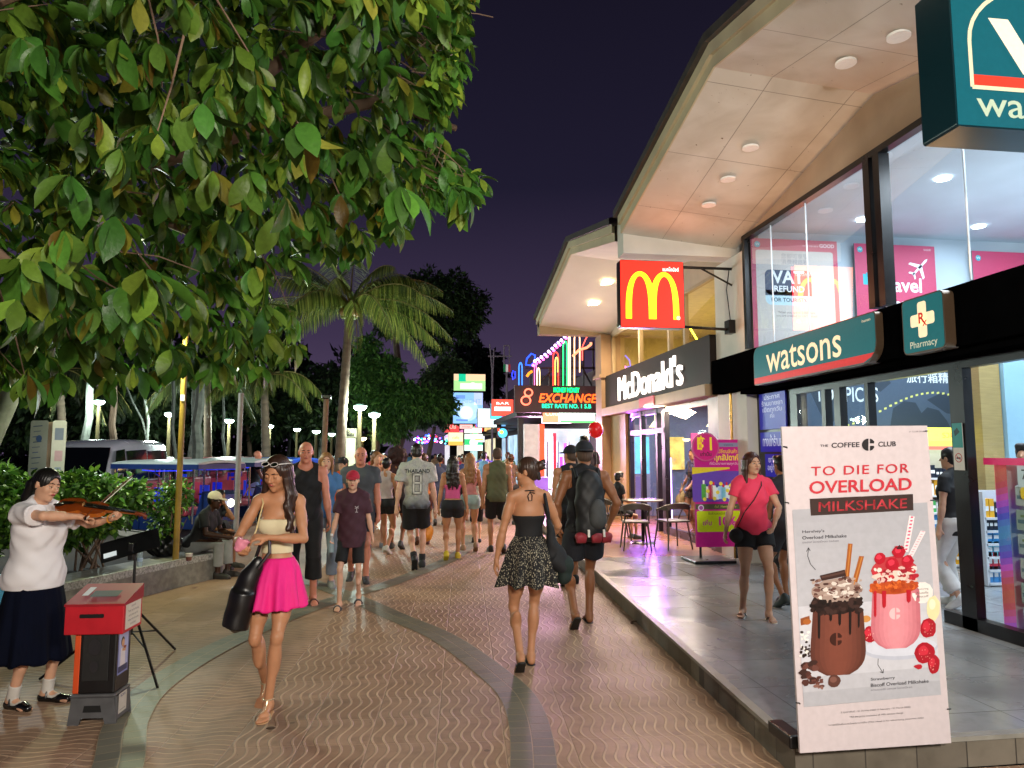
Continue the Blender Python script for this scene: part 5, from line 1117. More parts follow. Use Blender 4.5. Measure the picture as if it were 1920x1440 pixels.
for i, (xw, y0, ln, hh_, c, g_) in enumerate(fronts):
    t = thing('shop_building', wl[i], 'building', (xw, y0, 0)); b = WM(); b.box((xw, y0, 0), (xw+4, y0+ln-.3, hh_)); b.build('wall', M(c, .7), t)
    b = WM(); b.box((xw-.04, y0+.4, .3), (xw-.005, y0+ln-.8, 2.6)); b.build('lit_window', M(g_, .4, 0, .5, 1.6, emit=.9), t)
    b = WM(); b.box((xw-.9, y0+.1, 2.85), (xw, y0+ln-.5, 3.0)); b.build('awning', M('#3a3238', .6), t)
    b = WM(); b.box((xw-.12, y0+.6, 3.1), (xw-.02, y0+ln-1.2, 3.7)); b.build('sign_board', M(['#e86a50', '#60a8f0', '#f0c060', '#70e0a0', '#f080c0', '#f0f0f0'][i], .4, 0, .4, 2, emit=.9), t)
    b = WM(); b.box((xw-.03, y0+.05, .2), (xw-.01, y0+.35, 2.6)); b.build('end_window', M(g_, .4, 0, .4, 2, emit=.8), t)
# projecting vertical signs that face us, along the far shops
rr = random.Random(11); cl_ = ['#ff5040', '#60e0ff', '#ffe060', '#70ff90', '#ff70d0', '#f8f8ff', '#ff9a40', '#8080ff']
descs = ['red', 'cyan', 'yellow', 'green', 'pink', 'white', 'orange', 'violet']
for i in range(16):
    Y = 25+i*2.9; px = 915+rr.uniform(-12, 30)-i*4.2; z_ = rr.uniform(2.3, 3.6); q = aty(px, 800, Y)
    w = rr.uniform(.35, .8); h = rr.uniform(.3, .9); k = i % 8
    lightbox('shop_lightbox', '%s lit sign, number %s along the row of small signs receding down the street' % (descs[k], ['one', 'two', 'three', 'four', 'five', 'six', 'seven', 'eight', 'nine', 'ten', 'eleven', 'twelve', 'thirteen', 'fourteen', 'fifteen', 'sixteen'][i]), (q[0], Y, z_), (1, 0, 0), w, h, .12, lambda p, w=w, h=h, k=k: (p.rect(0, 0, w, h, cl_[k], 0), p.rect(w*.12, h*.3, w*.88, h*.55, cl_[(k+5) % 8], 1), p.text(('BAR', 'SPA', 'TOUR', 'CAFE', 'TAXI', 'MART', 'SEA', 'GRILL')[k], w/2, h*.75, h*.22, '#ffffff', 2, width=w*.6)), 1.15, (.02,)*4, group='small signs along the far shops', metal=0)
# coloured festoon cluster over the end of the street
t = thing('festoon_lights', 'cluster of blue, red and green fairy lights under the far trees', 'string lights', (0, 52, 2.8)); b = WM(); b.tube([aty(775, 822, 52), aty(815, 812, 52), aty(852, 822, 52)], .02, 5); b.build('wire', FRAME, t)
for i in range(70):
    px = rr.uniform(776, 850); py = 813+abs(px-813)*.18+rr.uniform(0, 15); q = aty(px, py, 52+rr.uniform(-1, 1)); b = WM(); b.ball(q, rr.uniform(.05, .085), 6, 4); b.build('bulb', M(rr.choice(['#2030ff', '#3050ff', '#ff3040', '#20ff80', '#ff60ff', '#60c0ff', '#5020ff', '#ffffff']), .4, emit=5), t)
# flag and masts over the far roofs
t = thing('flag_mast', 'steel masts with a green white and red flag over the far roofs', 'mast', tuple(aty(948, 700, 33)*A_(1, 1, 0))); b = WM()
for a, c in (((918, 645), (923, 700)), ((926, 655), (924, 700)), ((945, 648), (945, 690)), ((955, 648), (955, 690)), ((945, 648), (955, 648)), ((915, 668), (960, 668))): b.tube([aty(*a, 33), aty(*c, 33)], .035, 5)
b.tube([aty(923, 700, 33), aty(923, 700, 33)*A_(1, 1, 0)], .05, 6); b.tube([aty(950, 690, 33), aty(950, 690, 33)*A_(1, 1, 0)], .05, 6); b.build('masts', M('#8a7a88', .5, emit=.05), t)
p = Panel(aty(944, 697, 32.9), (1, 0, 0), (0, 0, 1)); p.rect(0, 0, .11, .35, '#208050', 1); p.rect(.11, 0, .22, .35, '#e8e8e8', 1); p.rect(.22, 0, .33, .35, '#c03040', 1); p.build('flag', VC(.6, .25), t)
# ------------------------------------------------------------------ planter, poles, lamps, trees, parked vehicles
TERR = M('#77756c', .55, 0, .3, 14, .002, 80)
wl_ = [(-6.4, 1.5), (-5.4, 4.0), (-4.5, 6.0), (-3.65, 8.0), (-2.98, 9.7), (-2.68, 10.35), (-2.62, 10.7), (-2.8, 11.0), (-3.3, 11.6), (-4.2, 12.8), (-6.5, 15.0)]
wall = thing('planter_wall', 'low grey concrete seat wall curving round the hedge', 'wall', (-3.2, 9.5, 0))
n = len(wl_); P2 = [A_(*p) if False else np.array(p, float) for p in wl_]; inn = []
for i in range(n):
    t = P2[min(i+1, n-1)]-P2[max(i-1, 0)]; t /= np.linalg.norm(t); inn.append(P2[i]+np.array([-t[1], t[0]])*.5)
b = WM()
for i in range(n-1):
    a, c, d, e = P2[i], P2[i+1], inn[i+1], inn[i]
    b.add([(*a, 0), (*c, 0), (*c, .33), (*a, .33)], [(0, 1, 2, 3)]); b.add([(*a, .33), (*c, .33), (*d, .345), (*e, .345)], [(0, 1, 2, 3)]); b.add([(*d, .345), (*e, .345), (*e, .1), (*d, .1)], [(0, 1, 2, 3)])
b.build('wall', TERR, wall)
b = WM()
for i in range(n-1):
    a, c = P2[i], P2[i+1]; t = c-a; t /= np.linalg.norm(t); o_ = np.array([t[1], -t[0]])*.012
    b.add([(*(a+o_), .27), (*(c+o_), .27), (*(c+o_), .352), (*(a+o_), .352), (*(a-o_*3), .352), (*(c-o_*3), .352)], [(0, 1, 2, 3), (3, 2, 5, 4)])
b.build('edge_tiles', M('#9a9a94', .5, 0, .6, 40, .002, 120), wall)
b = WM(); b.add([(*p, .30) for p in inn]+[(-9, 15, .30), (-9, 1.5, .30)], [tuple(range(n+2))]); struct(b.build('soil', M('#231a12', .9, 0, .4, 6, .01, 30)))
# ---- foliage helpers
def leaf_faces(L, Wd, droop, fold, seg=5, tip=.75):
    """obovate leaf along +X, bent down, folded along the midrib"""
    v, f = [], []
    for i in range(seg+1):
        t = i/seg; w = Wd*math.sin(math.pi*min(1, t**tip))**.75*(.45+.55*t) if 0 < i < seg else (.004 if i == 0 else .006)
        x = L*t; z = -droop*L*t*t
        v += [(x, -w, z+fold*w), (x, 0, z), (x, w, z+fold*w)]
    for i in range(seg): a = i*3; f += [(a, a+1, a+4, a+3), (a+1, a+2, a+5, a+4)]
    return np.array(v), f
def leafmat(name, rough=.38, tr=.35):
    key = ('leaf', name, rough, tr)
    if key in _mc: return _mc[key]
    m, nt, b = mat_base(name); a = N(nt, 'ShaderNodeAttribute', attribute_name='Col'); tc = N(nt, 'ShaderNodeTexCoord')
    nz = noise_n(nt, tc.outputs['Object'], 45, 4); mr = N(nt, 'ShaderNodeMapRange'); mr.inputs['To Min'].default_value = .65; mr.inputs['To Max'].default_value = 1.3; nt.links.new(nz, mr.inputs[0])
    mx = N(nt, 'ShaderNodeVectorMath', operation='SCALE'); nt.links.new(a.outputs['Color'], mx.inputs[0]); nt.links.new(mr.outputs[0], mx.inputs['Scale']); nt.links.new(mx.outputs[0], b.inputs['Base Color'])
    b.inputs['Roughness'].default_value = rough; b.inputs['Specular IOR Level'].default_value = .35
    bp = N(nt, 'ShaderNodeBump'); bp.inputs['Distance'].default_value = .003; nt.links.new(nz, bp.inputs['Height']); nt.links.new(bp.outputs[0], b.inputs['Normal'])
    tl = N(nt, 'ShaderNodeBsdfTranslucent'); ms = N(nt, 'ShaderNodeMixShader'); ms.inputs[0].default_value = tr; nt.links.new(mx.outputs[0], tl.inputs[0]); nt.links.new(b.outputs[0], ms.inputs[1]); nt.links.new(tl.outputs[0], ms.inputs[2]); nt.links.new(ms.outputs[0], nt.nodes['Material Output'].inputs[0])
    _mc[key] = m; return m
class Leaves:
    def __init__(s): s.v = []; s.f = []; s.c = []; s.n = 0
    def put(s, tmpl, pos, d, up, sc, col):
        v, f = tmpl; x = d/np.linalg.norm(d); z = up-x*(up@x); z /= np.linalg.norm(z)+1e-9; y = np.cross(z, x)
        s.v.append(pos+sc*(v[:, :1]*x+v[:, 1:2]*y+v[:, 2:]*z)); s.f.append(np.array(f)+s.n); s.n += len(v); s.c.append(np.tile(np.array([*col[:3], 1], np.float32), (len(f)*4, 1)))
    def build(s, name, mat, parent):
        v = np.concatenate(s.v); f = np.concatenate(s.f); m_ = np.array(wmat(parent).inverted()); v = v @ m_[:3, :3].T+m_[:3, 3]
        me = bpy.data.meshes.new(name); me.vertices.add(len(v)); me.vertices.foreach_set('co', v.astype(np.float32).ravel()); me.loops.add(len(f)*4); me.loops.foreach_set('vertex_index', f.astype(np.int32).ravel())
        me.polygons.add(len(f)); me.polygons.foreach_set('loop_start', np.arange(0, len(f)*4, 4, dtype=np.int32)); me.polygons.foreach_set('use_smooth', np.ones(len(f), bool)); me.update(calc_edges=True)
        ca = me.color_attributes.new('Col', 'FLOAT_COLOR', 'CORNER'); ca.data.foreach_set('color', np.concatenate(s.c).ravel()); me.materials.append(mat); return link(bpy.data.objects.new(name, me), parent)
def proj(q):
    q = np.asarray(q, float)-CP; t = q @ fw; return 960+FPX*(q @ rt)/t, 720-FPX*(q @ upv)/t, t
def inpoly(x, y, poly):
    r_ = False; j = len(poly)-1
    for i in range(len(poly)):
        xi, yi = poly[i]; xj, yj = poly[j]
        if (yi > y) != (yj > y) and x < (xj-xi)*(y-yi)/(yj-yi)+xi: r_ = not r_
        j = i
    return r_
BARK = M('#6b5646', .85, 0, .35, 5, .012, 25, stretch=(1, 1, .35)); PALEBARK = M('#6d7068', .85, 0, .35, 6, .01, 30)
UP = A_(0, 0, 1)
# ---- the big-leaved tree over the promenade
light('pole_lamp', 'POINT', (-3.25, 9.4, 3.0), 150, (.9, 1, .6), .12)
light('parking_fill_light', 'POINT', (-6.3, 13.2, 3.6), 420, (.88, 1, .95), .2)  # unseen lamp added to brighten the van, taxis and hedge
T = thing('almond_tree', 'big leaved tree whose dark green canopy hangs over the left of the promenade', 'tree', (-5.5, 9.3, .3))
b = WM(); b.tube([(-5.6, 9.3, .2), (-5.35, 9.3, 1.2), (-4.9, 9.2, 2.3), (-4.6, 9.0, 3.0)], [.2, .17, .15, .14], 12); b.build('trunk', PALEBARK, T, True)
b = WM(); limbs = [[(-4.6, 9.0, 3.0), (-3.7, 7.9, 3.75), (-2.9, 6.8, 4.1), (-2.3, 6.2, 4.15), (-1.3, 5.7, 4.3), (-.3, 5.5, 4.5), (.3, 5.7, 4.4)], [(-4.6, 9, 3), (-4.2, 7, 3.7), (-3.6, 5.2, 3.9), (-2.6, 4.0, 4.0), (-1.2, 3.4, 4.2)],
    [(-2.9, 6.8, 4.1), (-2.1, 7.0, 3.8), (-1.75, 7.1, 3.65)], [(-3.6, 5.2, 3.9), (-3.0, 4.6, 3.3), (-2.4, 4.6, 2.8)], [(-2.3, 6.2, 4.15), (-1.5, 6.2, 4.9), (-.6, 6.0, 5.6), (.1, 5.9, 6.1)], [(-4.2, 7, 3.7), (-4.0, 6.0, 4.8), (-3.4, 5.0, 5.6)]]
for l in limbs: b.tube(l, list(np.linspace(.13 if l is limbs[0] else .08, .025, len(l))), 9)
b.build('limb', BARK, T, True)
OUT = [(-900, -900), (830, -900), (880, -60), (862, 60), (848, 150), (815, 235), (868, 300), (903, 345), (868, 372), (800, 345), (752, 400), (715, 455), (650, 478), (600, 455), (545, 470), (540, 540), (560, 600), (560, 660), (530, 685), (430, 700), (300, 702), (150, 715), (20, 712), (-900, 790)]
LT = [leaf_faces(1, .30, .3, .28, 6, 1.1), leaf_faces(1, .33, .6, .2, 6, 1.05), leaf_faces(1, .26, .1, .4, 6, 1.15), leaf_faces(1, .22, .45, .6, 6, 1.1)]
lf = Leaves(); tw = WM(); r_ = np.random.default_rng(21); nro = 0; lp = [A_(*q) for l in limbs for q in l]
gre = [S('#4c7a2a'), S('#3d6822'), S('#67882e'), S('#365620'), S('#7e9634'), S('#42742c'), S('#587a2e')]; yel = [S('#8a8a30'), S('#7d7a28'), S('#6e5a22'), S('#96983c')]
att = 0
while nro < 3100 and att < 90000:
    att += 1; q = A_(r_.uniform(-6.2, 1.3), r_.uniform(2.2, 8.2), r_.uniform(1.95, 7.2)); px, py, t = proj(q)
    if t < 2.6 or not inpoly(px, py, OUT): continue
    if q[2] < 2.2+.12*t-.35 and q[0] > -1.2: continue
    if px < -300 and r_.random() < .6: continue
    if t < 3.6 and r_.random() < .6: continue
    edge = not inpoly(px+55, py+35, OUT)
    nro += 1; k = min(range(len(lp)), key=lambda i: np.linalg.norm(lp[i]-q)); bd = q-lp[k]; bd /= np.linalg.norm(bd)+1e-6; ax = bd*.7+A_(.25, -.1, -.35)+r_.normal(size=3)*.25; ax /= np.linalg.norm(ax)
    if nro % 12 == 0: tw.tube([q-ax*.55-A_(0, 0, .05)*0+r_.normal(size=3)*.05, q-ax*.25, q], [.006, .005, .003], 5)
    nl = r_.integers(6, 10); a0 = r_.uniform(0, 6.28); e1 = np.cross(ax, UP); e1 /= np.linalg.norm(e1)+1e-6; e2 = np.cross(ax, e1)
    for j in range(nl):
        a = a0+j*2.4; sp_ = r_.uniform(.5, 1.15); d = ax*(1-.35*sp_)+(e1*math.cos(a)+e2*math.sin(a))*sp_+A_(0, 0, -.7); c = gre[r_.integers(7)] if r_.random() > .045 else yel[r_.integers(4)]
        kk = r_.uniform(.5, 1.05)*(1.35 if edge else 1); c = tuple(x*kk for x in c[:3]); L = r_.uniform(.10, .215)  # crown-edge leaves get a brighter colour in place of light from the right
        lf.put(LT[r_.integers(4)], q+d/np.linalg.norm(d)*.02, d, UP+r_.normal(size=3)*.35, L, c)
for poly_, cnt in (([(740, 250), (903, 332), (905, 362), (770, 372)], 60), ([(790, -40), (875, -40), (862, 150), (800, 250)], 55)):
    k_ = 0
    while k_ < cnt:
        px, py = r_.uniform(500, 920), r_.uniform(-60, 720)
        if not inpoly(px, py, poly_): continue
        k_ += 1; Yq = r_.uniform(4.6, 6.4); q = aty(px, py, Yq); ax = A_(.5, -.1, -.3)+r_.normal(size=3)*.25; ax /= np.linalg.norm(ax); e1 = np.cross(ax, UP); e1 /= np.linalg.norm(e1); e2 = np.cross(ax, e1)
        tw.tube([q-ax*.3, q-ax*.15+A_(0, 0, .01), q], [.005, .004, .003], 5)
        for j in range(r_.integers(4, 8)):
            a = j*2.4; sp_ = r_.uniform(.5, 1.1); d = ax*(1-.35*sp_)+(e1*math.cos(a)+e2*math.sin(a))*sp_+A_(0, 0, -.6); c = gre[r_.integers(7)]; kk = r_.uniform(.9, 1.5)
            lf.put(LT[r_.integers(4)], q, d, UP+r_.normal(size=3)*.35, r_.uniform(.10, .2), tuple(x*kk for x in c[:3]))
lf.build('leaves', leafmat('broad_leaf', .42, .35), T); tw.build('twigs', BARK, T, True)['kind'] = 'stuff'
# ---- hedge shrubs in the planter
def shrub(name, label, cx, cy, z0, rx, ry, rz_, nlf, Ls, cols, seed, group=None, flowers=0):
    t = thing(name, label, 'shrub', (cx, cy, z0), 0, group); rr = np.random.default_rng(seed); lv = Leaves(); st = WM(); tm = [leaf_faces(1, .42, .3, .3, 3), leaf_faces(1, .36, .5, .2, 3)]
    for i in range(14):
        e = A_(cx+rr.uniform(-.7, .7)*rx, cy+rr.uniform(-.7, .7)*ry, z0+rz_*rr.uniform(.8, 1.7)); st.tube([(cx+rr.uniform(-.2, .2)*rx, cy+rr.uniform(-.2, .2)*ry, z0), (cx*.5+e[0]*.5, cy*.5+e[1]*.5, z0+(e[2]-z0)*.5), tuple(e)], [.014, .01, .005], 5)
    st.build('stems', BARK, t, True); lumps = [(rr.uniform(-.6, .6), rr.uniform(-.6, .6), rr.uniform(-.2, .7), rr.uniform(.3, .55)) for _ in range(12)]
    for i in range(nlf):
        l = lumps[rr.integers(12)]; d = rr.normal(size=3); d /= np.linalg.norm(d); rad = l[3]*rr.uniform(.6, 1.05); q = A_(cx+(l[0]+d[0]*rad)*rx, cy+(l[1]+d[1]*rad)*ry, z0+rz_+(l[2]+d[2]*rad)*rz_)
        if q[2] < z0+.02: continue
        dd = d*.6+A_(0, 0, .05)+rr.normal(size=3)*.75; c = cols[rr.integers(len(cols))]; k = rr.uniform(.6, 1.5); lv.put(tm[rr.integers(2)], q, dd, UP+rr.normal(size=3)*.5, rr.uniform(*Ls), tuple(x*k for x in c[:3]))
    lv.build('leaves', leafmat('shrub_leaf', .35, .3), t)
    for i in range(flowers):
        b = WM(); q = A_(cx+rr.uniform(-.5, .6)*rx, cy-ry*.9, z0+rz_*rr.uniform(1.2, 1.8)); b.ball(q, .022, 8, 5); b.build('flower', M('#b02838', .5), t, True)
hg = [S('#416c28'), S('#577e2e'), S('#2f4e1e'), S('#6f9438'), S('#385822')]
shrub('hedge_shrub', 'leafy green hedge shrub behind the music stand', -3.95, 9.4, .3, .75, .8, .58, 6500, (.06, .12), hg, 1, 'hedge shrubs in the planter', 2)
shrub('hedge_shrub', 'leafy green hedge shrub between the violinist and the silver van', -5.0, 9.0, .3, .8, .9, .62, 5500, (.06, .12), hg, 2, 'hedge shrubs in the planter')
shrub('hedge_shrub', 'dark hedge shrub at the left edge behind the violinist', -6.2, 8.2, .3, .9, .9, .62, 4000, (.06, .12), hg, 3, 'hedge shrubs in the planter')
shrub('hedge_shrub', 'low dark shrub above the seat wall beside the red box', -4.6, 7.6, .3, .6, .7, .42, 4000, (.05, .11), hg[:3], 4, 'hedge shrubs in the planter')
shrub('hedge_shrub', 'slender bright green shrub wrapped round the yellow pole', -3.25, 10.15, .32, .34, .34, .5, 1100, (.05, .09), hg, 5, 'hedge shrubs in the planter', 1)
# ---- poles and boards
def pole(name, label, px0, py0, px1, z0, Y, r, mat, cat='pole'):
    a = aty(px0, py0, Y); c = aty(px1, 900, Y); t = thing(name, label, cat, (c[0], Y, z0)); b = WM(); b.tube([(c[0], Y, z0), (c[0]+(a[0]-c[0])*.5, Y, (a[2]+z0)/2), tuple(a)], [r*1.05, r, r*.95], 12); b.build('shaft', mat, t, True)
    b = WM(); b.lathe([(r*1.8, 0), (r*1.8, .02), (r*1.1, .05)], (c[0], Y, z0), 12); b.build('base_flange', mat, t); return t, a
t, a = pole('yellow_pole', 'mottled yellow pole rising from the hedge', 352, 560, 336, .3, 9.75, .036, M('#94752a', .6, 0, .3, 5, .002, 30))
b = WM(); b.box((a[0]-.02, 9.70, 2.38), (a[0]+.03, 9.702, 2.46)); b.build('paper_sticker', M('#d8d4cc'), t)
pole('grey_pole', 'slim grey pole behind the seated person', 452, 737, 446, 0, 14.4, .05, M('#8c8682', .6, 0, .2, 6, .001, 30))
t, a = pole('bamboo_post', 'brown post with dark cap left of the palm trunk', 612, 744, 604, 0, 16.2, .06, M('#7a6048', .7, 0, .3, 6))
b = WM(); b.box((a[0]-.1, 16.1, a[2]-.05), (a[0]+.1, 16.3, a[2]+.05), bev=.02); b.build('cap', FRAME, t)
q = aty(90, 842, 10.2); t = thing('notice_board', 'white folded notice board with handwriting above the hedge', 'sign', (q[0], 10.2, .3))
b = WM(); b.box((q[0]-.03, 10.22, .3), (q[0]+.05, 10.28, q[2]+.36), bev=.005); b.build('post', M('#9c8468', .7), t)
p = Panel((q[0]-.26, 10.26, q[2]-.36), (.95, -.3, 0), (0, 0, 1)); p.rrect(0, 0, .27, .74, .03, '#c4c4c8', 0)
for i in range(9): p.line([(.04+.01*(i % 2), .66-i*.07), (.18-.02*(i % 3), .67-i*.07)], .012, ('#5a6a9a', '#8890b0', '#6a78b8')[i % 3], 1)
p.disc(.14, .5, .045, '#5a74b8', 2); p.build('left_leaf', VC(.5), t)
p = Panel((q[0]+.05, 10.18, q[2]-.38), (.95, .3, 0), (0, 0, 1)); p.rrect(0, 0, .16, .76, .03, '#ccc6cc', 0); p.rect(.03, .5, .13, .66, '#7a80a0', 1); p.rect(.04, .22, .13, .36, '#c8a0b8', 1); p.rect(.05, .05, .12, .14, '#9aa0c8', 1); p.build('right_leaf', VC(.5), t)
b = WM(); q = aty(8, 1090, 6.8); b.color('#3a9ab8'); b.box((q[0]-.5, 6.7, .345), (q[0]+.0, 7.1, q[2]+.02), bev=.02); tag(b.build('plastic_crate', VC(.4)), 'light blue plastic crate on the seat wall at the left edge', 'crate')
# lamps
def lamp(px, py, label, H=3., warm=False, power=0):
    d = (H-CAMZ)*FPX/(850-py); Y = (CP+ray(px, py)*d)[1]; q = aty(px, py, Y); t = thing('street_lamp', label, 'street lamp', (q[0], q[1], -.14), 0, 'park lamps beyond the parked vehicles'); c = (q[0], q[1])
    b = WM(); b.tube([(c[0], c[1], -.14), (c[0], c[1], 1), (c[0], c[1], H-.12)], [.11, .08, .06], 8); b.build('pole', M('#574c2c', .8), t, True)
    b = WM(); b.lathe([(.05, -.09), (.13, -.06), (.18, .0), (.17, .05)], (c[0], c[1], H), 16); b.build('lit_bowl', M('#e0fff0' if not warm else '#ffd890', .4, emit=12, var=0), t, True)
    b = WM(); b.lathe([(.20, .05), (.17, .08), (.06, .12)], (c[0], c[1], H), 16); b.build('lamp_cap', M('#3a4a44', .5), t, True)
    if power: light('lamp_light', 'POINT', (c[0], c[1]-.5, H-.05), power*1.1, (.8, 1, .92), .2)
for px, py, lb, pw in ((186, 755, 'park lamp with greenish white bowl above the silver van', 260), (318, 778, 'park lamp just left of the yellow pole', 200), (430, 790, 'park lamp between the yellow and grey poles', 240), (506, 800, 'park lamp right of the grey pole on a thick pale post', 260), (557, 806, 'park lamp midway between grey pole and brown post', 0), (593, 810, 'small park lamp just left of the brown post', 0), (675, 765, 'large bright park lamp just right of the palm trunk', 260), (622, 815, 'small distant park lamp between brown post and palm trunk', 0), (702, 779, 'small park lamp right of the large bright one', 420)):
    lamp(px, py, lb, {186: 3.5, 318: 3.2, 557: 2.9, 593: 2.7, 622: 2.7, 702: 2.9}.get(px, 3.0), False, pw)
lamp(679, 823, 'small warm lamp low behind the white car', 2.3, True)
# ---- trees further off
def tree_blob(name, label, trunk_px, base_Y, crown, cols, nlf, seed, Ls=(.25, .45), bark=None, group=None, tr_r=.2, forks=()):
    """crown = list of (px, py, radius px) lumps at depth Y; trunk_px = [(px,py)...] from the ground up"""
    Y = base_Y; r0 = np.random.default_rng(seed); base = aty(trunk_px[0][0], trunk_px[0][1], Y); t = thing(name, label, 'tree', (base[0], Y, -.14), 0, group)
    b = WM(); pts = [(base[0], Y, -.14)]+[tuple(aty(px, py, Y)) for px, py in trunk_px]; b.tube(pts, list(np.linspace(tr_r, tr_r*.5, len(pts))), 9)
    for fk in forks: b.tube([tuple(aty(px, py, Y)) for px, py in fk], list(np.linspace(tr_r*.5, tr_r*.2, len(fk))), 7)
    b.build('trunk', bark or BARK, t, True); lv = Leaves(); tm = [leaf_faces(1, .32, .2, .3, 2), leaf_faces(1, .28, .4, .2, 2)]; tot = sum(c[2]**2 for c in crown)
    for (px, py, rp) in crown:
        c = aty(px, py, Y+r0.uniform(-.8, .8)); rad = rp*c[1]/FPX
        for i in range(int(nlf*rp*rp/tot)):
            d = r0.normal(size=3); d /= np.linalg.norm(d); d = d*A_(1, 1, .85); q = c+d*rad*r0.uniform(.45, 1.05)*(1+.18*math.sin(d[0]*7+d[2]*9+seed))
            co = cols[r0.integers(len(cols))]; k = r0.uniform(.55, 1.5); lv.put(tm[r0.integers(2)], q, d+r0.normal(size=3)*.7+A_(0, 0, -.3), UP+r0.normal(size=3)*.6, r0.uniform(*Ls), tuple(x*k for x in co[:3]))
    lv.build('crown', leafmat('far_leaf', .5, .3), t)
dg = [S('#364a2a'), S('#2a3c22'), S('#425834'), S('#263420')]; mg = [S('#5a863c'), S('#446c30'), S('#6e9c4a'), S('#385a2a'), S('#507a3c')]
tree_blob('leafy_tree', 'tall dark crowned tree behind the palm against the night sky', [(745, 845), (770, 760), (748, 700), (742, 640), (760, 590)], 33, [(760, 560, 42), (800, 540, 40), (850, 545, 38), (880, 585, 34), (840, 590, 40), (790, 600, 42), (740, 600, 38), (870, 620, 26), (900, 560, 16), (820, 640, 30)], dg, 12000, 31, (.18, .34), M('#7a6a5c', .85), None, .25, [[(770, 760), (785, 725), (790, 715)], [(746, 690), (725, 672), (712, 665)]])
tree_blob('leafy_tree', 'bright green leafy tree beside the large park lamp', [(700, 870), (712, 800), (735, 770)], 31, [(685, 690, 30), (690, 650, 22), (720, 740, 42), (690, 770, 32), (760, 755, 46), (800, 755, 34), (730, 795, 38), (830, 760, 28), (680, 720, 26), (725, 690, 30)], mg, 16000, 32, (.16, .3), None, None, .2)
tree_blob('leafy_tree', 'grey green tree with hanging foliage at the end of the street', [(800, 870), (815, 800)], 38, [(820, 720, 36), (845, 690, 30), (830, 770, 34), (855, 740, 26), (790, 780, 26)], [S('#566a44'), S('#425636'), S('#667a50')], 9000, 33, (.18, .32))
tree_blob('casuarina_tree', 'feathery dark tree over the far shop roofs', [(900, 850), (900, 760), (895, 700)], 44, [(880, 660, 26), (905, 690, 28), (930, 700, 20), (890, 720, 26), (925, 670, 14), (915, 730, 22)], [S('#1a1e1c'), S('#222824')], 3500, 34, (.3, .6))
dk = [S('#2c3e24'), S('#22321c'), S('#38482a'), S('#425430')]
trees = [(470, 42, [(440, 770, 40), (480, 760, 42), (530, 770, 40), (500, 800, 36)], 'dark tree behind the grey pole'), (600, 40, [(560, 760, 36), (600, 745, 40), (620, 790, 34), (580, 800, 34), (640, 760, 28)], 'dark tree behind the brown post'),
    (372, 38, [(340, 740, 44), (390, 735, 46), (420, 770, 36), (360, 790, 36)], 'dark tree with straight pale trunk behind the yellow pole'), (272, 36, [(240, 740, 46), (290, 735, 46), (270, 790, 40)], 'dark tree behind the silver van roof'), (163, 34, [(130, 735, 50), (190, 740, 46), (160, 790, 40)], 'dark tree with pale trunk left of the lamp above the van'),
    (60, 34, [(20, 740, 56), (80, 745, 50), (50, 800, 44)], 'dark tree at the far left above the hedge'), (320, 45, [(300, 770, 40), (330, 800, 36)], 'slim tree between the van and the yellow pole'), (540, 52, [(520, 790, 36), (560, 780, 36)], 'slim tree behind the small park lamps'), (-80, 36, [(-80, 740, 70), (-40, 800, 60)], 'dark tree just outside the left edge')]
for i, (px, Y, cr_, lb) in enumerate(trees):
    tree_blob('park_tree', lb, [(px, 868), (px+(4 if i % 2 else -5), 800), (px+(i*37 % 11)-4, 750)], Y, cr_+[(c[0]+14, c[1]-34, c[2]*.8) for c in cr_], dk, 2600, 50+i, (.3, .55), PALEBARK if i in (1, 2, 4, 7) else BARK, 'trees in the dark park', .16)
for i, (p0, p1, Y) in enumerate((((168, 735), (158, 830), 27), ((214, 760), (214, 830), 28), ((272, 755), (276, 822), 29), ((326, 745), (330, 860), 24), ((362, 752), (356, 850), 26), ((374, 762), (371, 835), 23), ((250, 756), (274, 815), 30), ((420, 790), (422, 850), 34))):
    a, c = aty(*p0, Y), aty(*p1, Y); t = thing('bare_trunk', ['pale straight trunk left of the lamp above the van', 'brown trunk right of the lamp above the van', 'thin pale trunk above the van roof', 'thin curving pale trunk right of the van', 'thin pale trunk just right of the yellow pole', 'grey palm trunk right of the yellow pole', 'thin slanting stem over the van roof', 'thin pale trunk near the red trucks'][i], 'tree', (c[0], Y, -.14), 0, 'bare trunks in the dark park'); b = WM()
    w = (.14, .13, .06, .06, .07, .16, .04, .07)[i]; b.tube([(c[0]+(c[0]-a[0])*.6, Y, -.14), tuple(c), tuple((a+c)/2+A_(.08*(-1)**i, 0, 0)), tuple(a), tuple(a+(a-c)*1.2)], [w*1.1, w, w*.95, w*.9, w*.7], 8); b.build('trunk', PALEBARK if i != 1 else BARK, t, True)
b = WM()
# dark far woodland reading as one mass
lv = Leaves(); r0 = np.random.default_rng(77); tm = [leaf_faces(1, .35, .2, .3, 2)]; wd = thing('woodland', 'dark mass of woodland far behind the parked vehicles', 'woodland', (-30, 70, -.1)); del wd['category']; del wd['label']; wd['kind'] = 'stuff'
for i in range(24000):
    x = r0.uniform(-80, -3); y = r0.uniform(56, 68)+abs(x)*.0; z = r0.uniform(0, 1)*(10.5+2*math.sin(x*.35)+1.5*math.sin(x*.9)); c = dk[r0.integers(4)]; lv.put(tm[0], A_(x, y, z), r0.normal(size=3), r0.normal(size=3), r0.uniform(.7, 1.25), c)
lv.build('woodland_foliage', leafmat('far_leaf', .5, .3), wd); wd.children[0]['kind'] = 'stuff'
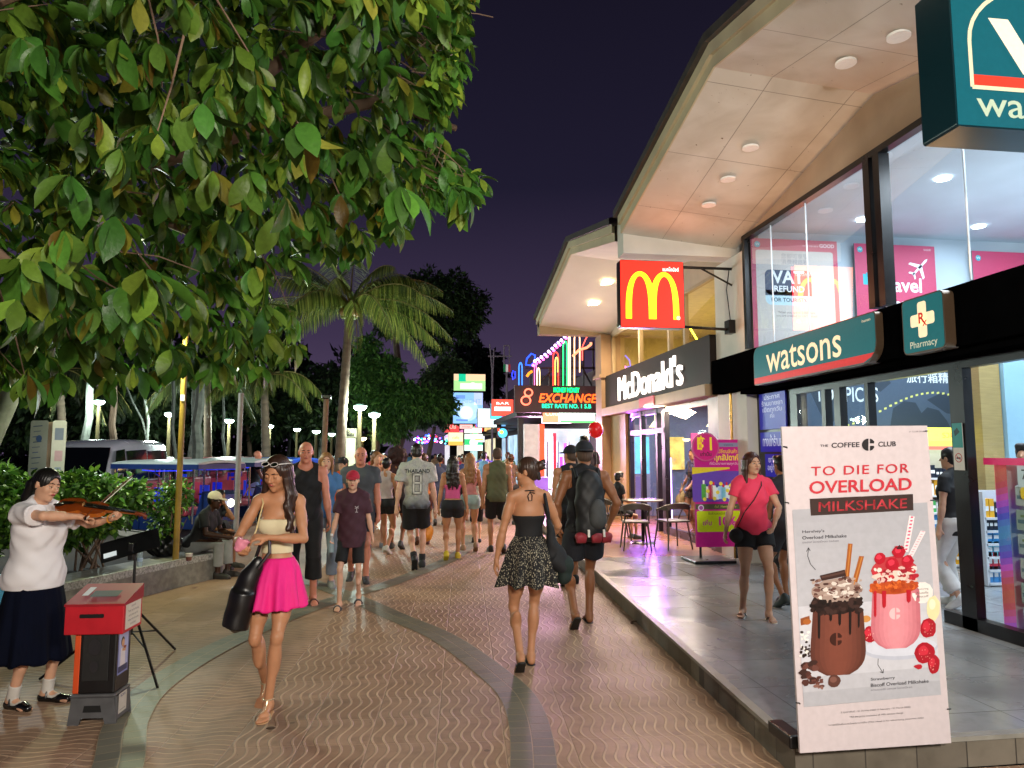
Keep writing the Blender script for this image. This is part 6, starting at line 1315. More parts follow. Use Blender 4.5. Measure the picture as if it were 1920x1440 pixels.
# ---- coconut palms
def frond(lv, b, base, dirv, L, droop, cols, r0, wdt=.5):
    n = 22; pts = []
    for i in range(n+1):
        t = i/n; pts.append(base+dirv*L*t*(1-.12*t)+A_(0, 0, -droop*L*t*t+.12*L*math.sin(t*1.4)*.5))
    b.tube(pts[::2], list(np.linspace(.028, .006, len(pts[::2]))), 5)
    tm = leaf_faces(1, .045, .35, .2, 4, .5)
    for i in range(2, n*3):
        t = i/(n*3); k = min(int(t*n), n-1); q = pts[k]+(pts[k+1]-pts[k])*(t*n-k); tg = pts[k+1]-pts[k]; tg /= np.linalg.norm(tg); sd = np.cross(tg, UP); sd /= np.linalg.norm(sd)+1e-6
        for s_ in (1, -1):
            ll = wdt*math.sin(math.pi*(.12+.82*t))**.7*r0.uniform(.85, 1.1); d = sd*s_*.75+tg*.55+A_(0, 0, -.75+.2*r0.random()); c = cols[r0.integers(len(cols))]; kk = r0.uniform(.6, 1.4); lv.put(tm, q, d, UP, ll, tuple(x*kk for x in c[:3]))
def palm(label, px_base, Y, top_px, trunk_r, fr, L, seed, cols):
    c = aty(px_base, 900, Y); top = aty(*top_px, Y); r0 = np.random.default_rng(seed); t = thing('coconut_palm', label, 'palm tree', (c[0], Y, 0)); b = WM(); pts, rr_ = [], []; n = 46
    for i in range(n+1):
        u_ = i/n; pts.append((c[0]+(top[0]-c[0])*u_**1.4, Y, top[2]*u_)); rr_.append(trunk_r*(1.15-.35*u_)*(1.07 if i % 2 else .95))
    b.tube(pts, rr_, 12); b.build('trunk', M('#70604f', .85, 0, .3, 3, .01, 20, stretch=(1, 1, 3)), t, True); lv = Leaves(); b = WM()
    for az, el, dr, ls in fr:
        d = A_(math.cos(R(az))*math.cos(R(el)), math.sin(R(az))*math.cos(R(el)), math.sin(R(el))); frond(lv, b, top+A_(0, 0, .1), d, L*ls, dr, cols, r0, .62)
    lv.build('fronds', leafmat('palm_leaf', .4, .3), t); b.build('frond_ribs', M('#7a7038', .6), t, True)
    for i in range(7):
        b = WM(); a = i*.9; b.ball(top+A_(math.cos(a)*.2, math.sin(a)*.2, -.12-.05*(i % 2)), (.11, .11, .13), 10, 7); b.build('coconut', M('#6f7a38' if i % 2 else '#8a6a38', .5), t, True)
pg = [S('#5a6a2a'), S('#727e36'), S('#425224'), S('#868a40')]; pgd = [S('#333c1c'), S('#3f4622'), S('#2a3218')]
palm('tall coconut palm with ringed trunk standing on the promenade', 634, 20.2, (656, 578), .13, [(5, 25, .45, 1), (-20, 12, .55, .95), (-60, 18, .75, .85), (25, 35, .5, 1), (60, 45, .4, .9), (-8, 48, .5, .85), (150, 38, .35, .9), (175, 12, .3, .95), (195, 28, .3, .85), (120, 55, .3, .9), (-100, 35, .6, .8), (235, 20, .6, .8), (90, 65, .3, .85), (35, 10, .7, .85), (-40, 50, .45, .8), (-2, 2, .5, .8), (12, 38, .45, 1.05), (-32, 30, .6, 1), (165, 48, .4, 1), (185, 5, .5, .9), (-80, 5, .7, .8), (-130, 15, .6, .85), (140, 10, .5, .9)], 3.7, 5, pg)
palm('drooping coconut palm half hidden behind the broad leaves', 500, 26, (495, 712), .15, [(5, 25, .7, 1), (-25, 15, .8, .9), (40, 30, .7, .9), (180, 20, .7, .9), (150, 35, .6, .9), (210, 20, .8, .8), (90, 40, .6, .8), (-70, 25, .8, .8), (270, 15, .8, .7)], 2.6, 6, pg)
palm('dark coconut palm over the silver van', 120, 28, (110, 700), .15, [(5, 15, .8, 1), (-25, 5, .9, .9), (40, 10, .8, .9), (180, 10, .8, .9), (150, 15, .8, .9), (210, 5, .9, .8), (90, 20, .8, .8), (-70, 5, .9, .8)], 3.0, 8, pgd)
palm('dark coconut palm behind the yellow pole', 390, 29, (388, 700), .15, [(5, 15, .8, 1), (-25, 5, .9, .9), (40, 10, .8, .9), (180, 10, .8, .9), (150, 15, .8, .9), (210, 5, .9, .8), (-70, 5, .9, .8)], 3.0, 9, pgd)
# ------------------------------------------------------------------ parked vehicles
CHROME = M('#c8ccd0', .12, 1., .1, 8); RUB = M('#0c0c0d', .8, 0, .2, 10); DGLASS = M('#05060a', .06, 0, .1, 3, spec=.9)
def wheel(parent, c, r=.32, w=.2):
    b = WM(); b.lathe([(r*.6, -w/2), (r, -w/2*.8), (r, w/2*.8), (r*.6, w/2)], c, 20, 0); o = b.build('wheel', RUB, parent, True); b = WM(); b.lathe([(.03, -w/2-.01), (r*.58, -w/2*.7), (r*.58, w/2*.7), (.03, w/2+.01)], c, 14, 0); b.build('rim', M('#8a8c90', .3, .8), o)
def loft(b, secs):
    """car body from cross-sections: list of (y, [(x,z)...]) with equal counts"""
    n = len(secs[0][1]); v = []
    for y, pr in secs: v += [(x, y, z) for x, z in pr]
    f = [(i*n+k, i*n+(k+1) % n, (i+1)*n+(k+1) % n, (i+1)*n+k) for i in range(len(secs)-1) for k in range(n)]+[tuple(range(n))[::-1], tuple(range((len(secs)-1)*n, len(secs)*n))]
    return b.add(v, f)
def section(hw, z0, zb, zr, tw):
    """half width, sill, belt line, roof height, roof half width"""
    r_ = [(hw*.92, z0), (hw, z0+.18), (hw, zb), (tw+.04, zr-.16), (tw, zr-.07), (tw-.12, zr-.01), (0, zr+.01)]
    return r_+[(-x, z) for x, z in r_[-2::-1]]
def van(x, y0, L, g):
    t = thing('passenger_van', 'silver passenger van with dark windscreen parked behind the hedge', 'van', (x, y0+L/2, g)); b = WM(); s_ = lambda y, hw, zb, zr, tw: (y, [(x+a, g+c) for a, c in section(hw, .25, zb, zr, tw)])
    loft(b, [s_(y0, .72, .80, .95, .60), s_(y0+.08, .82, .90, 1.08, .74), s_(y0+.5, .86, 1.08, 1.24, .76), s_(y0+1.15, .87, 1.14, 2.02, .68), s_(y0+1.7, .88, 1.14, 2.16, .72), s_(y0+L*.6, .88, 1.14, 2.20, .72), s_(y0+L-.25, .88, 1.14, 2.17, .72), s_(y0+L, .84, 1.1, 2.0, .68)])
    b.build('body', M('#b8b4c0', .25, .3, .05, 3, coat=.6), t, True)
    b = WM(); b.add([(x-.80, y0+.44, g+1.20), (x+.80, y0+.44, g+1.20), (x+.66, y0+1.06, g+1.98), (x-.66, y0+1.06, g+1.98)], [(0, 1, 2, 3)]); b.build('windscreen', DGLASS, t)
    for (a, c) in ((y0+.75, y0+1.55), (y0+1.66, y0+2.95), (y0+3.02, y0+4.45)):
        b = WM(); zt = 1.86; lo = a+.30 if a < y0+1 else a
        for sg in (1,): b.add([(x+.892, a, g+1.17), (x+.892, c, g+1.17), (x+.795, c, g+zt+.08), (x+.795, lo, g+zt+.04)], [(0, 1, 2, 3)])
        b.build('side_window', DGLASS, t)
    for sg in (1, -1):
        b = WM(); b.ball((x+sg*.66, y0+.03, g+.78), (.14, .06, .09), 12, 8); b.build('headlight', M('#d8fff0', .1, emit=4, var=0), t, True); b = WM(); b.box((x+sg*.92, y0+.75, g+1.15), (x+sg*1.08, y0+.83, g+1.38), bev=.02); b.build('side_mirror', M('#a8a4b0', .25, .5), t)
        for yy in (y0+.75, y0+L-.95): wheel(t, (x+sg*.78, yy, g+.33))
    b = WM(); b.box((x-.5, y0-.03, g+.55), (x+.5, y0+.01, g+.72), bev=.01); b.build('grille', CHROME, t); b = WM(); b.box((x-.2, y0-.04, g+.36), (x+.2, y0-.02, g+.47)); b.build('number_plate', M('#d8d8d0'), t)
van(-7.85, 17.0, 4.75, -.14)
def car(label, x, y0, L, H, col, g=-.14, rz=0., kind='suv', grp=None):
    t = thing('parked_car', label, 'car', (x, y0+L/2, g), 0, grp); b = WM(); s_ = lambda y, hw, zb, zr, tw: (y, [(x+a, g+c) for a, c in section(hw, .22, zb, zr, tw)])
    loft(b, [s_(y0, .7, .62, .74, .6), s_(y0+.1, .82, .72, .84, .7), s_(y0+.95, .86, .88, .98, .72), s_(y0+1.55, .87, .9, H-.06, .58), s_(y0+2.2, .88, .92, H, .62), s_(y0+L-1.1, .88, .94, H-.03, .6), s_(y0+L-.3, .84, .96, 1.15, .66), s_(y0+L, .78, .85, .98, .62)])
    b.build('body', M(col, .22, .15, .04, 3, coat=.7), t, True); b = WM(); b.add([(x-.70, y0+.9, g+1.0), (x+.70, y0+.9, g+1.0), (x+.56, y0+1.46, g+H-.12), (x-.56, y0+1.46, g+H-.12)], [(0, 1, 2, 3)]); b.build('windscreen', DGLASS, t)
    for a, c in ((y0+1.25, y0+2.2), (y0+2.28, y0+3.2)):
        b = WM(); b.add([(x+.885, a, g+.96), (x+.885, c, g+.96), (x+.695, c-(.1 if c > y0+3 else 0), g+H-.14), (x+.695, a+(.32 if a < y0+1.5 else 0), g+H-.14)], [(0, 1, 2, 3)]); b.build('side_window', DGLASS, t)
    for sg in (1, -1):
        b = WM(); b.ball((x+sg*.62, y0+.04, g+.62), (.15, .06, .07), 12, 8); b.build('headlight', M('#e8f0f4', .1, emit=.4), t, True)
        for yy in (y0+.8, y0+L-.85): wheel(t, (x+sg*.78, yy, g+.31))
    return t
def tuktuk(label, cx, cy, rz, roofc, bodyc, lightc, seed, g=-.14, s=1.0, grp=None):
    """three-wheeled taxi: cab, roof on posts, bench, chrome trim; local frame faces -Y"""
    t = thing('three_wheel_taxi', label, 'tuk-tuk', (cx, cy, g), rz, grp); M_ = lambda *a, **k: M(*a, **k); rr = random.Random(seed)
    b = MB().color(roofc); n = 9
    v = [(x, y, 1.66+.06*math.cos(x*2.2)-.02*(abs(y) > 1)) for y in (-1.15, 0, 1.15) for x in np.linspace(-.66, .66, n)]; v += [(x, y, z-.05) for x, y, z in v]; f = [(i*n+k, i*n+k+1, (i+1)*n+k+1, (i+1)*n+k) for i in range(2) for k in range(n-1)]; m = 3*n; f += [(a+m, d+m, c+m, e+m) for a, e, c, d in f]
    f += [(k, k+1, k+1+m, k+m)[::-1] for k in range(n-1)]+[(2*n+k, 2*n+k+1, 2*n+k+1+m, 2*n+k+m) for k in range(n-1)]+[(0, n, n+m, m), (n, 2*n, 2*n+m, n+m), (n-1, 2*n-1, 2*n-1+m, n-1+m)[::-1], (2*n-1, 3*n-1, 3*n-1+m, 2*n-1+m)[::-1]]
    b.add(v, f); b.build('roof', VC(.35, spec=.6), t, True)
    b = MB(); b.box((-.67, -1.17, 1.52), (.67, -1.14, 1.62)); b.box((-.67, 1.14, 1.52), (.67, 1.17, 1.62)); b.box((-.68, -1.15, 1.52), (-.65, 1.15, 1.62)); b.box((.65, -1.15, 1.52), (.68, 1.15, 1.62)); b.build('roof_trim', M(bodyc, .4), t)
    for x in (-.6, .6):
        for y in (-1.0, -.1, 1.05): b = MB(); b.tube([(x, y, .45), (x*1.02, y, 1.58)], .022, 8); b.build('roof_post', CHROME, t, True)
    b = MB(); b.prism([(-1.0, .32), (-1.25, .45), (-1.2, 1.0), (-1.05, 1.08), (-.9, .6), (-.2, .5), (-.15, .32)], 0, -.42, .42); b.prism([(-.15, .30), (-.2, .55), (.35, .6), (.35, .30)], 0, -.62, .62); b.prism([(.35, .3), (.35, .62), (1.15, .70), (1.2, .3)], 0, -.64, .64); b.build('body', M(bodyc, .3, .1, .1, 5, coat=.5), t)
    b = MB(); b.add([(-.52, -1.12, 1.02), (.52, -1.12, 1.02), (.55, -1.08, 1.5), (-.55, -1.08, 1.5)], [(0, 1, 2, 3)]); b.build('windscreen', glass_mat((.7, .8, .9)), t)
    b = MB(); b.box((-.55, .45, .62), (.55, .95, .78), bev=.04); b.box((-.55, .9, .78), (.55, 1.08, 1.25), bev=.05); b.box((-.25, -.5, .55), (.25, -.1, .72), bev=.04); b.build('seat', M('#a83848', .5), t)
    b = MB(); b.tube([(-.32, -.85, 1.02), (-.1, -.98, 1.0), (.1, -.98, 1.0), (.32, -.85, 1.02)], .018, 8); b.tube([(0, -.98, 1.0), (0, -1.15, .4)], .025, 8); b.build('handlebar', CHROME, t, True)
    for c in ((0, -1.12, .26), (-.6, .75, .26), (.6, .75, .26)): 
        b = MB(); b.lathe([(.15, -.07), (.26, -.06), (.26, .06), (.15, .07)], c, 18, 0); o = b.build('wheel', RUB, t, True); b = MB(); b.lathe([(.02, -.08), (.14, -.05), (.14, .05), (.02, .08)], c, 12, 0); b.build('rim', CHROME, o)
    for x in (-.16, .16): b = MB(); b.ball((x, -1.26, .82), (.085, .05, .085), 12, 8); b.build('headlight', M('#fff4e0', .1, emit=5, var=0), t, True)
    for sgn in (1, -1): b = MB(); b.tube([(sgn*.66, -1.0, 1.50), (sgn*.66, 0, 1.48), (sgn*.66, .3, 1.50)], .010, 6); b.build('led_strip', M(lightc, .4, emit=.6), t)
    for i in range(14):
        b = MB(); x = rr.choice((-.66, .66, rr.uniform(-.6, .6))); y = rr.uniform(-1.1, 1.1) if abs(x) > .6 else rr.choice((-1.2, 1.18)); z = rr.uniform(.45, 1.45); b.tube([(x, y, z), (x, y+rr.uniform(-.2, .2), z+rr.uniform(.05, .3))], .016, 6); b.build('chrome_bar', CHROME, t, True)
    for c_, x0_, y0_, y1_ in (('#1828d8', -.62, -.25, 0), ('#a83a50', -.63, .3, .9), ('#3050ff', .6, -.25, 0), ('#b84a58', .6, .3, .9)): b = MB(); b.color(c_).box((x0_, y0_, .76), (x0_+.025, y1_, 1.15)); b.build('side_curtain', VC(.4, .2), t)
    b = MB(); b.box((-.3, 1.2, .42), (.3, 1.22, .54)); b.build('tail_light', M('#e02020', .3, emit=.8), t); return t
TG = 'three wheel taxis parked beside the promenade'
tuktuk('blue tuk-tuk with grey roof and chrome nearest the hedge', -4.95, 15.9, R(62), '#a8b2ae', '#142a5c', '#2a3cff', 1, grp=TG)
tuktuk('blue tuk-tuk half hidden behind the slim grey pole', -4.6, 18.6, R(68), '#bcc6c2', '#12244e', '#3040ff', 2, grp=TG)
tuktuk('dark blue tuk-tuk behind the standing man', -4.9, 21.5, R(70), '#9aa6a4', '#1a2c66', '#6040ff', 3, grp=TG)
tuktuk('red tuk-tuk with red roof lights right of the yellow pole', -7.9, 24.5, R(80), '#8a2a2a', '#8a1c20', '#ff2030', 4, s=1.1, grp=TG)
tuktuk('red tuk-tuk with green roof lights behind the grey pole', -6.6, 27.5, R(80), '#8a3030', '#7a1a1c', '#30ffa0', 5, grp=TG)
tuktuk('blue roofed tuk-tuk behind the woman in pink', -4.6, 25.0, R(60), '#2a56b8', '#1c3c9a', '#5050ff', 6, grp=TG)
car('silver car behind the palm trunk', -4.2, 24.5, 4.3, 1.62, '#8f9698', grp='parked cars'); car('white car with dark windows right of the palm trunk', -3.3, 30.0, 4.4, 1.72, '#c4cac8', grp='parked cars')
t = thing('utility_cabinet', 'cream cabinet with dark screen on top beside the palm trunk', 'cabinet', tuple(aty(657, 850, 24)*A_(1, 1, 0))); q = aty(648, 850, 24); q2 = aty(667, 803, 24); b = WM(); b.box((q[0], 24, 0), (q2[0], 24.4, q2[2]-.32), bev=.01); b.build('body', M('#b8b490', .5, emit=.08), t)
b = WM(); b.box((q[0]-.02, 23.95, q2[2]-.31), (q2[0]+.03, 24.4, q2[2]), bev=.02); b.build('hood', M('#a8a488', .5), t); b = WM(); b.box((q[0]+.03, 23.93, q2[2]-.27), (q2[0]-.04, 23.96, q2[2]-.05)); b.build('dark_screen', DGLASS, t)
# ------------------------------------------------------------------ people in the foreground
BLK = M('#121216', .8, 0, .25, 9, .0015, 120); HAIRD = M('#1a100b', .42, 0, .35, 40, .0006, 200, stretch=(1, 1, .15)); HAIRB = M('#0d0a0a', .4, 0, .3, 40, 0, 40, stretch=(1, 1, .15))
HAIRM = M('#4a2e1c', .45, 0, .35, 40, .0006, 200, stretch=(1, 1, .15)); HAIRL = M('#8a5f38', .5, 0, .3, 40, 0, 40, stretch=(1, 1, .15)); BUZZ = M('#4a382c', .8, 0, .2, 60)
def cloth(c, b=.0012, var=.12, vs=10, **k): return M(c, .82, 0, var, vs, b, 130, **k)
def local_tube(P, name, pts, r, mat): b = MB(); b.tube([A_(*p)*P.sc for p in pts], r*P.sc, 7); return b.build(name, mat, P.root, True)
# 1 the violinist
pv = Person('schoolgirl playing a violin, white blouse and long navy skirt, at the left edge', (-2.60, 5.42, 0), R(66), 1.58, 'f', 'asian', .006, fat=1.12, face=True, head=(.0, .22, .12),
            hands=((.19, -.50, 1.375), (.03, -.36, 1.40)), elbows=((.5, .1, -.9), (-1, .25, .1)), feet=((.10, -.07, 0, 0, 10), (-.10, .03, 0, 0, -6)), hipz=.93, palms=((-.5, -.1, .9), (.6, 0, -.8)), curl=(1.05, .9), shut=.002)
pv.top(M('#d6d3d6', .85, 0, .06, 4, .003, 14), hem=.86, off=.042, sleeve=.70, so=.034, wr=.005, name='blouse', box=(.150, .185))
pv.skirt(M('#060a1a', .9, 0, .2, 6, .001, 90, spec=.1), z1=.33, top=.98, flare=.12, folds=9, amp=.018, w0=.15, d0=.14, dy=.03); pv.hair(HAIRB, 'pony')
for q in (1, -1):
    F = pv.feetp[q]; sdf_mesh('sock', [flat(pv.leg[q][2]+A_(0, 0, -.02), pv.leg[q][2]+(pv.leg[q][1]-pv.leg[q][2])*.2, .040, .043), cone(F(0, .02, .05), F(0, -.1, .03), .033, .026, .02)], .007, cloth('#bdb8b0'), pv.root, scale=pv.sc)
    sdf_mesh('shoe', [cone(F(0, .03, .025), F(0, -.10, .022), .040, .037, .02), cone(F(-.006*q, -.12, .022), F(.0, -.175, .02), .038, .028, .02)], .006, M('#0b0b0d', .25, 0, .1, 8, coat=.4), pv.root, [(F(0, 0, -.004), (0, 0, -1)), (F(0, 0, .052), (0, .1, 1)), lambda X, Y, Z, c=F(0, -.045, .06): (.042-np.sqrt((X-c[0])**2+((Y-c[1])*.6)**2+(Z-c[2])**2)).astype(np.float32)], None, pv.sc)
    local_tube(pv, 'shoe_strap', [F(-.038, -.02, .03), F(-.03, -.02, .075), F(0, -.025, .088), F(.03, -.02, .075), F(.038, -.02, .03)], .008, M('#0b0b0d', .3))
w_ = pv.handp[0][0]; local_tube(pv, 'bracelet', [w_+A_(.028*math.cos(a), .012, .03*math.sin(a)) for a in np.linspace(0, 6.3, 12)], .006, M('#c88a30', .4))
sdf_mesh('hair_tie_tail', [cone(pv.H(0, .13, -.02), pv.H(.02, .16, -.14), .045, .04, .02), cone(pv.H(.02, .16, -.14), pv.H(.02, .14, -.24), .04, .018, .02)], .008, HAIRB, pv.root, scale=pv.sc)
# violin and bow in world space
chin = pv.P(pv.H(.035, -.085, -.125)); hl = pv.P(pv.handp[0][0]+A_(.0, -.05, .05)); ax = hl-chin; ax /= np.linalg.norm(ax)
side = np.cross(ax, UP); side /= np.linalg.norm(side); nrm = np.cross(side, ax); tl = R(28); side2 = side*math.cos(tl)-nrm*math.sin(tl); nrm2 = nrm*math.cos(tl)+side*math.sin(tl)
def VX(a, s_, h): return chin+ax*(a*.95+.035)+side2*s_*.9+nrm2*h*.9
t = thing('violin', 'varnished brown violin under the chin of the schoolgirl', 'violin', tuple(VX(.18, 0, 0)))
prof = []
for i in range(33):
    u_ = i/32; w0 = .052+.05*(1-abs(2*u_-1)**3)*(1.0 if u_ < .5 else .82); w0 *= 1-.34*math.exp(-((u_-.52)/.11)**2)
    if i in (0, 32): w0 = .03
    prof.append((u_*.355, w0))
b = WM().color('#7a3410'); top = [VX(a, w, .016) for a, w in prof]+[VX(a, -w, .016) for a, w in prof[::-1]]; bot = [VX(a, w, -.018) for a, w in prof]+[VX(a, -w, -.018) for a, w in prof[::-1]]; n = len(top)
b.add([VX(.18, 0, .026)]+top, [(0, 1+i, 1+(i+1) % n) for i in range(n)]); b.color('#5c220a').add([VX(.18, 0, -.026)]+bot, [(0, 1+(i+1) % n, 1+i) for i in range(n)]); b.color('#a85818').add(top+bot, [(i, n+i, n+(i+1) % n, (i+1) % n) for i in range(n)]); b.build('body', VC(.18, coat=.6), t)
b = WM().color('#0e0b0a'); 
for (a0, a1, w0, w1, h0, h1) in ((.20, .57, .021, .013, .034, .030), (.02, .12, .022, .012, .022, .04)):
    b.add([VX(a0, w0, h0), VX(a1, w1, h1), VX(a1, -w1, h1), VX(a0, -w0, h0), VX(a0, w0, h0-.008), VX(a1, w1, h1-.008), VX(a1, -w1, h1-.008), VX(a0, -w0, h0-.008)], [(0, 3, 2, 1), (4, 5, 6, 7), (0, 1, 5, 4), (2, 3, 7, 6), (1, 2, 6, 5), (3, 0, 4, 7)])
b.build('fingerboard', VC(.3), t); b = WM(); b.tube([VX(.34, 0, 0), VX(.46, 0, .012), VX(.575, 0, .018)], [.016, .012, .013], 8); b.build('neck', M('#8a4a1c', .3), t, True)
b = WM(); b.tube([VX(.575, 0, .018), VX(.62, 0, .012), VX(.645, 0, -.002), VX(.64, 0, -.018), VX(.625, 0, -.012)], [.013, .012, .011, .010, .008], 8)
for k, sg in enumerate((1, -1, 1, -1)): b.tube([VX(.585+k*.014, 0, .014), VX(.585+k*.014, sg*.032, .014)], .004, 5)
b.build('scroll', M('#6a2c10', .3), t, True); b = WM()
for s_ in (-.009, -.003, .003, .009): b.tube([VX(.11, s_*1.2, .040), VX(.19, s_*1.3, .050), VX(.575, s_*.7, .031)], .0011, 4)
b.build('strings', CHROME, t); b = WM(); b.add([VX(.187, -.02, .02), VX(.187, .02, .02), VX(.187, .014, .048), VX(.187, -.014, .048)], [(0, 1, 2, 3)]); b.build('bridge', M('#c89a5a'), t); b = WM(); b.ball(VX(.03, .04, .03), (.032, .032, .012), 12, 6); b.build('chin_rest', M('#14100e', .3), t, True)
hr = pv.P(pv.handp[1][0]+A_(.02, -.06, .02)); ct = VX(.21, 0, .055); d = ct-hr; d = d*.35+A_(.10, .42, .20); d /= np.linalg.norm(d); s0 = hr-d*.05; s1 = hr+d*.56
t = thing('violin_bow', 'thin violin bow held in the right hand of the schoolgirl', 'bow', tuple(s0)); b = WM(); mid = (s0+s1)/2+UP*.004; b.tube([s0, mid, s1], .0042, 6); b.build('stick', M('#5a2c14', .35), t, True)
b = WM(); o_ = np.cross(d, side2); o_ /= np.linalg.norm(o_); b.tube([s0+d*.03-UP*.022, s1-UP*.016], .0035, 5); b.build('hair', M('#d8d2c0', .6), t, True); b = WM(); b.tube([s0+d*.02, s0+d*.02-UP*.024], .008, 6); b.tube([s1, s1-UP*.018], .005, 5); b.build('frog', FRAME, t)
# 2 woman in pink skirt
pp = Person('woman in a hot pink skirt and cream tube top, long dark hair, looking down', (-.94, 5.17, 0), R(-4), 1.69, 'f', 'tan', .0055, fat=.92, face=True, head=(-.34, .36, .05), twist=.05,
            hands=((-.01, -.225, 1.185), (-.165, -.27, 1.085)), elbows=((1, .35, -.5), (-.7, .7, -.4)), feet=((.015, -.17, 0, 0, 2), (-.07, .13, 0, 20, -4)), hipz=.915, palms=((-.5, .2, -.85), (.2, .1, 1.)), curl=(.75, .7), shut=.0055, fdir=(None, (.35, -.9, .15)))
pp.top(M('#d2c6a2', .8, 0, .06, 8, .0015, 60), hem=1.065, noshould=True, neck=1.305, sleeve=None, off=.010, wr=.001, name='tube_top')
pp.skirt(M('#e0177c', .75, 0, .07, 6, .0015, 50), z1=.70, top=1.035, flare=.10, folds=10, amp=.024, w0=.125, d0=.11, dy=.045, sway=(0, -.03)); pp.hair(M('#2e1a12', .42, 0, .35, 40, .0006, 200, stretch=(1, 1, .15)), 'longfront', 1.05); pp.shoe(None, 'strappy', '#b08a62', M('#d8c6a4', .25, .6))
sg = thing('sunglasses', 'white framed sunglasses pushed up on the dark hair of the woman in pink', 'sunglasses', tuple(pp.P(pp.H(0, -.07, .11))), pp.root.rotation_euler[2]); Hs = lambda x, y, z: pp.P(pp.H(x, y, z))
for q in (1, -1):
    b = WM(); c = (q*.034, -.075, .098); ring = [Hs(c[0]+.027*math.cos(a), c[1]+.018*math.sin(a)-.004, c[2]+.009*math.sin(a)) for a in np.linspace(0, 6.283, 17)[:-1]]; b.tube(ring, .0028, 6, closed=True); b.build('rim', M('#b8b0aa', .25), sg, True)
    b = WM(); b.add(ring, [tuple(range(16))]); b.build('lens', DGLASS, sg); b = WM(); b.tube([Hs(q*.064, -.07, .098), Hs(q*.088, -.02, .085), Hs(q*.088, .05, .06)], .0035, 5); b.build('temple', M('#e2dcd8', .25), sg, True)
b = WM(); b.tube([Hs(-.008, -.083, .10), Hs(.008, -.083, .10)], .003, 5); b.build('nose_bridge', M('#e2dcd8', .25), sg)
hb = pp.P(pp.handp[1][0]); t = thing('shoulder_bag', 'large slouchy black bag hanging from the forearm of the woman in pink', 'bag', (hb[0]+.03, hb[1]+.05, hb[2]-.5))
sdf_mesh('bag_body', [ell((-.03, 0, .20), (.075, .05, .22), rotm('y', .2), .04), flat((-.07, .0, .02), (-.02, 0, .24), .085, .07, .05), ell((.035, 0, .36), (.05, .035, .12), rotm('y', .35), .03)], .007, M('#0f0e10', .35, 0, .25, 10, .003, 30), t, (), lambda X, Y, Z: (.003*np.sin(X*40+Z*14)*np.sin(Z*25-X*10)).astype(np.float32))
b = MB(); b.tube([(.03, .03, .42), (.07, .02, .55), (.13, .0, .60), (.14, -.03, .50), (.07, -.04, .40)], .012, 7); b.build('bag_handle', M('#161416', .4), t, True)
b = WM(); S_ = pp.P(pp.sh[-1]+A_(.02, 0, .045)); b.tube([S_+A_(0, .03, -.02), S_, S_+A_(.03, -.08, -.05), pp.P((-.115, -.14, 1.22)), pp.P((-.14, -.23, 1.12))], .0055, 6); b.build('shoulder_strap', M('#cbb684', .5), pp.root, True)
t = thing('pink_pouch', 'translucent pink pouch held in both hands of the woman in pink', 'pouch', tuple(hb)); sdf_mesh('pouch', [flat((-.01, -.08, .03), (.03, -.075, .10), .032, .042, .01), flat((-.02, -.08, .05), (.05, -.075, .07), .03, .03, .01)], .006, M('#e08aa0', .2, 0, .15, 20, .002, 40, alpha=.85), t, (), lambda X, Y, Z: (.004*np.sin(X*90)*np.sin(Z*80)).astype(np.float32))
# 3 woman in the floral skirt, from behind
def floral_mat():
    m, nt, b = mat_base('floral_print'); tc = N(nt, 'ShaderNodeTexCoord'); v = N(nt, 'ShaderNodeTexVoronoi'); v.inputs['Scale'].default_value = 105; mp = N(nt, 'ShaderNodeMapping'); mp.inputs['Rotation'].default_value = (0, .7, .4); mp.inputs['Scale'].default_value = (1, 1, .55)
    nt.links.new(tc.outputs['Object'], mp.inputs[0]); nz = N(nt, 'ShaderNodeTexNoise'); nz.inputs['Scale'].default_value = 28; nt.links.new(mp.outputs[0], nz.inputs['Vector']); mx = N(nt, 'ShaderNodeVectorMath', operation='MULTIPLY_ADD'); mx.inputs[1].default_value = (.03,)*3
    nt.links.new(nz.outputs['Color'], mx.inputs[0]); nt.links.new(mp.outputs[0], mx.inputs[2]); nt.links.new(mx.outputs[0], v.inputs['Vector']); c = ramp(nt, v.outputs['Distance'], [(.27, S('#a89f88')), (.37, S('#0e0d0f'))]); nt.links.new(c, b.inputs['Base Color']); b.inputs['Roughness'].default_value = .85; return m
pf = Person('woman seen from behind in a black halter top and black floral mini skirt', (.92, 5.78, 0), math.pi, 1.665, 'f', 'tan', .006, fat=1.02, head=(1.15, .08, 0), hands=((.30, .0, .80), (-.22, -.26, 1.02)), elbows=((.6, .6, -.2), (-.6, .8, -.1)),
            feet=((.10, .24, 0, 38, 0), (-.03, -.10, 0, 0, 0)), hipz=.915, curl=(.45, .6), face=True)
pf.top(cloth('#0d0c0f', .0015), hem=1.03, noshould=True, neck=1.27, sleeve=None, off=.010, wr=.001, name='halter_top'); pf.skirt(floral_mat(), z1=.70, top=1.10, flare=.15, folds=9, amp=.03, w0=.118, d0=.098); pf.hair(M('#38241a', .42, 0, .35, 40, .0006, 200, stretch=(1, 1, .15)), 'bun', 1.05)
sdf_mesh('hair_loose_knot', [cone(pf.H(0, .10, .05), pf.H(-.02, .15, .08), .03, .02, .01), cone(pf.H(0, .12, .03), pf.H(.02, .17, .05), .02, .008, .01), cone(pf.H(0, .09, -.02), pf.H(0, .10, -.06), .03, .02, .02)], .006, HAIRD, pf.root, scale=pf.sc)
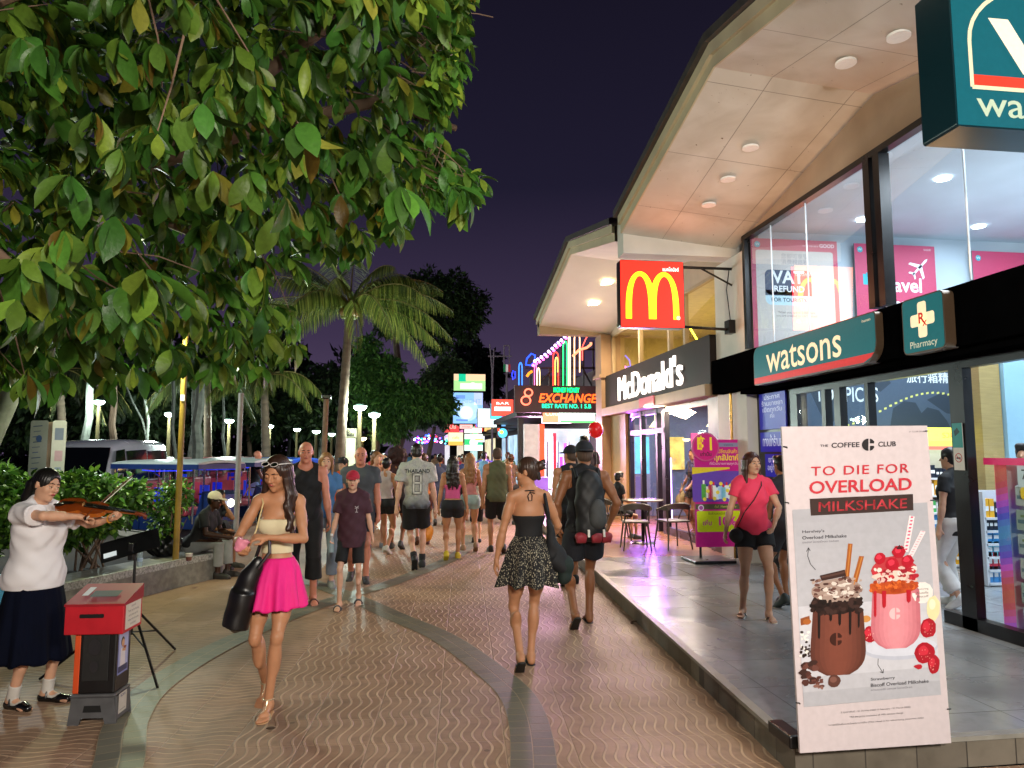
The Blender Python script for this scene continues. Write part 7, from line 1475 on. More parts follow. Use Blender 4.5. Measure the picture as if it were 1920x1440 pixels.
nk = pf.nk; local_tube(pf, 'halter_cord', [nk+A_(.055*math.cos(a), .0+.058*math.sin(a), .012*math.sin(a)) for a in np.linspace(0, 6.28, 20)], .0055, cloth('#0d0c0f')); local_tube(pf, 'cord_bow', [nk+A_(0, .062, 0), nk+A_(.022, .072, -.03), nk+A_(.012, .074, -.075), nk+A_(-.012, .074, -.07), nk+A_(-.016, .07, -.03), nk+A_(0, .062, 0), nk+A_(-.04, .07, -.01)], .0045, cloth('#0d0c0f'))
pf.shoe(None, 'flip', '#17130f')
q = pf.P((-.19, .06, 1.02)); t = thing('shoulder_bag', 'black cloth hobo bag on the right shoulder of the woman in the floral skirt', 'bag', tuple(q-A_(0, 0, .25)))
sdf_mesh('bag_body', [ell((.03, 0, .16), (.085, .06, .11), rotm('y', -.35), .04), flat((.0, -.01, .14), (.10, -.01, .06), .07, .06, .04), cone((.0, 0, .25), (-.03, 0, .45), .045, .022, .04)], .008, M('#121317', .8, 0, .2, 8, .002, 60), t, (), lambda X, Y, Z: (.005*np.sin(X*45+Z*20)*np.sin(Z*30)).astype(np.float32))
b = WM(); s_ = pf.P(pf.sh[-1]+A_(.02, .0, .05)); b.tube([q+A_(-.03, 0, .2), pf.P((-.145, .10, 1.30)), s_+A_(0, -.045, -.03), s_, s_+A_(.0, .05, -.04), q+A_(.0, .06, .1)], [.018, .016, .014, .014, .014, .014], 8); b.build('bag_strap', M('#121317', .8), t, True)
t = thing('hanging_cap', 'dark green baseball cap clipped under the black hobo bag', 'cap', tuple(q+A_(.10, 0, -.17))); sdf_mesh('crown', [ell((0, 0, 0), (.075, .07, .09), None, .01), ell((.0, -.01, -.09), (.055, .05, .06), rotm('y', .5), .02)], .007, M('#11201c', .8), t, (), lambda X, Y, Z: (.003*np.sin(X*60)).astype(np.float32))
# 4 man with the backpack
pm = Person('man seen from behind in black tank top and shorts with a backwards cap', (1.70, 7.08, 0), math.pi, 1.83, 'm', 'brown', .007, fat=1.08, hands=((.25, -.05, .93), (-.27, -.10, .95)), elbows=((.6, .8, 0), (-.6, .8, 0)), feet=((.14, .26, 0, 45, 4), (-.06, -.12, 0, 0, -4)), hipz=.905, curl=(.6, .5), head=(-.05, .03, 0))
pm.top(cloth('#0e0e12'), hem=.90, off=.024, sleeve=None, name='tank_top'); pm.shorts(cloth('#10131c'), .62, .02, flare=.03); pm.hair(BUZZ, 'buzz'); pm.cap(cloth('#15181f'), back=True); pm.shoe(None, 'flip', '#14110f')
bp_ = pm.P((0, .19, 1.05)); t = thing('backpack', 'black backpack with grey pouch and red lower pockets on the back of the man', 'backpack', tuple(bp_), math.pi)
sdf_mesh('main_bag', [ell((0, 0, .12), (.15, .09, .30), None, .05), ell((0, .0, -.12), (.145, .095, .14), None, .05), ell((0, -.01, .30), (.12, .07, .14), None, .05)], .008, M('#0d0e11', .6, 0, .2, 8, .002, 60), t, (), lambda X, Y, Z: (.004*np.sin(X*50)*np.sin(Z*38)).astype(np.float32))
sdf_mesh('grey_pouch', [ell((-.06, .085, .03), (.085, .05, .13), None, .03), ell((-.06, .085, -.05), (.085, .05, .08), None, .03)], .007, M('#3a3c3c', .7, 0, .2, 20, .002, 80), t)
for x in (.10, -.05, -.15): sdf_mesh('red_pocket', [ell((x, .05, -.2), (.062, .05, .042), None, .02), flat((x-.045, .05, -.225), (x+.045, .05, -.225), .04, .04, .02)], .007, M('#8e2733', .6, 0, .2, 12, .002, 50), t)
for x in (.04, -.11): b = MB(); b.tube([(x, .115, -.13), (x, .125, -.20)], .012, 7); b.build('white_clip', M('#d8d4cc', .4), t, True)
for x in (.11, -.11): b = MB(); b.tube([(x, -.06, .36), (x*1.05, -.13, .44), (x*1.1, -.26, .40), (x*1.2, -.31, .2), (x*1.4, -.22, 0), (x*1.3, -.06, -.12)], .018, 7); b.build('strap', M('#0d0e11', .7), t, True)
# 5 boy with red cap
pb = Person('boy in a maroon t-shirt and red cap walking towards us with a bottle', (-.70, 8.28, 0), R(-3), 1.5, 'c', 'fair', .008, face=True, fat=1.0, head=(.1, .05, 0), hands=((.27, .02, .86), (-.24, -.16, .87)), feet=((.08, .20, 0, 25, 6), (-.12, -.14, 0, 0, -4)), hipz=.915, curl=(.5, .9))
pb.top(cloth('#43222e', .0015), hem=.78, off=.030, sleeve=.78, so=.03, wr=.006, box=(.13, .172)); pb.shorts(cloth('#0f0f13'), .80, .010, flare=.02); pb.hair(HAIRD, 'buzz'); pb.cap(cloth('#b0203a')); pb.shoe(None, 'slide', '#1c1a1a', M('#4a4a50', .6))
p_ = Panel(A_(.075, -.145, 1.26)*pb.sc, (1, .12, 0), (0, 0, 1), .002)
for a, c in (((0, -.03), (0, .02)), ((0, .02), (-.02, .035)), ((0, .02), (.02, .035)), ((0, .02), (-.02, .01)), ((0, .02), (.022, .012)), ((-.015, -.03), (.015, -.032))): p_.line([a, c], .007, '#b8b0b4', 3)
p_.build('shirt_print', VC(.8), pb.root, local=True)
q = pb.P(pb.handp[1][0]+A_(.0, -.01, -.08)); t = thing('water_bottle', 'small clear water bottle in the right hand of the boy', 'bottle', tuple(q-A_(0, 0, .08))); b = WM(); b.lathe([(.01, -.10), (.03, -.095), (.032, .0), (.030, .04), (.014, .07), (.013, .09)], q, 14); b.build('bottle', M('#a8c0c8', .1, 0, .1, 5, alpha=.5, spec=.9), t, True); b = WM(); b.lathe([(.016, .085), (.016, .105)], q, 12); b.build('cap', M('#e8e8e8', .4), t)
# 6-8 people behind the boy
p = Person('bald man in a dark grey t-shirt walking behind the boy', tuple(aty(672, 1090, 9.9)*A_(1, 1, 0)), 0, 1.78, 'm', 'red', .009, fat=1.15, face=True, feet=((.10, -.1, 0, 0), (-.1, .15, 0, 25))); p.top(cloth('#4b4f54'), off=.026); p.shorts(cloth('#2a2c34'), .7, .016); p.shoe(M('#333333', .6))
p = Person('bald sunburnt man in a black sleeveless shirt and black trousers', tuple(atz(566, 1128)), R(6), 1.83, 'm', 'red', .008, fat=1.08, face=True, head=(.05, .08, 0), hands=((.27, -.1, .90), (-.26, .05, .88)), feet=((.12, -.12, 0, 0), (-.10, .16, 0, 25)), curl=(.5, .5)); p.top(cloth('#0d0d10'), hem=.84, sleeve=None, off=.028, lowneck=.05, wr=.006, box=(.15, .17)); p.shorts(cloth('#0d0d10'), 1.55, .022, flare=.02, name='trousers'); p.shoe(None, 'slide', '#5a3024', M('#5a3024', .6))
local_tube(p, 'neck_chain', [p.nk+A_(.07*math.cos(a), -.03+.07*math.sin(a), -.02+.025*math.sin(a)) for a in np.linspace(0, 6.28, 18)], .004, M('#5a4a3a', .4, .5))
p = Person('fair haired woman in a pale blue top behind the bald man in black', tuple(aty(606, 1080, 9.6)*A_(1, 1, 0)), R(8), 1.70, 'f', 'fair', .010, face=True); p.top(cloth('#4a78a8'), off=.018); p.shorts(cloth('#7c8490'), 1.8, .012, name='leggings'); p.hair(HAIRL, 'bob'); p.shoe(M('#888888'))
p = Person('person in an orange vest and dark cap behind the fair haired woman', tuple(aty(640, 1060, 12.2)*A_(1, 1, 0)), R(-30), 1.62, 'm', 'asian', .012); p.top(cloth('#d05018'), off=.03, sleeve=None); p.shorts(cloth('#1c1c24'), 1.8, .016, name='trousers'); p.hair(HAIRB, 'short'); p.cap(cloth('#141418')); p.shoe(BLK)
# 9 seated figures on the wall
p = Person('person in a white cap, black t-shirt and grey trousers sitting on the seat wall', (-3.02, 10.5, .0), R(78), 1.66, 'f', 'dark', .009, fat=1.18, lean=.42, head=(0, .15, 0), hands=((.10, -.50, .62), (-.12, -.50, .60)), elbows=((.5, .3, -.9), (-.5, .3, -.9)), feet=((.11, -.46, 0, 0, 4), (-.11, -.42, 0, 0, -4)), hipz=.455, sit=True, kneeh=((.1, -.5, 1), (-.1, -.5, 1)), face=True)
p.top(cloth('#0e0e11'), hem=.89, off=.026, sleeve=.7, so=.02); p.shorts(cloth('#8d8f8c'), 1.78, .012, top=1.0, flare=.01, name='trousers'); p.hair(HAIRB, 'up'); p.cap(cloth('#cfc3a4')); p.shoe(M('#2a2622', .6))
p = Person('dark haired person resting chin on hand beside the one in the white cap', (-3.12, 11.35, .0), R(70), 1.62, 'f', 'brown', .011, lean=.35, head=(0, .1, 0), hands=((.06, -.30, 1.0), (-.15, -.45, .62)), elbows=((.3, -.4, -1), (-.5, .3, -.9)), feet=((.11, -.46, 0, 0, 4), (-.11, -.42, 0, 0, -4)), hipz=.455, sit=True, kneeh=((.1, -.5, 1), (-.1, -.5, 1)))
p.top(cloth('#1a1a22'), hem=.89); p.shorts(cloth('#20242c'), .8, .012); p.hair(HAIRB, 'bob'); p.shoe(M('#2a2622', .6))
# 10 man by the taxis
p = Person('bald man in a navy t-shirt and lilac shorts standing by the parked taxis', tuple(atz(474, 976)), R(100), 1.76, 'm', 'red', .013, fat=1.1, lean=.08, hands=((.2, -.25, 1.0), (-.2, -.28, .95)), feet=((.1, -.05, 0, 0), (-.1, .05, 0, 0))); p.top(cloth('#14161e'), off=.028); p.shorts(cloth('#8a8ac8'), .62, .02); p.shoe(M('#cccccc')); q = p.P((-.18, -.30, .92))
b = WM(); b.box(q-A_(.13, .05, .12), q+A_(.13, .05, .08), bev=.03); tag(b.build('pink_bag', M('#d8509a', .5)), 'pink bag in the hands of the man in navy', 'bag')
# 11 football shirt
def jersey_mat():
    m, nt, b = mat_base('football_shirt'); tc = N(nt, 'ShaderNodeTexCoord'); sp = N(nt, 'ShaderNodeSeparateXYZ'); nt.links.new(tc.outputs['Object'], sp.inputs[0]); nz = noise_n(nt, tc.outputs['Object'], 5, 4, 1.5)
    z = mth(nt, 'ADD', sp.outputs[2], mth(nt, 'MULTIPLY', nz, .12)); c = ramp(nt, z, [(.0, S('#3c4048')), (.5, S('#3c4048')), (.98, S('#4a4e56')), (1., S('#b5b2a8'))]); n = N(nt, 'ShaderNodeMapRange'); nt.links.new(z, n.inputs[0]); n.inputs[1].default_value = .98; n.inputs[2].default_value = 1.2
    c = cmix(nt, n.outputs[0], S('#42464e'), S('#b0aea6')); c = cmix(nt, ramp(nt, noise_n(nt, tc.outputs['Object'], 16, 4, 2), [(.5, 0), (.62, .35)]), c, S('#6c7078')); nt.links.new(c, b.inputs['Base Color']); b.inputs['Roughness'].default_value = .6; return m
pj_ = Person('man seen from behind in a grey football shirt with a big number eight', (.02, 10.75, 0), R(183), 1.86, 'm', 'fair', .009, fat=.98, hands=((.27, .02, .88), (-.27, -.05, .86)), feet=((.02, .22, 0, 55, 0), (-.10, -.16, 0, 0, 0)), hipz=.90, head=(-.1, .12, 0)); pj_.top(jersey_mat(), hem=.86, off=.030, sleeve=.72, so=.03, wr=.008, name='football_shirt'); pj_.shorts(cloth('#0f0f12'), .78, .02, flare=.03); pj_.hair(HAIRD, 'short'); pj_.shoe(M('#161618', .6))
for q in (1, -1): F = pj_.feetp[q]; sdf_mesh('sock', [flat(pj_.leg[q][2]+A_(0, 0, -.02), pj_.leg[q][2]+(pj_.leg[q][1]-pj_.leg[q][2])*.25, .044, .046)], .01, cloth('#1c1c20'), pj_.root, scale=pj_.sc)
p_ = Panel(A_(0, .150, 1.18)*pj_.sc, (-1, 0, 0), (0, 0, 1), .003)
p_.text('THAILAND', 0, .185, .075, '#23262c', 2, bold=.02)
for s_, c, l in ((1, '#1c1f26', 2), (.66, '#c9c7bd', 3)):
    w = .021*s_
    for x0, y0, x1, y1 in ((-.052, .135, .052, .135), (-.052, .015, .052, .015), (-.052, -.13, .052, -.13), (-.052, .135, -.052, .015), (.052, .135, .052, .015), (-.052, .015, -.052, -.13), (.052, .015, .052, -.13)): p_.rect(min(x0, x1)-w, min(y0, y1)-w, max(x0, x1)+w, max(y0, y1)+w, c, l)
p_.build('shirt_number', VC(.7), pj_.root, local=True)
# 12-18 the walkers ahead
def walker(label, px, py, h, sex, skin, rz=math.pi, vox=.011, top=None, bot=None, hairk='short', hairm=None, shoe='#2a2a2a', z=0., fat=1., hands=(None, None), ph=1, cap=None, head=(0, 0, 0), skirt=None, elbows=(None, None), group=None, lean=0.):
    st = .12+.04*((px*7) % 3); P_ = Person(label, tuple(atz(px, py, z)), rz, h, sex, skin, vox, fat=fat, hands=hands, feet=((.09, st*ph, 0, 30 if ph > 0 else 0), (-.09, -st*ph, 0, 0 if ph > 0 else 30)), hipz=.915, head=head, elbows=elbows, group=group, lean=lean)
    if top: P_.top(cloth(top[0]), **top[1])
    if bot: P_.shorts(cloth(bot[0]), *bot[1:])
    if skirt: P_.skirt(cloth(skirt[0]), z1=skirt[1], top=1.05, flare=.1)
    if hairk: P_.hair(hairm or HAIRD, hairk)
    if cap: P_.cap(cloth(cap[0]), back=cap[1])
    if shoe: P_.shoe(M(shoe, .6))
    return P_
walker('young woman in a white tank top and black shorts left of the football shirt', 722, 1038, 1.62, 'f', 'tan', R(160), .011, ('#b8a8a4', dict(hem=1.0, sleeve=None, off=.012)), ('#111114', .38, .018), 'up', HAIRB, '#b8b4a8', ph=-1)
p = walker('woman in a pink open backed top and black shorts with dark loose hair', 848, 1050, 1.66, 'f', 'tan', R(176), .009, ('#c85084', dict(hem=1.04, sleeve=None, noshould=True, neck=1.27, off=.010, wr=0)), ('#15161c', .42, .014), 'longback', HAIRD, '#b8a018', fat=1.1, ph=1)
local_tube(p, 'top_strap', [(.09, .10, 1.26), (.05, .085, 1.36), (.045, .02, 1.47)], .008, cloth('#c85084')); local_tube(p, 'top_strap', [(-.09, .10, 1.26), (-.05, .085, 1.36), (-.045, .02, 1.47)], .008, cloth('#c85084'))
walker('woman with very long light brown hair and pale denim shorts', 880, 1034, 1.70, 'f', 'tan', R(185), .010, ('#b87878', dict(hem=1.02, sleeve=None, off=.012)), ('#8fa6a4', .30, .016), 'longback', HAIRL, '#8a6a50', ph=-1)
walker('child in a white t-shirt and black shorts ahead of the long haired woman', 894, 1018, 1.22, 'c', 'fair', R(180), .012, ('#c8c0b4', dict(hem=.82, off=.02)), ('#0e0e12', .8, .02), 'short', HAIRM, '#202024')
walker('man in an olive sleeveless shirt and black shorts', 932, 1037, 1.80, 'm', 'tan', R(178), .010, ('#56583c', dict(hem=.86, sleeve=None, off=.026)), ('#0f0f12', .8, .02), 'buzz', BUZZ, '#2a2622', fat=1.08, ph=-1)
p = walker('man in a violet blue shirt with a black strap across his back', 908, 962, 1.76, 'm', 'red', R(180), .014, ('#5a58b8', dict(off=.028)), ('#0f0f12', .8, .02), 'buzz', BUZZ, '#202020', fat=1.1); local_tube(p, 'cross_strap', [(-.14, .08, 1.46), (0, .15, 1.25), (.16, .12, 1.02)], .014, BLK)
walker('woman with a brown hair bun beyond the man in olive', 958, 985, 1.68, 'f', 'tan', R(180), .013, ('#5a4038', dict(off=.016)), ('#181820', .6, .014), 'bun', HAIRM)
walker('woman in a dark blue floral dress beyond the football shirt', 824, 985, 1.68, 'f', 'brown', R(175), .012, ('#3a3f5c', dict(off=.018)), None, 'up', HAIRB, '#404040', skirt=('#3a3f5c', .45), fat=1.15)
p = Person('person with a huge dark brown curly hairdo left of the football shirt', tuple(atz(742, 1030)), R(170), 1.74, 'f', 'brown', .012, hands=((.25, 0, .9), (-.25, 0, .9))); p.top(cloth('#3a1c1c'), off=.018); p.shorts(cloth('#181418'), .6, .016); p.hair(M('#2c120e', .8, 0, .3, 30, .004, 60), 'afro', 1.05); p.shoe(M('#333333'))
p = Person('fair haired woman raising one hand to her head near the white car', tuple(atz(703, 1026)), R(20), 1.72, 'f', 'fair', .012, hands=((.12, -.16, 1.66), (-.25, 0, .88)), elbows=((1, -.3, 0), None)); p.top(cloth('#c89070'), sleeve=None, noshould=True, neck=1.3, hem=1.05, off=.012); p.shorts(cloth('#281818'), .6, .014); p.hair(HAIRL, 'longback'); p.shoe(M('#777777'))
p = walker('person in an orange top carrying an orange bag right of the football shirt', 792, 1022, 1.70, 'f', 'tan', R(180), .012, ('#c87838', dict(off=.02)), ('#5a3018', .6, .016), 'up', HAIRM, '#553322')
q = p.P((-.02, .10, .62)); t = thing('plastic_bag', 'translucent orange plastic bag hanging behind the football shirt man', 'bag', (q[0]+.02, 11.5, .45)); sdf_mesh('sack', [ell((0, 0, 0), (.11, .08, .15), None, .04), cone((0, 0, .08), (0, 0, .26), .06, .02, .04)], .012, M('#e08a30', .3, 0, .15, 12, .003, 30), t, (), lambda X, Y, Z: (.008*np.sin(X*50)*np.sin(Z*30)).astype(np.float32)); b = MB(); b.tube([(0, 0, .24), (-.02, 0, .36), (.02, 0, .44)], .008, 6); b.build('handle', M('#e08a30', .3), t, True)
p = walker('man in a black and yellow tank top and black cap beside the backpack man', 1072, 1098, 1.80, 'm', 'tan', R(182), .009, ('#17171b', dict(sleeve=None, off=.02)), ('#202028', .7, .02), 'buzz', BUZZ, '#222222', cap=('#131318', False), head=(.5, 0, 0))
sdf_mesh('yellow_panel', [ell((-.08, .10, 1.38), (.045, .03, .10), rotm('y', .4), .01)], .008, cloth('#c8a420'), p.root, scale=p.sc)
walker('tall dark haired man on the restaurant terrace behind the black caps', 1098, 1010, 1.86, 'm', 'brown', R(180), .011, ('#2a1c24', dict(off=.02)), ('#181820', .8, .02), 'short', HAIRB, z=.16)
# 23 coral t-shirt
pc = Person('woman in a bright coral t-shirt and black shorts on the shop platform', (3.22, 6.53, .16), R(-14), 1.545, 'f', 'asian', .006, fat=1.06, face=True, head=(.35, .0, 0), hands=((.16, -.24, 1.0), (-.30, -.02, .90)), elbows=((.9, .5, -.2), (-.7, .6, 0)), feet=((.10, -.13, 0, 0, 4), (-.13, .05, 0, 0, -22)), hipz=.92, curl=(.6, .45))
pc.top(M('#e83c5e', .8, 0, .05, 8, .002, 30), hem=.88, off=.030, sleeve=.52, so=.018, wr=.005); pc.shorts(cloth('#0d0d10'), .42, .018, flare=.02); pc.hair(M('#3a1a10', .4, 0, .35, 40, .0006, 200, stretch=(1, 1, .15)), 'bob', 1.35); pc.shoe(None, 'flip', '#c8c0b0')
t = thing('hip_bag', 'small black bag worn at the hip of the woman in coral', 'bag', tuple(pc.P((-.18, -.05, .86)))); sdf_mesh('pouch', [ell((0, 0, 0), (.085, .055, .075), None, .02), ell((.03, -.02, -.02), (.07, .05, .07), None, .03)], .007, M('#101013', .6, 0, .2, 10, .002, 50), t)
b = WM(); b.tube([pc.P(v) for v in ((-.19, -.03, .92), (-.12, -.15, 1.12), (-.02, -.165, 1.25), (.07, -.13, 1.40), (.09, -.02, 1.47), (.05, .10, 1.36), (-.14, .12, 1.0))], .005, 6); b.build('strap', M('#2a1c1c', .6), t, True)
p = walker('person in dark clothes half hidden between the coral t-shirt and the menu board', 1476, 1138, 1.52, 'f', 'brown', R(190), .012, ('#202028', dict(off=.018)), ('#1a1a20', .6, .02), 'short', HAIRB, '#1c2422', z=.16)
p = walker('woman in a black top and white leggings inside the pharmacy doors', 1800, 1140, 1.60, 'f', 'asian', R(200), .011, ('#0f0f12', dict(off=.02, hem=.80, box=(.13, .17))), ('#c8c4c0', 1.85, .024), 'up', HAIRB, '#dddddd', z=.16, fat=1.08)
p = Person('shop assistant with black hair behind the hanging display rack', (6.25, 6.6, .17), R(-60), 1.62, 'm', 'asian', .011); p.top(cloth('#2a6a78')); p.shorts(cloth('#181820'), 1.8, name='trousers'); p.hair(HAIRB, 'short', 1.2); p.shoe(BLK)
p = Person('customer in dark clothes behind the restaurant window holding a cloth tote', (5.25, 13.0, .17), R(-70), 1.62, 'f', 'tan', .012, hands=((.2, -.3, 1.0), (-.25, -.1, .95))); p.top(cloth('#2c2030')); p.shorts(cloth('#1c1420'), .45, .014); p.hair(HAIRD, 'up'); p.shoe(M('#8a6a50'))
q = p.P((-.25, -.12, .72)); t = thing('tote_bag', 'cream cloth tote hanging behind the restaurant window', 'bag', tuple(q)); sdf_mesh('sack', [ell((0, 0, -.05), (.13, .07, .16), None, .04), cone((0, 0, .05), (0, 0, .18), .06, .02, .04)], .012, cloth('#c0a878'), t); b = MB(); b.tube([(0, 0, .16), (0, 0, .30)], .01, 6); b.build('handle', cloth('#c0a878'), t)
p = Person('diner in pink with red arms behind the restaurant doors', (6.0, 14.6, .17), R(10), 1.55, 'f', 'tan', .013); p.top(cloth('#c02a50')); p.shorts(cloth('#1c1420'), .45, .014); p.hair(HAIRD, 'up')
# ---- the crowd further along
cr = [('#c03040', 'red'), ('#d8d4cc', 'white'), ('#2a3a6a', 'navy'), ('#3a3a3e', 'charcoal'), ('#6a9ac0', 'sky blue'), ('#c8a040', 'mustard'), ('#4a7a4a', 'green'), ('#c87898', 'rose'), ('#8a6aa8', 'purple'), ('#b08a68', 'tan'), ('#e07a50', 'orange'), ('#101014', 'black')]
bt = [('#101014', 'black'), ('#3a4460', 'denim'), ('#b0a890', 'beige')]
rr = random.Random(5); crowd = []
for i in range(36):
    Y = 16.5+i*.95+rr.uniform(-.4, .4); px = rr.uniform(694, 962) if i > 3 else (700, 800, 870, 952)[i]; 
    if 17 < Y < 24 and px < 700: px = 720
    q = aty(px, 900, Y); tc_ = cr[i % 12]; bc = bt[i//12]; sx = 'f' if i % 2 else 'm'; away = rr.random() < .6; h = rr.uniform(1.6, 1.8) if sx == 'm' else rr.uniform(1.52, 1.7)
    if i < 6: way = 'near'
    P_ = Person('distant %s in a %s top and %s %s in the crowd' % ('woman' if sx == 'f' else 'man', tc_[1], bc[1], 'shorts' if i % 3 else 'trousers'), (q[0], q[1], 0), (math.pi if away else 0)+rr.uniform(-.4, .4), h, sx, rr.choice(['fair', 'tan', 'asian', 'red']), .016 if Y < 26 else .024, feet=((.09, .12, 0, 0), (-.09, -.12, 0, 0)), hipz=.915, group='crowd walking far along the promenade')
    P_.top(cloth(tc_[0]), sleeve=.5 if i % 4 else None, off=.022, wr=0); P_.shorts(cloth(bc[0]), .6 if i % 3 else 1.8, .018, wr=0, name='shorts' if i % 3 else 'trousers'); P_.hair([HAIRB, HAIRD, HAIRM, HAIRL][i % 4], ('longback' if i % 4 == 1 else 'bob') if sx == 'f' else 'short')
# ------------------------------------------------------------------ street objects
# busker's kit: stool, speaker, red collection box, music stand
def zat(px, py, Y): return aty(px, py, Y)[2]
bx, by, brz = -1.99, 5.06, R(-3)
t = thing('folding_stool', 'grey plastic step stool under the speaker', 'stool', (bx, by, 0), brz); t.scale = (.80, .85, .72); b = MB()
h_ = .26; GST = M('#4c4c4e', .6, 0, .2, 10, .001, 80)
b.box((-.17, -.13, h_-.03), (.17, .13, h_), bev=.012); b.build('top', GST, t)
for sg in (1, -1):
    b = MB(); y = sg*.12; 
    b.prism([(-.16, h_-.03), (.16, h_-.03), (.185, .0), (.10, 0), (.085, .06), (-.085, .06), (-.10, 0), (-.185, .0)], 1, y-.008, y+.008); b.prism([(-.075, .10), (.075, .10), (.06, .16), (-.06, .16)], 1, y+sg*.009-.002, y+sg*.009+.002) if False else None
    b.build('side_leg', GST, t); b = MB(); b.prism([(-.07, .11), (.07, .11), (.06, .165), (-.06, .165)], 1, y-.0115, y+.0115); b.build('handle_hole', M('#0a0a0a', .9), t)
for sg in (1, -1): b = MB(); b.box((sg*.165-.012, -.11, .03), (sg*.165+.012, .11, h_-.03), bev=.004); b.build('end_leg', GST, t)
p = Panel((.178, -.085, .07), (0, 1, 0), (0, 0, 1)); p.rect(0, 0, .13, .17, '#c0bcb4', 1); p.text('SCAN', .065, .145, .03, '#3a4a7a', 2, bold=.02); p.rect(.02, .02, .11, .03, '#9a9690', 2); p.build('paper_notice', VC(.6), t, local=True)
t = thing('loudspeaker', 'black loudspeaker with orange side strip standing on the grey stool', 'speaker', (bx, by, .188), brz); t.scale = (.76, .8, 1.); b = MB(); z1 = .42
b.box((-.125, -.13, 0), (.165, .13, z1), bev=.012); b.build('cabinet', M('#0d0d0f', .4, 0, .2, 10, .001, 120), t); b = MB(); b.box((-.175, -.12, .0), (-.127, .12, z1-.01), bev=.006); b.build('orange_strip', M('#c8481a', .5), t)
b = MB(); b.box((-.10, -.137, .08), (.11, -.131, z1-.04), bev=.003); b.build('grille', M('#161616', .6, 0, .3, 60), t)
for x, z, r in ((0, .29, .05), (.0, .17, .035)): b = MB(); b.lathe([(r, -.012), (r*.8, -.004), (r*.3, .0)], (x, -.138, z), 20, 1); b.build('driver', M('#26262a', .3), t, True)
p = Panel((.1665, -.10, .1), (0, 1, 0), (0, 0, 1)); p.rect(0, 0, .18, .29, '#7a84c0', 1); p.rect(.012, .012, .168, .278, '#a8b0dc', 2); p.disc(.08, .19, .026, '#c89a78', 4); p.disc(.075, .20, .03, '#20181c', 3); p.poly([(.04, .05), (.13, .05), (.12, .16), (.05, .16)], '#d8d4dc', 3); p.line([(.07, .15), (.13, .14)], .018, '#c89a78', 4); p.poly([(.085, .155), (.13, .15), (.14, .165), (.09, .17)], '#8a3c14', 5); p.rect(.012, .012, .168, .05, '#28305c', 3); p.build('photo_sheet', VC(.35), t, local=True)
t = thing('collection_box', 'red cardboard collection box with black slot and white notice', 'box', (bx-.0, by, .188+z1), brz); t.scale = (.78, .82, 1.); RED = M('#b01222', .5, 0, .1, 8, .001, 40); b = MB(); bh = .20
b.box((-.24, -.16, -.05), (.22, .17, bh-.06), bev=.006); b.build('carton', RED, t); b = MB(); b.add([(-.245, -.165, bh-.06), (.225, -.165, bh-.06), (.225, .175, bh+.02), (-.245, .175, bh+.02), (-.245, -.165, bh-.075), (.225, -.165, bh-.075), (.225, .175, bh-.07), (-.245, .175, bh-.07)], [(0, 1, 2, 3), (4, 5, 1, 0), (5, 6, 2, 1), (7, 4, 0, 3), (6, 7, 3, 2)]); b.build('lid', M('#8e0e1c', .5), t)
p = Panel((-.12, -.168, .055), (1, 0, 0), (0, 0, 1)); p.rrect(0, 0, .19, .024, .008, '#0a0808', 2); p.build('slot', VC(.8), t, local=True)
p = Panel((.2215, -.13, -.03), (0, 1, 0), (0, 0, 1)); p.rect(0, 0, .27, .155, '#cfcbc0', 1)
for i, tx in enumerate(('ขอบคุณค่ะ', 'Thank you for listening', 'to my music and for', 'helping with my studies', 'ทุนการศึกษา')): p.text(tx, .135, .135-i*.028, .020, '#4a4a58', 2)
p.build('notice', VC(.6), t, local=True)
p = Panel((-.10, -.07, bh-.035), (1, 0, 0), (0, .97, .23), .004); p.rect(0, 0, .22, .1, '#0c0a0a', 2); p.rect(-.07, .02, -.02, .16, '#c8c8cc', 2); p.build('lid_opening', VC(.4), t, local=True)
# music stand with tripod
t = thing('music_stand', 'black music stand with tripod legs and tilted desk behind the red box', 'music stand', (-2.2, 6.1, 0)); FR2 = M('#111113', .4, .4, .2, 8)
b = WM(); b.tube([(-2.2, 6.1, .28), (-2.2, 6.1, .92)], .011, 8); b.build('pole', FR2, t, True)
for a in (-52, 75, 195): b = WM(); e = A_(-2.2+.6*math.cos(R(a)), 6.1+.6*math.sin(R(a)), .01); b.tube([(-2.2, 6.1, .5), tuple(e)], .010, 7); m_ = (A_(-2.2, 6.1, .5)*.45+e*.55); b.tube([(-2.2, 6.1, .3), tuple(m_)], .006, 6); b.build('leg', FR2, t, True)
c = A_(-2.22, 6.08, .96); u_ = A_(.9, .35, .25); u_ /= np.linalg.norm(u_); v_ = A_(-.30, .55, .62); v_ /= np.linalg.norm(v_); w_ = np.cross(u_, v_)
b = WM(); q = [c+u_*x+v_*y for x, y in ((-.22, -.07), (.2, -.07), (.2, .12), (-.22, .12))]; b.add(q+[x-w_*.008 for x in q], [(0, 1, 2, 3), (7, 6, 5, 4), (0, 4, 5, 1), (1, 5, 6, 2), (2, 6, 7, 3), (3, 7, 4, 0)]); b.build('desk', FR2, t)
b = WM(); b.box(c-A_(.02, .03, .1), c+A_(.02, .02, .03), bev=.005); b.build('clamp', FR2, t)
b = WM(); q = [c+u_*x+v_*y+w_*.004 for x, y in ((-.2, -.04), (-.11, -.04), (-.11, .0), (-.2, .0))]; b.add(q+[x+w_*.008 for x in q], [(4, 5, 6, 7), (0, 1, 5, 4), (1, 2, 6, 5), (2, 3, 7, 6), (3, 0, 4, 7)]); tag(b.build('mobile_phone', M('#c8d4d8', .3, emit=.3)), 'phone with a pale lit screen lying on the music stand', 'phone')
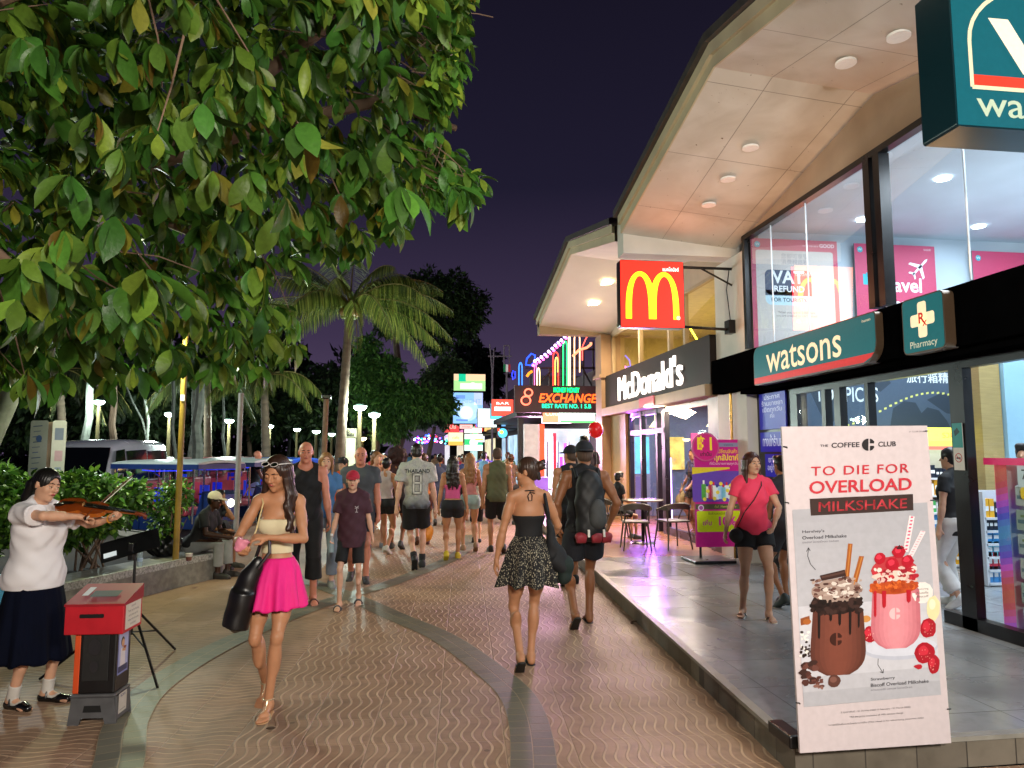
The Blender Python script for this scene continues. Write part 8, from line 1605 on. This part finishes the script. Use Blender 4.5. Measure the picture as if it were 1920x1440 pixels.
# rubbish bag, bottle, cup on the seat wall
q = atz(300, 1045, .345); t = thing('rubbish_bag', 'black rubbish bag slumped on the seat wall', 'rubbish bag', (q[0], q[1]+.12, .345)); sdf_mesh('sack', [ell((0, 0, .13), (.22, .17, .16), None, .05), ell((.08, 0, .2), (.13, .12, .15), None, .05), cone((.02, 0, .28), (-.02, 0, .4), .05, .03, .04)], .012, M('#0a0a0c', .3, 0, .2, 8, .006, 18), t, [((0, 0, 0), (0, 0, -1))], lambda X, Y, Z: (.014*np.sin(X*28+Y*13)*np.sin(Z*31-X*9)+.006*np.sin(X*70+Z*50)).astype(np.float32)); b = MB(); b.tube([(-.01, 0, .37), (-.05, 0, .45), (.02, .01, .47)], [.03, .02, .012], 7); b.build('tied_neck', M('#0a0a0c', .3), t, True)
q = atz(262, 1062, .345); t = thing('drink_bottle', 'clear plastic bottle standing on the seat wall near the music stand', 'bottle', tuple(q)); b = WM(); b.lathe([(.028, 0), (.032, .01), (.032, .10), (.029, .12), (.032, .14), (.030, .17), (.013, .21), (.013, .23)], q, 14); b.build('bottle', M('#b0c4cc', .08, 0, .1, 5, alpha=.45, spec=.9), t, True); b = WM(); b.lathe([(.015, .22), (.015, .24)], q, 12); b.build('cap', M('#e0e4e8', .4), t); b = WM(); b.lathe([(.0325, .06), (.0325, .10)], q, 14); b.build('label', M('#9ab0c8', .5), t)
q = atz(354, 1051, .345); t = thing('paper_cup', 'small white and brown paper cup on the seat wall', 'cup', tuple(q)); b = WM(); b.color('#7a4a3a').lathe([(.03, 0), (.038, .05)], q, 16); b.color('#d0c8bc').lathe([(.038, .05), (.042, .085), (.043, .09)], q, 16); b.build('cup', VC(.5), t, True); b = WM(); b.lathe([(.036, .086), (.04, .087)], q, 16); b.build('drink', M('#d8d0c8'), t)
# crushed leaf litter near the step
for i, (px, py) in enumerate(((1185, 1168), (508, 1365), (1190, 1165))): q = atz(px, py, .012); b = WM(); b.ball(q, (.02+.01*i, .014, .008), 8, 5); tag(b.build('dry_leaf', M('#3a2818', .8)), ('crumpled brown leaf by the platform step, left of the pair', 'dark speck of litter below the sandals of the woman in pink', 'crumpled brown leaf by the platform step, right of the pair')[i], 'litter')
# cafe chairs and tables on the terrace
def chair(label, x, y, rz):
    t = thing('cafe_chair', label, 'chair', (x, y, .16), rz, 'cafe chairs on the restaurant terrace'); CH = M('#4c463e', .5, 0, .15, 8)
    b = MB(); b.box((-.21, -.21, .43), (.21, .21, .46), bev=.015); b.build('seat', CH, t)
    for sx, sy in ((1, 1), (-1, 1), (1, -1), (-1, -1)): b = MB(); b.tube([(sx*.17, sy*.17, .44), (sx*.22, sy*.23, 0)], [.016, .012], 8); b.build('leg', CH, t, True)
    b = MB(); P_ = [(-.25+.02, -.10, .64), (-.25, .05, .67), (-.20, .18, .72), (-.08, .24, .75), (.08, .24, .75), (.20, .18, .72), (.25, .05, .67), (.23, -.10, .64)]
    v = []; 
    for x_, y_, z_ in P_: v += [(x_, y_, z_), (x_*1.06, y_*1.06, z_-.01), (x_*1.04, y_*1.04, z_-.10 if y_ > .1 else z_-.04), (x_*.98, y_*.98, z_-.10 if y_ > .1 else z_-.04)]
    n = len(P_); b.add(v, [(i*4+k, i*4+(k+1) % 4, (i+1)*4+(k+1) % 4, (i+1)*4+k) for i in range(n-1) for k in range(4)]+[(0, 1, 2, 3)[::-1], (n*4-4, n*4-3, n*4-2, n*4-1)]); b.build('backrest', CH, t, True)
    for sx in (1, -1):
        b = MB(); b.tube([(sx*.19, .17, .44), (sx*.20, .20, .68)], .012, 7); b.tube([(sx*.19, -.15, .44), (sx*.235, -.08, .62)], .012, 7); b.build('arm_support', CH, t, True)
    return t
def table(label, x, y, r=.36):
    t = thing('cafe_table', label, 'table', (x, y, .16), 0, 'cafe tables on the restaurant terrace'); b = MB(); b.lathe([(r-.02, .72), (r, .73), (r, .745), (r-.01, .75)], (0, 0, 0), 28); b.build('table_top', M('#a09a90', .15, 0, .1, 4, coat=.4), t, True); b = MB(); b.tube([(0, 0, .02), (0, 0, .72)], .03, 10); b.build('pedestal', FRAME, t, True); b = MB(); b.lathe([(.22, 0), (.2, .02), (.04, .035)], (0, 0, 0), 20); b.build('foot', FRAME, t, True)
c1 = atz(1192, 1030, .16); c2 = atz(1262, 1028, .16); chair('brown cafe chair on the terrace, left one of the front pair', c1[0], c1[1], R(170)); chair('brown cafe chair on the terrace, right one of the front pair', c2[0], c2[1], R(190))
c3 = atz(1165, 1012, .16); chair('brown cafe chair under the seated child', c3[0]-.05, c3[1]+.1, R(80)); table('round cafe table between the terrace chairs', (c1[0]+c2[0])/2+.05, c1[1]+.75)
c4 = atz(1062, 985, .16); chair('brown cafe chair behind the yellow tank top man', c4[0]+.05, c4[1]-.1, R(200)); table('round cafe table by the seated woman in pink', c4[0]+.1, c4[1]+.7); chair('far brown cafe chair by the exchange end of the terrace', c4[0]+.5, c4[1]+1.6, R(20))
def seated(label, x, y, z, rz, h, sex, skin, top, bot, hk, hm):
    s_ = h/1.75; P_ = Person(label, (x, y, z), rz, h, sex, skin, .010, lean=.1, hands=((.12, -.35, .80), (-.12, -.35, .80)), feet=((.1, -.42, 0, 0), (-.1, -.42, 0, 0)), hipz=.46/s_+.08, sit=True, kneeh=((.1, -.5, 1), (-.1, -.5, 1))); P_.top(cloth(top), hem=.9); P_.shorts(cloth(bot), .75, .012); P_.hair(hm, hk); P_.shoe(M('#333333')); return P_
seated('child in a black t-shirt sitting at the cafe table', c3[0]-.05, c3[1]+.1, .16, R(100), 1.42, 'c', 'asian', '#0e0e12', '#15151a', 'short', HAIRB)
seated('dark haired woman in a pink top sitting on the terrace', c4[0]+.05, c4[1]-.1, .16, R(200), 1.62, 'f', 'tan', '#d83a68', '#20202a', 'longback', HAIRB)
# red balloon
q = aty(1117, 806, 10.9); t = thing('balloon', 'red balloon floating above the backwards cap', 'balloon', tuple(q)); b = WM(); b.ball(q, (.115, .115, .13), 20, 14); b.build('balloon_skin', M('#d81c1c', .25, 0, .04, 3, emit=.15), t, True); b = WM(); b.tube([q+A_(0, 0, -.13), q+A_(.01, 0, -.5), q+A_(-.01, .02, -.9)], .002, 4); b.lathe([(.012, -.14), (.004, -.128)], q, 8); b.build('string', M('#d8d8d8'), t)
# ---- pink promotion stand
q0 = atz(1292, 1052, .16); Yp = q0[1]
o = aty(1306, 1030, Yp); o2 = aty(1397, 1030, Yp); Wd = o2[0]-o[0]; z0 = aty(1306, 1026, Yp)[2]; ztop = aty(1306, 824, Yp)[2]; Ht = ztop-z0
t = thing('promotion_stand', 'tall pink promotion stand with a round one baht badge on a black foot', 'sign', (o[0]+Wd/2, Yp, .16)); b = WM(); b.box((o[0], Yp, z0), (o2[0], Yp+.03, ztop)); b.build('board', M('#c41c86', .45), t)
b = WM(); b.box((o[0]-.15, Yp-.32, .16), (o[0]+Wd*.62, Yp+.22, .20), bev=.01); b.build('foot', FRAME, t); b = WM(); b.tube([(o[0]+.08, Yp+.05, .18), (o[0]+.08, Yp+.05, z0+.3)], .018, 8); b.tube([(o[0]+Wd-.1, Yp+.05, .18), (o[0]+Wd-.1, Yp+.05, z0+.3)], .018, 8); b.build('post', FRAME, t)
p = Panel((o[0], Yp-.002, z0), (1, 0, 0), (0, 0, 1), .0012); W_, H_ = Wd, Ht; Yy = lambda py: (1026-py)/202*H_; Xx = lambda px: (px-1306)/91*W_
p.rect(0, 0, W_, H_, '#c41c86', 1); p.rrect(Xx(1350), Yy(838), Xx(1392), Yy(830), .01, '#8a8aa8', 2); p.text('watsons', Xx(1371), Yy(834), .045, '#3a4a60', 3)
p.text('เปลี่ยนสินค้า', Xx(1368), Yy(847), .075, '#f0c040', 3, bold=.02, width=W_*.42); p.text('ทุกสัปดาห์', Xx(1366), Yy(859), .11, '#f8dc40', 3, bold=.03, width=W_*.5); p.text('ที่ร่วมรายการทุกวัน', Xx(1362), Yy(870), .05, '#f4d0e4', 3, width=W_*.6)
p.rrect(Xx(1301), Yy(942), Xx(1398), Yy(884), .03, '#6a48b0', 3); p.poly([(Xx(1301), Yy(890)), (Xx(1372), Yy(880)), (Xx(1372), Yy(877)), (Xx(1301), Yy(877))], '#e8d030', 4)
rb = random.Random(8)
for i in range(11):
    x_ = Xx(1322+i*6.2); y_ = Yy(938-rb.uniform(0, 5)); hh = Yy(0)-Yy(rb.uniform(26, 36)); wd = .035; c = rb.choice(['#e8f0f4', '#8ac8d8', '#58a848', '#f0f0e8', '#e8a030', '#d8e8b0', '#b8d8f0', '#c04058'])
    p.rrect(x_-wd, y_, x_+wd, y_+hh*.8, .015, c, 5); p.rect(x_-wd*.4, y_+hh*.8, x_+wd*.4, y_+hh, rb.choice(['#f4f4f4', '#d83040', '#2a4a8a']), 5); p.disc(x_+.01, y_+hh*.95*(i % 3)*.5, .028, '#f0d850', 6)
p.rrect(Xx(1306), Yy(956), Xx(1395), Yy(946), .005, '#5a5440', 3); p.disc(Xx(1316), Yy(953), .045, '#e0d0e4', 4); p.disc(Xx(1316), Yy(953), .03, '#a050a0', 5); p.text('คุ้ม!  Member only', Xx(1362), Yy(951), .045, '#c8d060', 4)
p.rrect(Xx(1308), Yy(998), Xx(1396), Yy(959), .02, '#c8d818', 3); p.text('รับส่วนลดเมื่อซื้อครบ', Xx(1352), Yy(964), .045, '#605a20', 4); p.text('เพิ่ม', Xx(1327), Yy(982), .09, '#b8288a', 4, bold=.02); p.text('10%', Xx(1363), Yy(979), .17, '#d02a9a', 5, bold=.04)
p.build('print', VC(.4, .12), t)
c = aty(1323, 838, Yp-.04); p = Panel((c[0], c[1], c[2]), (1, 0, 0), (0, 0, 1), .0015); b = WM(); r = .20
b.lathe([(r+.01, 0), (r+.01, .03)], (c[0], c[1], c[2]), 32, 1); b.build('badge', M('#e0609a', .4), t); p.disc(0, 0, r*.94, '#d0207a', 1, n=36); p.text('฿1', 0, .035, .27, '#f8e030', 2, bold=.012); p.text('เท่านั้น', 0, -.11, .07, '#2a2420', 2, bold=.02); p.build('badge_print', VC(.4, .15), t)
# ---- the big milkshake poster board
d0 = atz(1500, 1412, .17); BL = d0; BR = atz(1783, 1393, .17); TL = aty(1465, 800, d0[1]+.05); TR = aty(1738, 798, d0[1]+.10)
PW, PH = 283., 612.                                     # print laid out in units, mapped to the leaning board
uu = (BR-BL); vv = (TL-BL); WW, HH = np.linalg.norm(uu), np.linalg.norm(vv)
t = thing('poster_board', 'large white milkshake poster board leaning at the platform corner', 'sign', tuple((BL+BR)/2))
uh = uu/WW; vh = vv-uh*(vv @ uh); vh /= np.linalg.norm(vh); wh = np.cross(uh, vh); shear = (vv @ uh)/HH
class Poster(Panel):
    """x,y in millimetre-like units from the lower left corner"""
    def P(s, x, y, l=None):
        fx, fy = x/PW, y/PH; q = BL*(1-fx)*(1-fy)+BR*fx*(1-fy)+TL*(1-fx)*fy+TR*fx*fy; return q+wh*(.0007*(l if l is not None else 1)+.003)
b = WM().color('#c9bdc1'); cs = [BL, BR, TR, TL]; b.add([c+wh*.002 for c in cs]+[c-wh*.012 for c in cs], [(0, 1, 2, 3), (7, 6, 5, 4), (0, 4, 5, 1), (1, 5, 6, 2), (2, 6, 7, 3), (3, 7, 4, 0)]); b.build('board', VC(.5), t)
b = WM().color('#c8ccb8'); sh = wh*.05+uh*(-.03); b.add([c-sh for c in cs]+[c-sh-wh*.01 for c in cs], [(0, 1, 2, 3), (7, 6, 5, 4), (0, 4, 5, 1), (1, 5, 6, 2), (2, 6, 7, 3), (3, 7, 4, 0)]); b.build('rear_board', VC(.6), t)
b = WM(); b.box(BL+A_(-.02, .06, -.008), BL+A_(.07, .3, .06), bev=.01); b.build('base_weight', FRAME, t)
p = Poster((0, 0, 0), uh, vh); X_ = lambda px, py: 0; U = lambda zx: (zx-20)/1.0
# coordinates below read from a 1004 px wide view of the board: map to board units
def B(zx, zy):
    fy = (1378-zy)/1332. if True else 0; lx = 92-(1378-zy)/1332.*75; rx = 706-(1340-zy)/1298.*93; return ((zx-lx)/(rx-lx)*PW, fy*PH)
def poly(pts, c, l): p.poly([B(*q) for q in pts][::-1] if True else pts, c, l)
def blob(cx, cy, rx_, ry_, c, l, n=18, j=0., seed=0):
    r_ = random.Random(seed); poly([(cx+rx_*(1+r_.uniform(-j, j))*math.cos(2*math.pi*i/n), cy+ry_*(1+r_.uniform(-j, j))*math.sin(2*math.pi*i/n)) for i in range(n)], c, l)
def txt(s_, zx, zy, hpx, wpx, c, l, bold=0., sp=1.):
    v, f = text_geo(s_, 1, bold, 'CENTER', 0, sp); v = v.copy(); v[:, 0] *= wpx/(v[:, 0].max()-v[:, 0].min()); yc = (v[:, 1].max()+v[:, 1].min())/2; v[:, 1] = (v[:, 1]-yc)*hpx/(v[:, 1].max()-v[:, 1].min()); rot = -.035; p.color(c)
    p.add([p.P(*B(zx+a[0], zy-a[1]+a[0]*rot*.5), l) for a in v], f)
def cmark(zx, zy, r, c, l, c2=None):
    poly([(zx+r*math.cos(a)-r*.15, zy+r*math.sin(a)) for a in np.linspace(math.pi/2, 3*math.pi/2, 12)], c, l)
    for sg in (1, -1): poly([(zx+r*.08, zy+sg*r*.2), (zx+r*.08, zy+sg*r), (zx+r*.45, zy+sg*r*.85), (zx+r*.75, zy+sg*r*.5), (zx+r*.7, zy+sg*r*.2)], c, l)
txt('THE', 186, 130, 10, 32, '#3a3436', 1, .02); txt('COFFEE', 272, 128, 22, 114, '#2a2628', 1, .02); txt('CLUB', 443, 126, 22, 74, '#2a2628', 1, .02); cmark(370, 128, 27, '#2a2628', 1)
txt('TO DIE FOR', 334, 236, 40, 402, '#c0323e', 1, .01, 1.15); txt('OVERLOAD', 337, 305, 54, 420, '#c0323e', 1, .018); poly([(129, 356), (551, 346), (553, 416), (133, 427)], '#3a2a26', 3); txt('MILKSHAKE', 343, 388, 42, 362, '#d0424c', 4, .008)
txt('21 CLUB CLUBTH', 575, 72, 6, 80, '#6a6468', 1)
for i in range(14):     # printed backdrop, pale grey blue
    a, c_ = i/14, (i+1)/14; zy0, zy1 = 392+a*800, 392+c_*800; k = .50+.10*math.sin(a*3); k = (.42, .43, .44, .45, .46, .47, .48, .60, .62, .60, .62, .60, .52, .46)[i]; p.color((k*.93, k*.93, k*1.03))
    l0, r0_ = 60+(zy0-392)*.058, 612+(zy0-392)*.068; l1, r1_ = 60+(zy1-392)*.058, 612+(zy1-392)*.068; p.add([p.P(*B(l0, zy0+8), 1), p.P(*B(l1, zy1+8), 1), p.P(*B(r1_, zy1-8), 1), p.P(*B(r0_, zy0-8), 1)], [(0, 1, 2, 3)])
txt("Hershey's", 143, 494, 15, 88, '#3e3c42', 2, .02); txt('Overload Milkshake', 188, 517, 14, 178, '#3e3c42', 2, .02); txt('เฮอร์ชีส์ โอเวอร์โหลด มิลค์เชค', 172, 536, 9, 145, '#5e5c62', 2)
txt('Strawberry', 424, 1107, 14, 100, '#3e3c42', 2, .02); txt('Biscoff Overload Milkshake', 494, 1128, 14, 240, '#3e3c42', 2, .02); txt('สตรอเบอร์รี่ บิสคอฟ โอเวอร์โหลด', 460, 1147, 9, 170, '#5e5c62', 2)
txt('2 กุมภาพันธ์ - 31 มีนาคม 2568 (2 February - 31 March 2025)', 396, 1228, 9, 285, '#6a6468', 1); txt('*All the price exclusive of 10% service charge', 398, 1249, 9, 220, '#6a6468', 1); txt('*ภาพนี้ใช้เพื่อการโฆษณาเท่านั้น (This visual is for advertising purposes only)', 398, 1274, 9, 390, '#6a6468', 1)
def arrow(pts, c='#3a383c'):
    for a, c_ in zip(pts[:-1], pts[1:]):
        dx, dy = c_[0]-a[0], c_[1]-a[1]; q = math.hypot(dx, dy); nx, ny = -dy/q*1.4, dx/q*1.4; poly([(a[0]-nx, a[1]-ny), (c_[0]-nx, c_[1]-ny), (c_[0]+nx, c_[1]+ny), (a[0]+nx, a[1]+ny)], c, 2)
arrow([(152, 652), (132, 628), (121, 595), (124, 562)]); arrow([(116, 576), (124, 560), (131, 574)]); arrow([(428, 988), (406, 1012), (404, 1050), (424, 1082)]); arrow([(412, 1078), (426, 1084), (427, 1068)])
# chocolate shake
def glassbody(cx, ytop, ybot, wt, wm, wb, cols):
    n = 14
    for j in range(12):
        f0, f1 = -1+2*j/12, -1+2*(j+1)/12; L_, R_ = [], []
        for i in range(n+1):
            u_ = i/n; w = wt+(wm-wt)*math.sin(u_*math.pi*.62)**1.3 if u_ < .8 else None
            w = wt+(wm-wt)*min(1, u_*1.45)**.9 if u_ < .69 else wm*math.sqrt(max(0, 1-((u_-.69)/.34)**2))*.98+wb*.0
            y = ytop+(ybot-ytop)*u_; L_.append((cx+f0*w, y)); R_.append((cx+f1*w, y))
        poly(L_+R_[::-1], cols[j], 3)
def shade(c0, c1, n=12): 
    a, b_ = np.array(S(c0)[:3]), np.array(S(c1)[:3]); o_ = []
    for j in range(n): k = math.sin(math.pi*(j+1.5)/(n+2))**1.2; q = b_+(a-b_)*k; o_.append('#%02x%02x%02x' % tuple(int(255*min(1, (x*12.92 if x < .0031 else 1.055*x**(1/2.4)-.055))) for x in q))
    return o_
blob(500, 990, 155, 45, '#b8bccc', 2); blob(500, 982, 150, 38, '#cdd0de', 2.5)
glassbody(243, 820, 1082, 101, 113, 55, shade('#7c4436', '#4e2a22')); glassbody(479, 745, 988, 97, 104, 55, shade('#e0909a', '#b85f6c')); cmark(238, 938, 26, '#3c1c14', 4); cmark(478, 846, 24, '#f0bcc0', 4)
for x0, y0, x1, y1, w in ((292, 548, 276, 700, 9), (338, 602, 306, 720, 10)): poly([(x0-w, y0), (x1-w, y1), (x1+w, y1+6), (x0+w, y0+2)], '#a05a24', 3); poly([(x0-w*.2, y0+4), (x1-w*.2, y1), (x1+w*.25, y1), (x0+w*.3, y0+5)], '#c07c3c', 4)
for x0, y0, x1, y1, w in ((547, 440, 520, 590, 11), (594, 506, 540, 610, 10)):
    for k in range(10): a, c_ = k/10, (k+1)/10; xa, ya, xb, yb_ = x0+(x1-x0)*a, y0+(y1-y0)*a, x0+(x1-x0)*c_, y0+(y1-y0)*c_; poly([(xa-w, ya-2), (xb-w, yb_-2), (xb+w, yb_+3), (xa+w, ya+3)], '#f0d8dc', 3); poly([(xa-w*.4, ya+2), (xb-w*.4, yb_-7), (xb+w*.5, yb_-6), (xa+w*.5, ya+3)], '#d83a68', 4)
rp = random.Random(2)
blob(236, 790, 106, 50, '#2a1a16', 3.5, 24, .05, 1); blob(236, 742, 102, 50, '#a08a80', 3.7, 24, .06, 2)
blob(471, 735, 101, 32, '#b04a1c', 3.5, 24, .04, 3); blob(472, 665, 92, 58, '#b8383f', 3.4, 24, .06, 4); blob(471, 692, 90, 22, '#e0c8bc', 3.7, 20, .1, 5)
for i in range(70): blob(rp.uniform(138, 335), rp.uniform(690, 775), rp.uniform(6, 16), rp.uniform(4, 9), rp.choice(['#6a4640', '#8a6a60', '#e0d4cc', '#5a3830', '#b09a90', '#48302a', '#d8ccc4']), 4+i % 3, 6, .35, i)
for i in range(60): blob(rp.uniform(138, 335), rp.uniform(782, 832), rp.uniform(8, 16), rp.uniform(8, 14), rp.choice(['#241614', '#2e1c18', '#1a100e', '#3c2824']), 5+i % 2, 7, .3, i)
poly([(168, 676), (268, 656), (274, 682), (176, 698)], '#3a2420', 7); poly([(172, 680), (266, 662), (268, 670), (176, 688)], '#553a34', 8)
for x_, y1, w in ((165, 935, 6), (212, 866, 7), (248, 885, 7), (290, 925, 6), (325, 898, 5)): poly([(x_-w, 815), (x_+w, 815), (x_+w*.7, y1-8), (x_, y1), (x_-w*.7, y1-8)], '#1e1210', 6)
for i in range(60): blob(rp.uniform(378, 568), rp.uniform(712, 752), rp.uniform(7, 12), rp.uniform(7, 12), rp.choice(['#c0501c', '#d8682a', '#a83c14', '#b84820']), 4+i % 2, 8, .2, i)
for i in range(40): blob(rp.uniform(385, 562), rp.uniform(655, 712), rp.uniform(7, 16), rp.uniform(6, 12), rp.choice(['#b02030', '#d8b4ac', '#e8d8d0', '#c8303c', '#9a1828']), 5+i % 2, 7, .3, i)
for cx_, cy_, r_ in ((412, 616, 24), (464, 640, 28), (526, 630, 26), (490, 590, 27)): blob(cx_, cy_, r_, r_*1.0, '#b01428', 7, 12, .12, int(cx_)); blob(cx_-5, cy_-6, r_*.5, r_*.45, '#d8344a', 8, 9, .2, int(cx_)+1)
poly([(470, 566), (482, 572), (492, 560), (500, 572), (516, 570), (502, 578), (484, 580)], '#4a1a20', 9)
for x_, y1, w in ((392, 858, 6), (429, 822, 9), (531, 805, 10)): poly([(x_-w, 750), (x_+w, 750), (x_+w*.8, y1-8), (x_, y1), (x_-w*.8, y1-8)], '#b41828', 6)
poly([(590+43*math.cos(i*.2618)*(1+.05*(i % 2)), 765+43*math.sin(i*.2618)*(1+.05*(i % 2))) for i in range(24)], '#e8e0dc', 3)
for i, s_ in enumerate(('Featuring', 'Nutella', 'Biscoff')): txt(s_, 590, 750+i*15, 9, 48, '#5a4a48', 4)
for cx_, cy_, rx_, ry_ in ((372, 925, 28, 34), (613, 912, 34, 40), (598, 1012, 42, 42), (636, 1060, 26, 38)): blob(cx_, cy_, rx_, ry_, '#a81426', 2.6 if cx_ < 620 else 4, 14, .08, int(cx_)); blob(cx_-8, cy_-8, rx_*.5, ry_*.5, '#cc2c3e', 5, 9, .2, int(cx_)); [blob(cx_+rp.uniform(-.6, .6)*rx_, cy_+rp.uniform(-.6, .6)*ry_, 1.6, 2.2, '#e8b0a0', 6, 5) for _ in range(9)]
blob(636, 830, 28, 52, '#e8d8a8', 4, 14, .1, 3); blob(630, 815, 14, 22, '#f0e6c8', 5)
for i in range(26): blob(rp.uniform(92, 128), rp.uniform(900, 1000), rp.uniform(4, 10), rp.uniform(4, 9), rp.choice(['#e8e4e0', '#2a1a18', '#3a2a28']), 3+i % 2, 6, .3, i)
for i in range(16): blob(rp.uniform(102, 150), rp.uniform(1025, 1110), rp.uniform(10, 20), rp.uniform(8, 14), rp.choice(['#54302a', '#6a4038', '#3c2420']), 4+i % 3, 6, .3, i)
for i in range(12): blob(rp.uniform(140, 185), rp.uniform(1085, 1130), rp.uniform(5, 12), rp.uniform(5, 9), rp.choice(['#54302a', '#6a4038', '#8a6258']), 5+i % 2, 6, .3, i)
blob(226, 1105, 25, 25, '#5c3830', 5, 12, .1); blob(222, 1098, 14, 12, '#7c5248', 6); poly([(92, 848), (128, 838), (130, 868), (94, 876)], '#8a4c28', 3); blob(118, 862, 16, 12, '#a8602c', 4); blob(355, 862, 20, 14, '#c88a4a', 2.5); blob(570, 1065, 16, 10, '#b41c2c', 5, 8, .3, 5)
p.build('print', VC(.42, spec=.45), t)
for zx, zy in ((28, 132), (35, 368), (80, 1180)):
    b = WM(); b.tube([p.P(*B(zx-6, zy), 4), p.P(*B(zx+8, zy+2), 8), p.P(*B(zx+10, zy+6), 4)], .003, 5); b.build('cable_tie', FRAME, t)
for zx, zy in ((612, 70), (634, 375), (700, 1242)): b = WM(); b.tube([p.P(*B(zx-10, zy), 6), p.P(*B(zx+6, zy), 6)], .003, 5); b.build('cable_tie', FRAME, t)
bpy.context.view_layer.update()
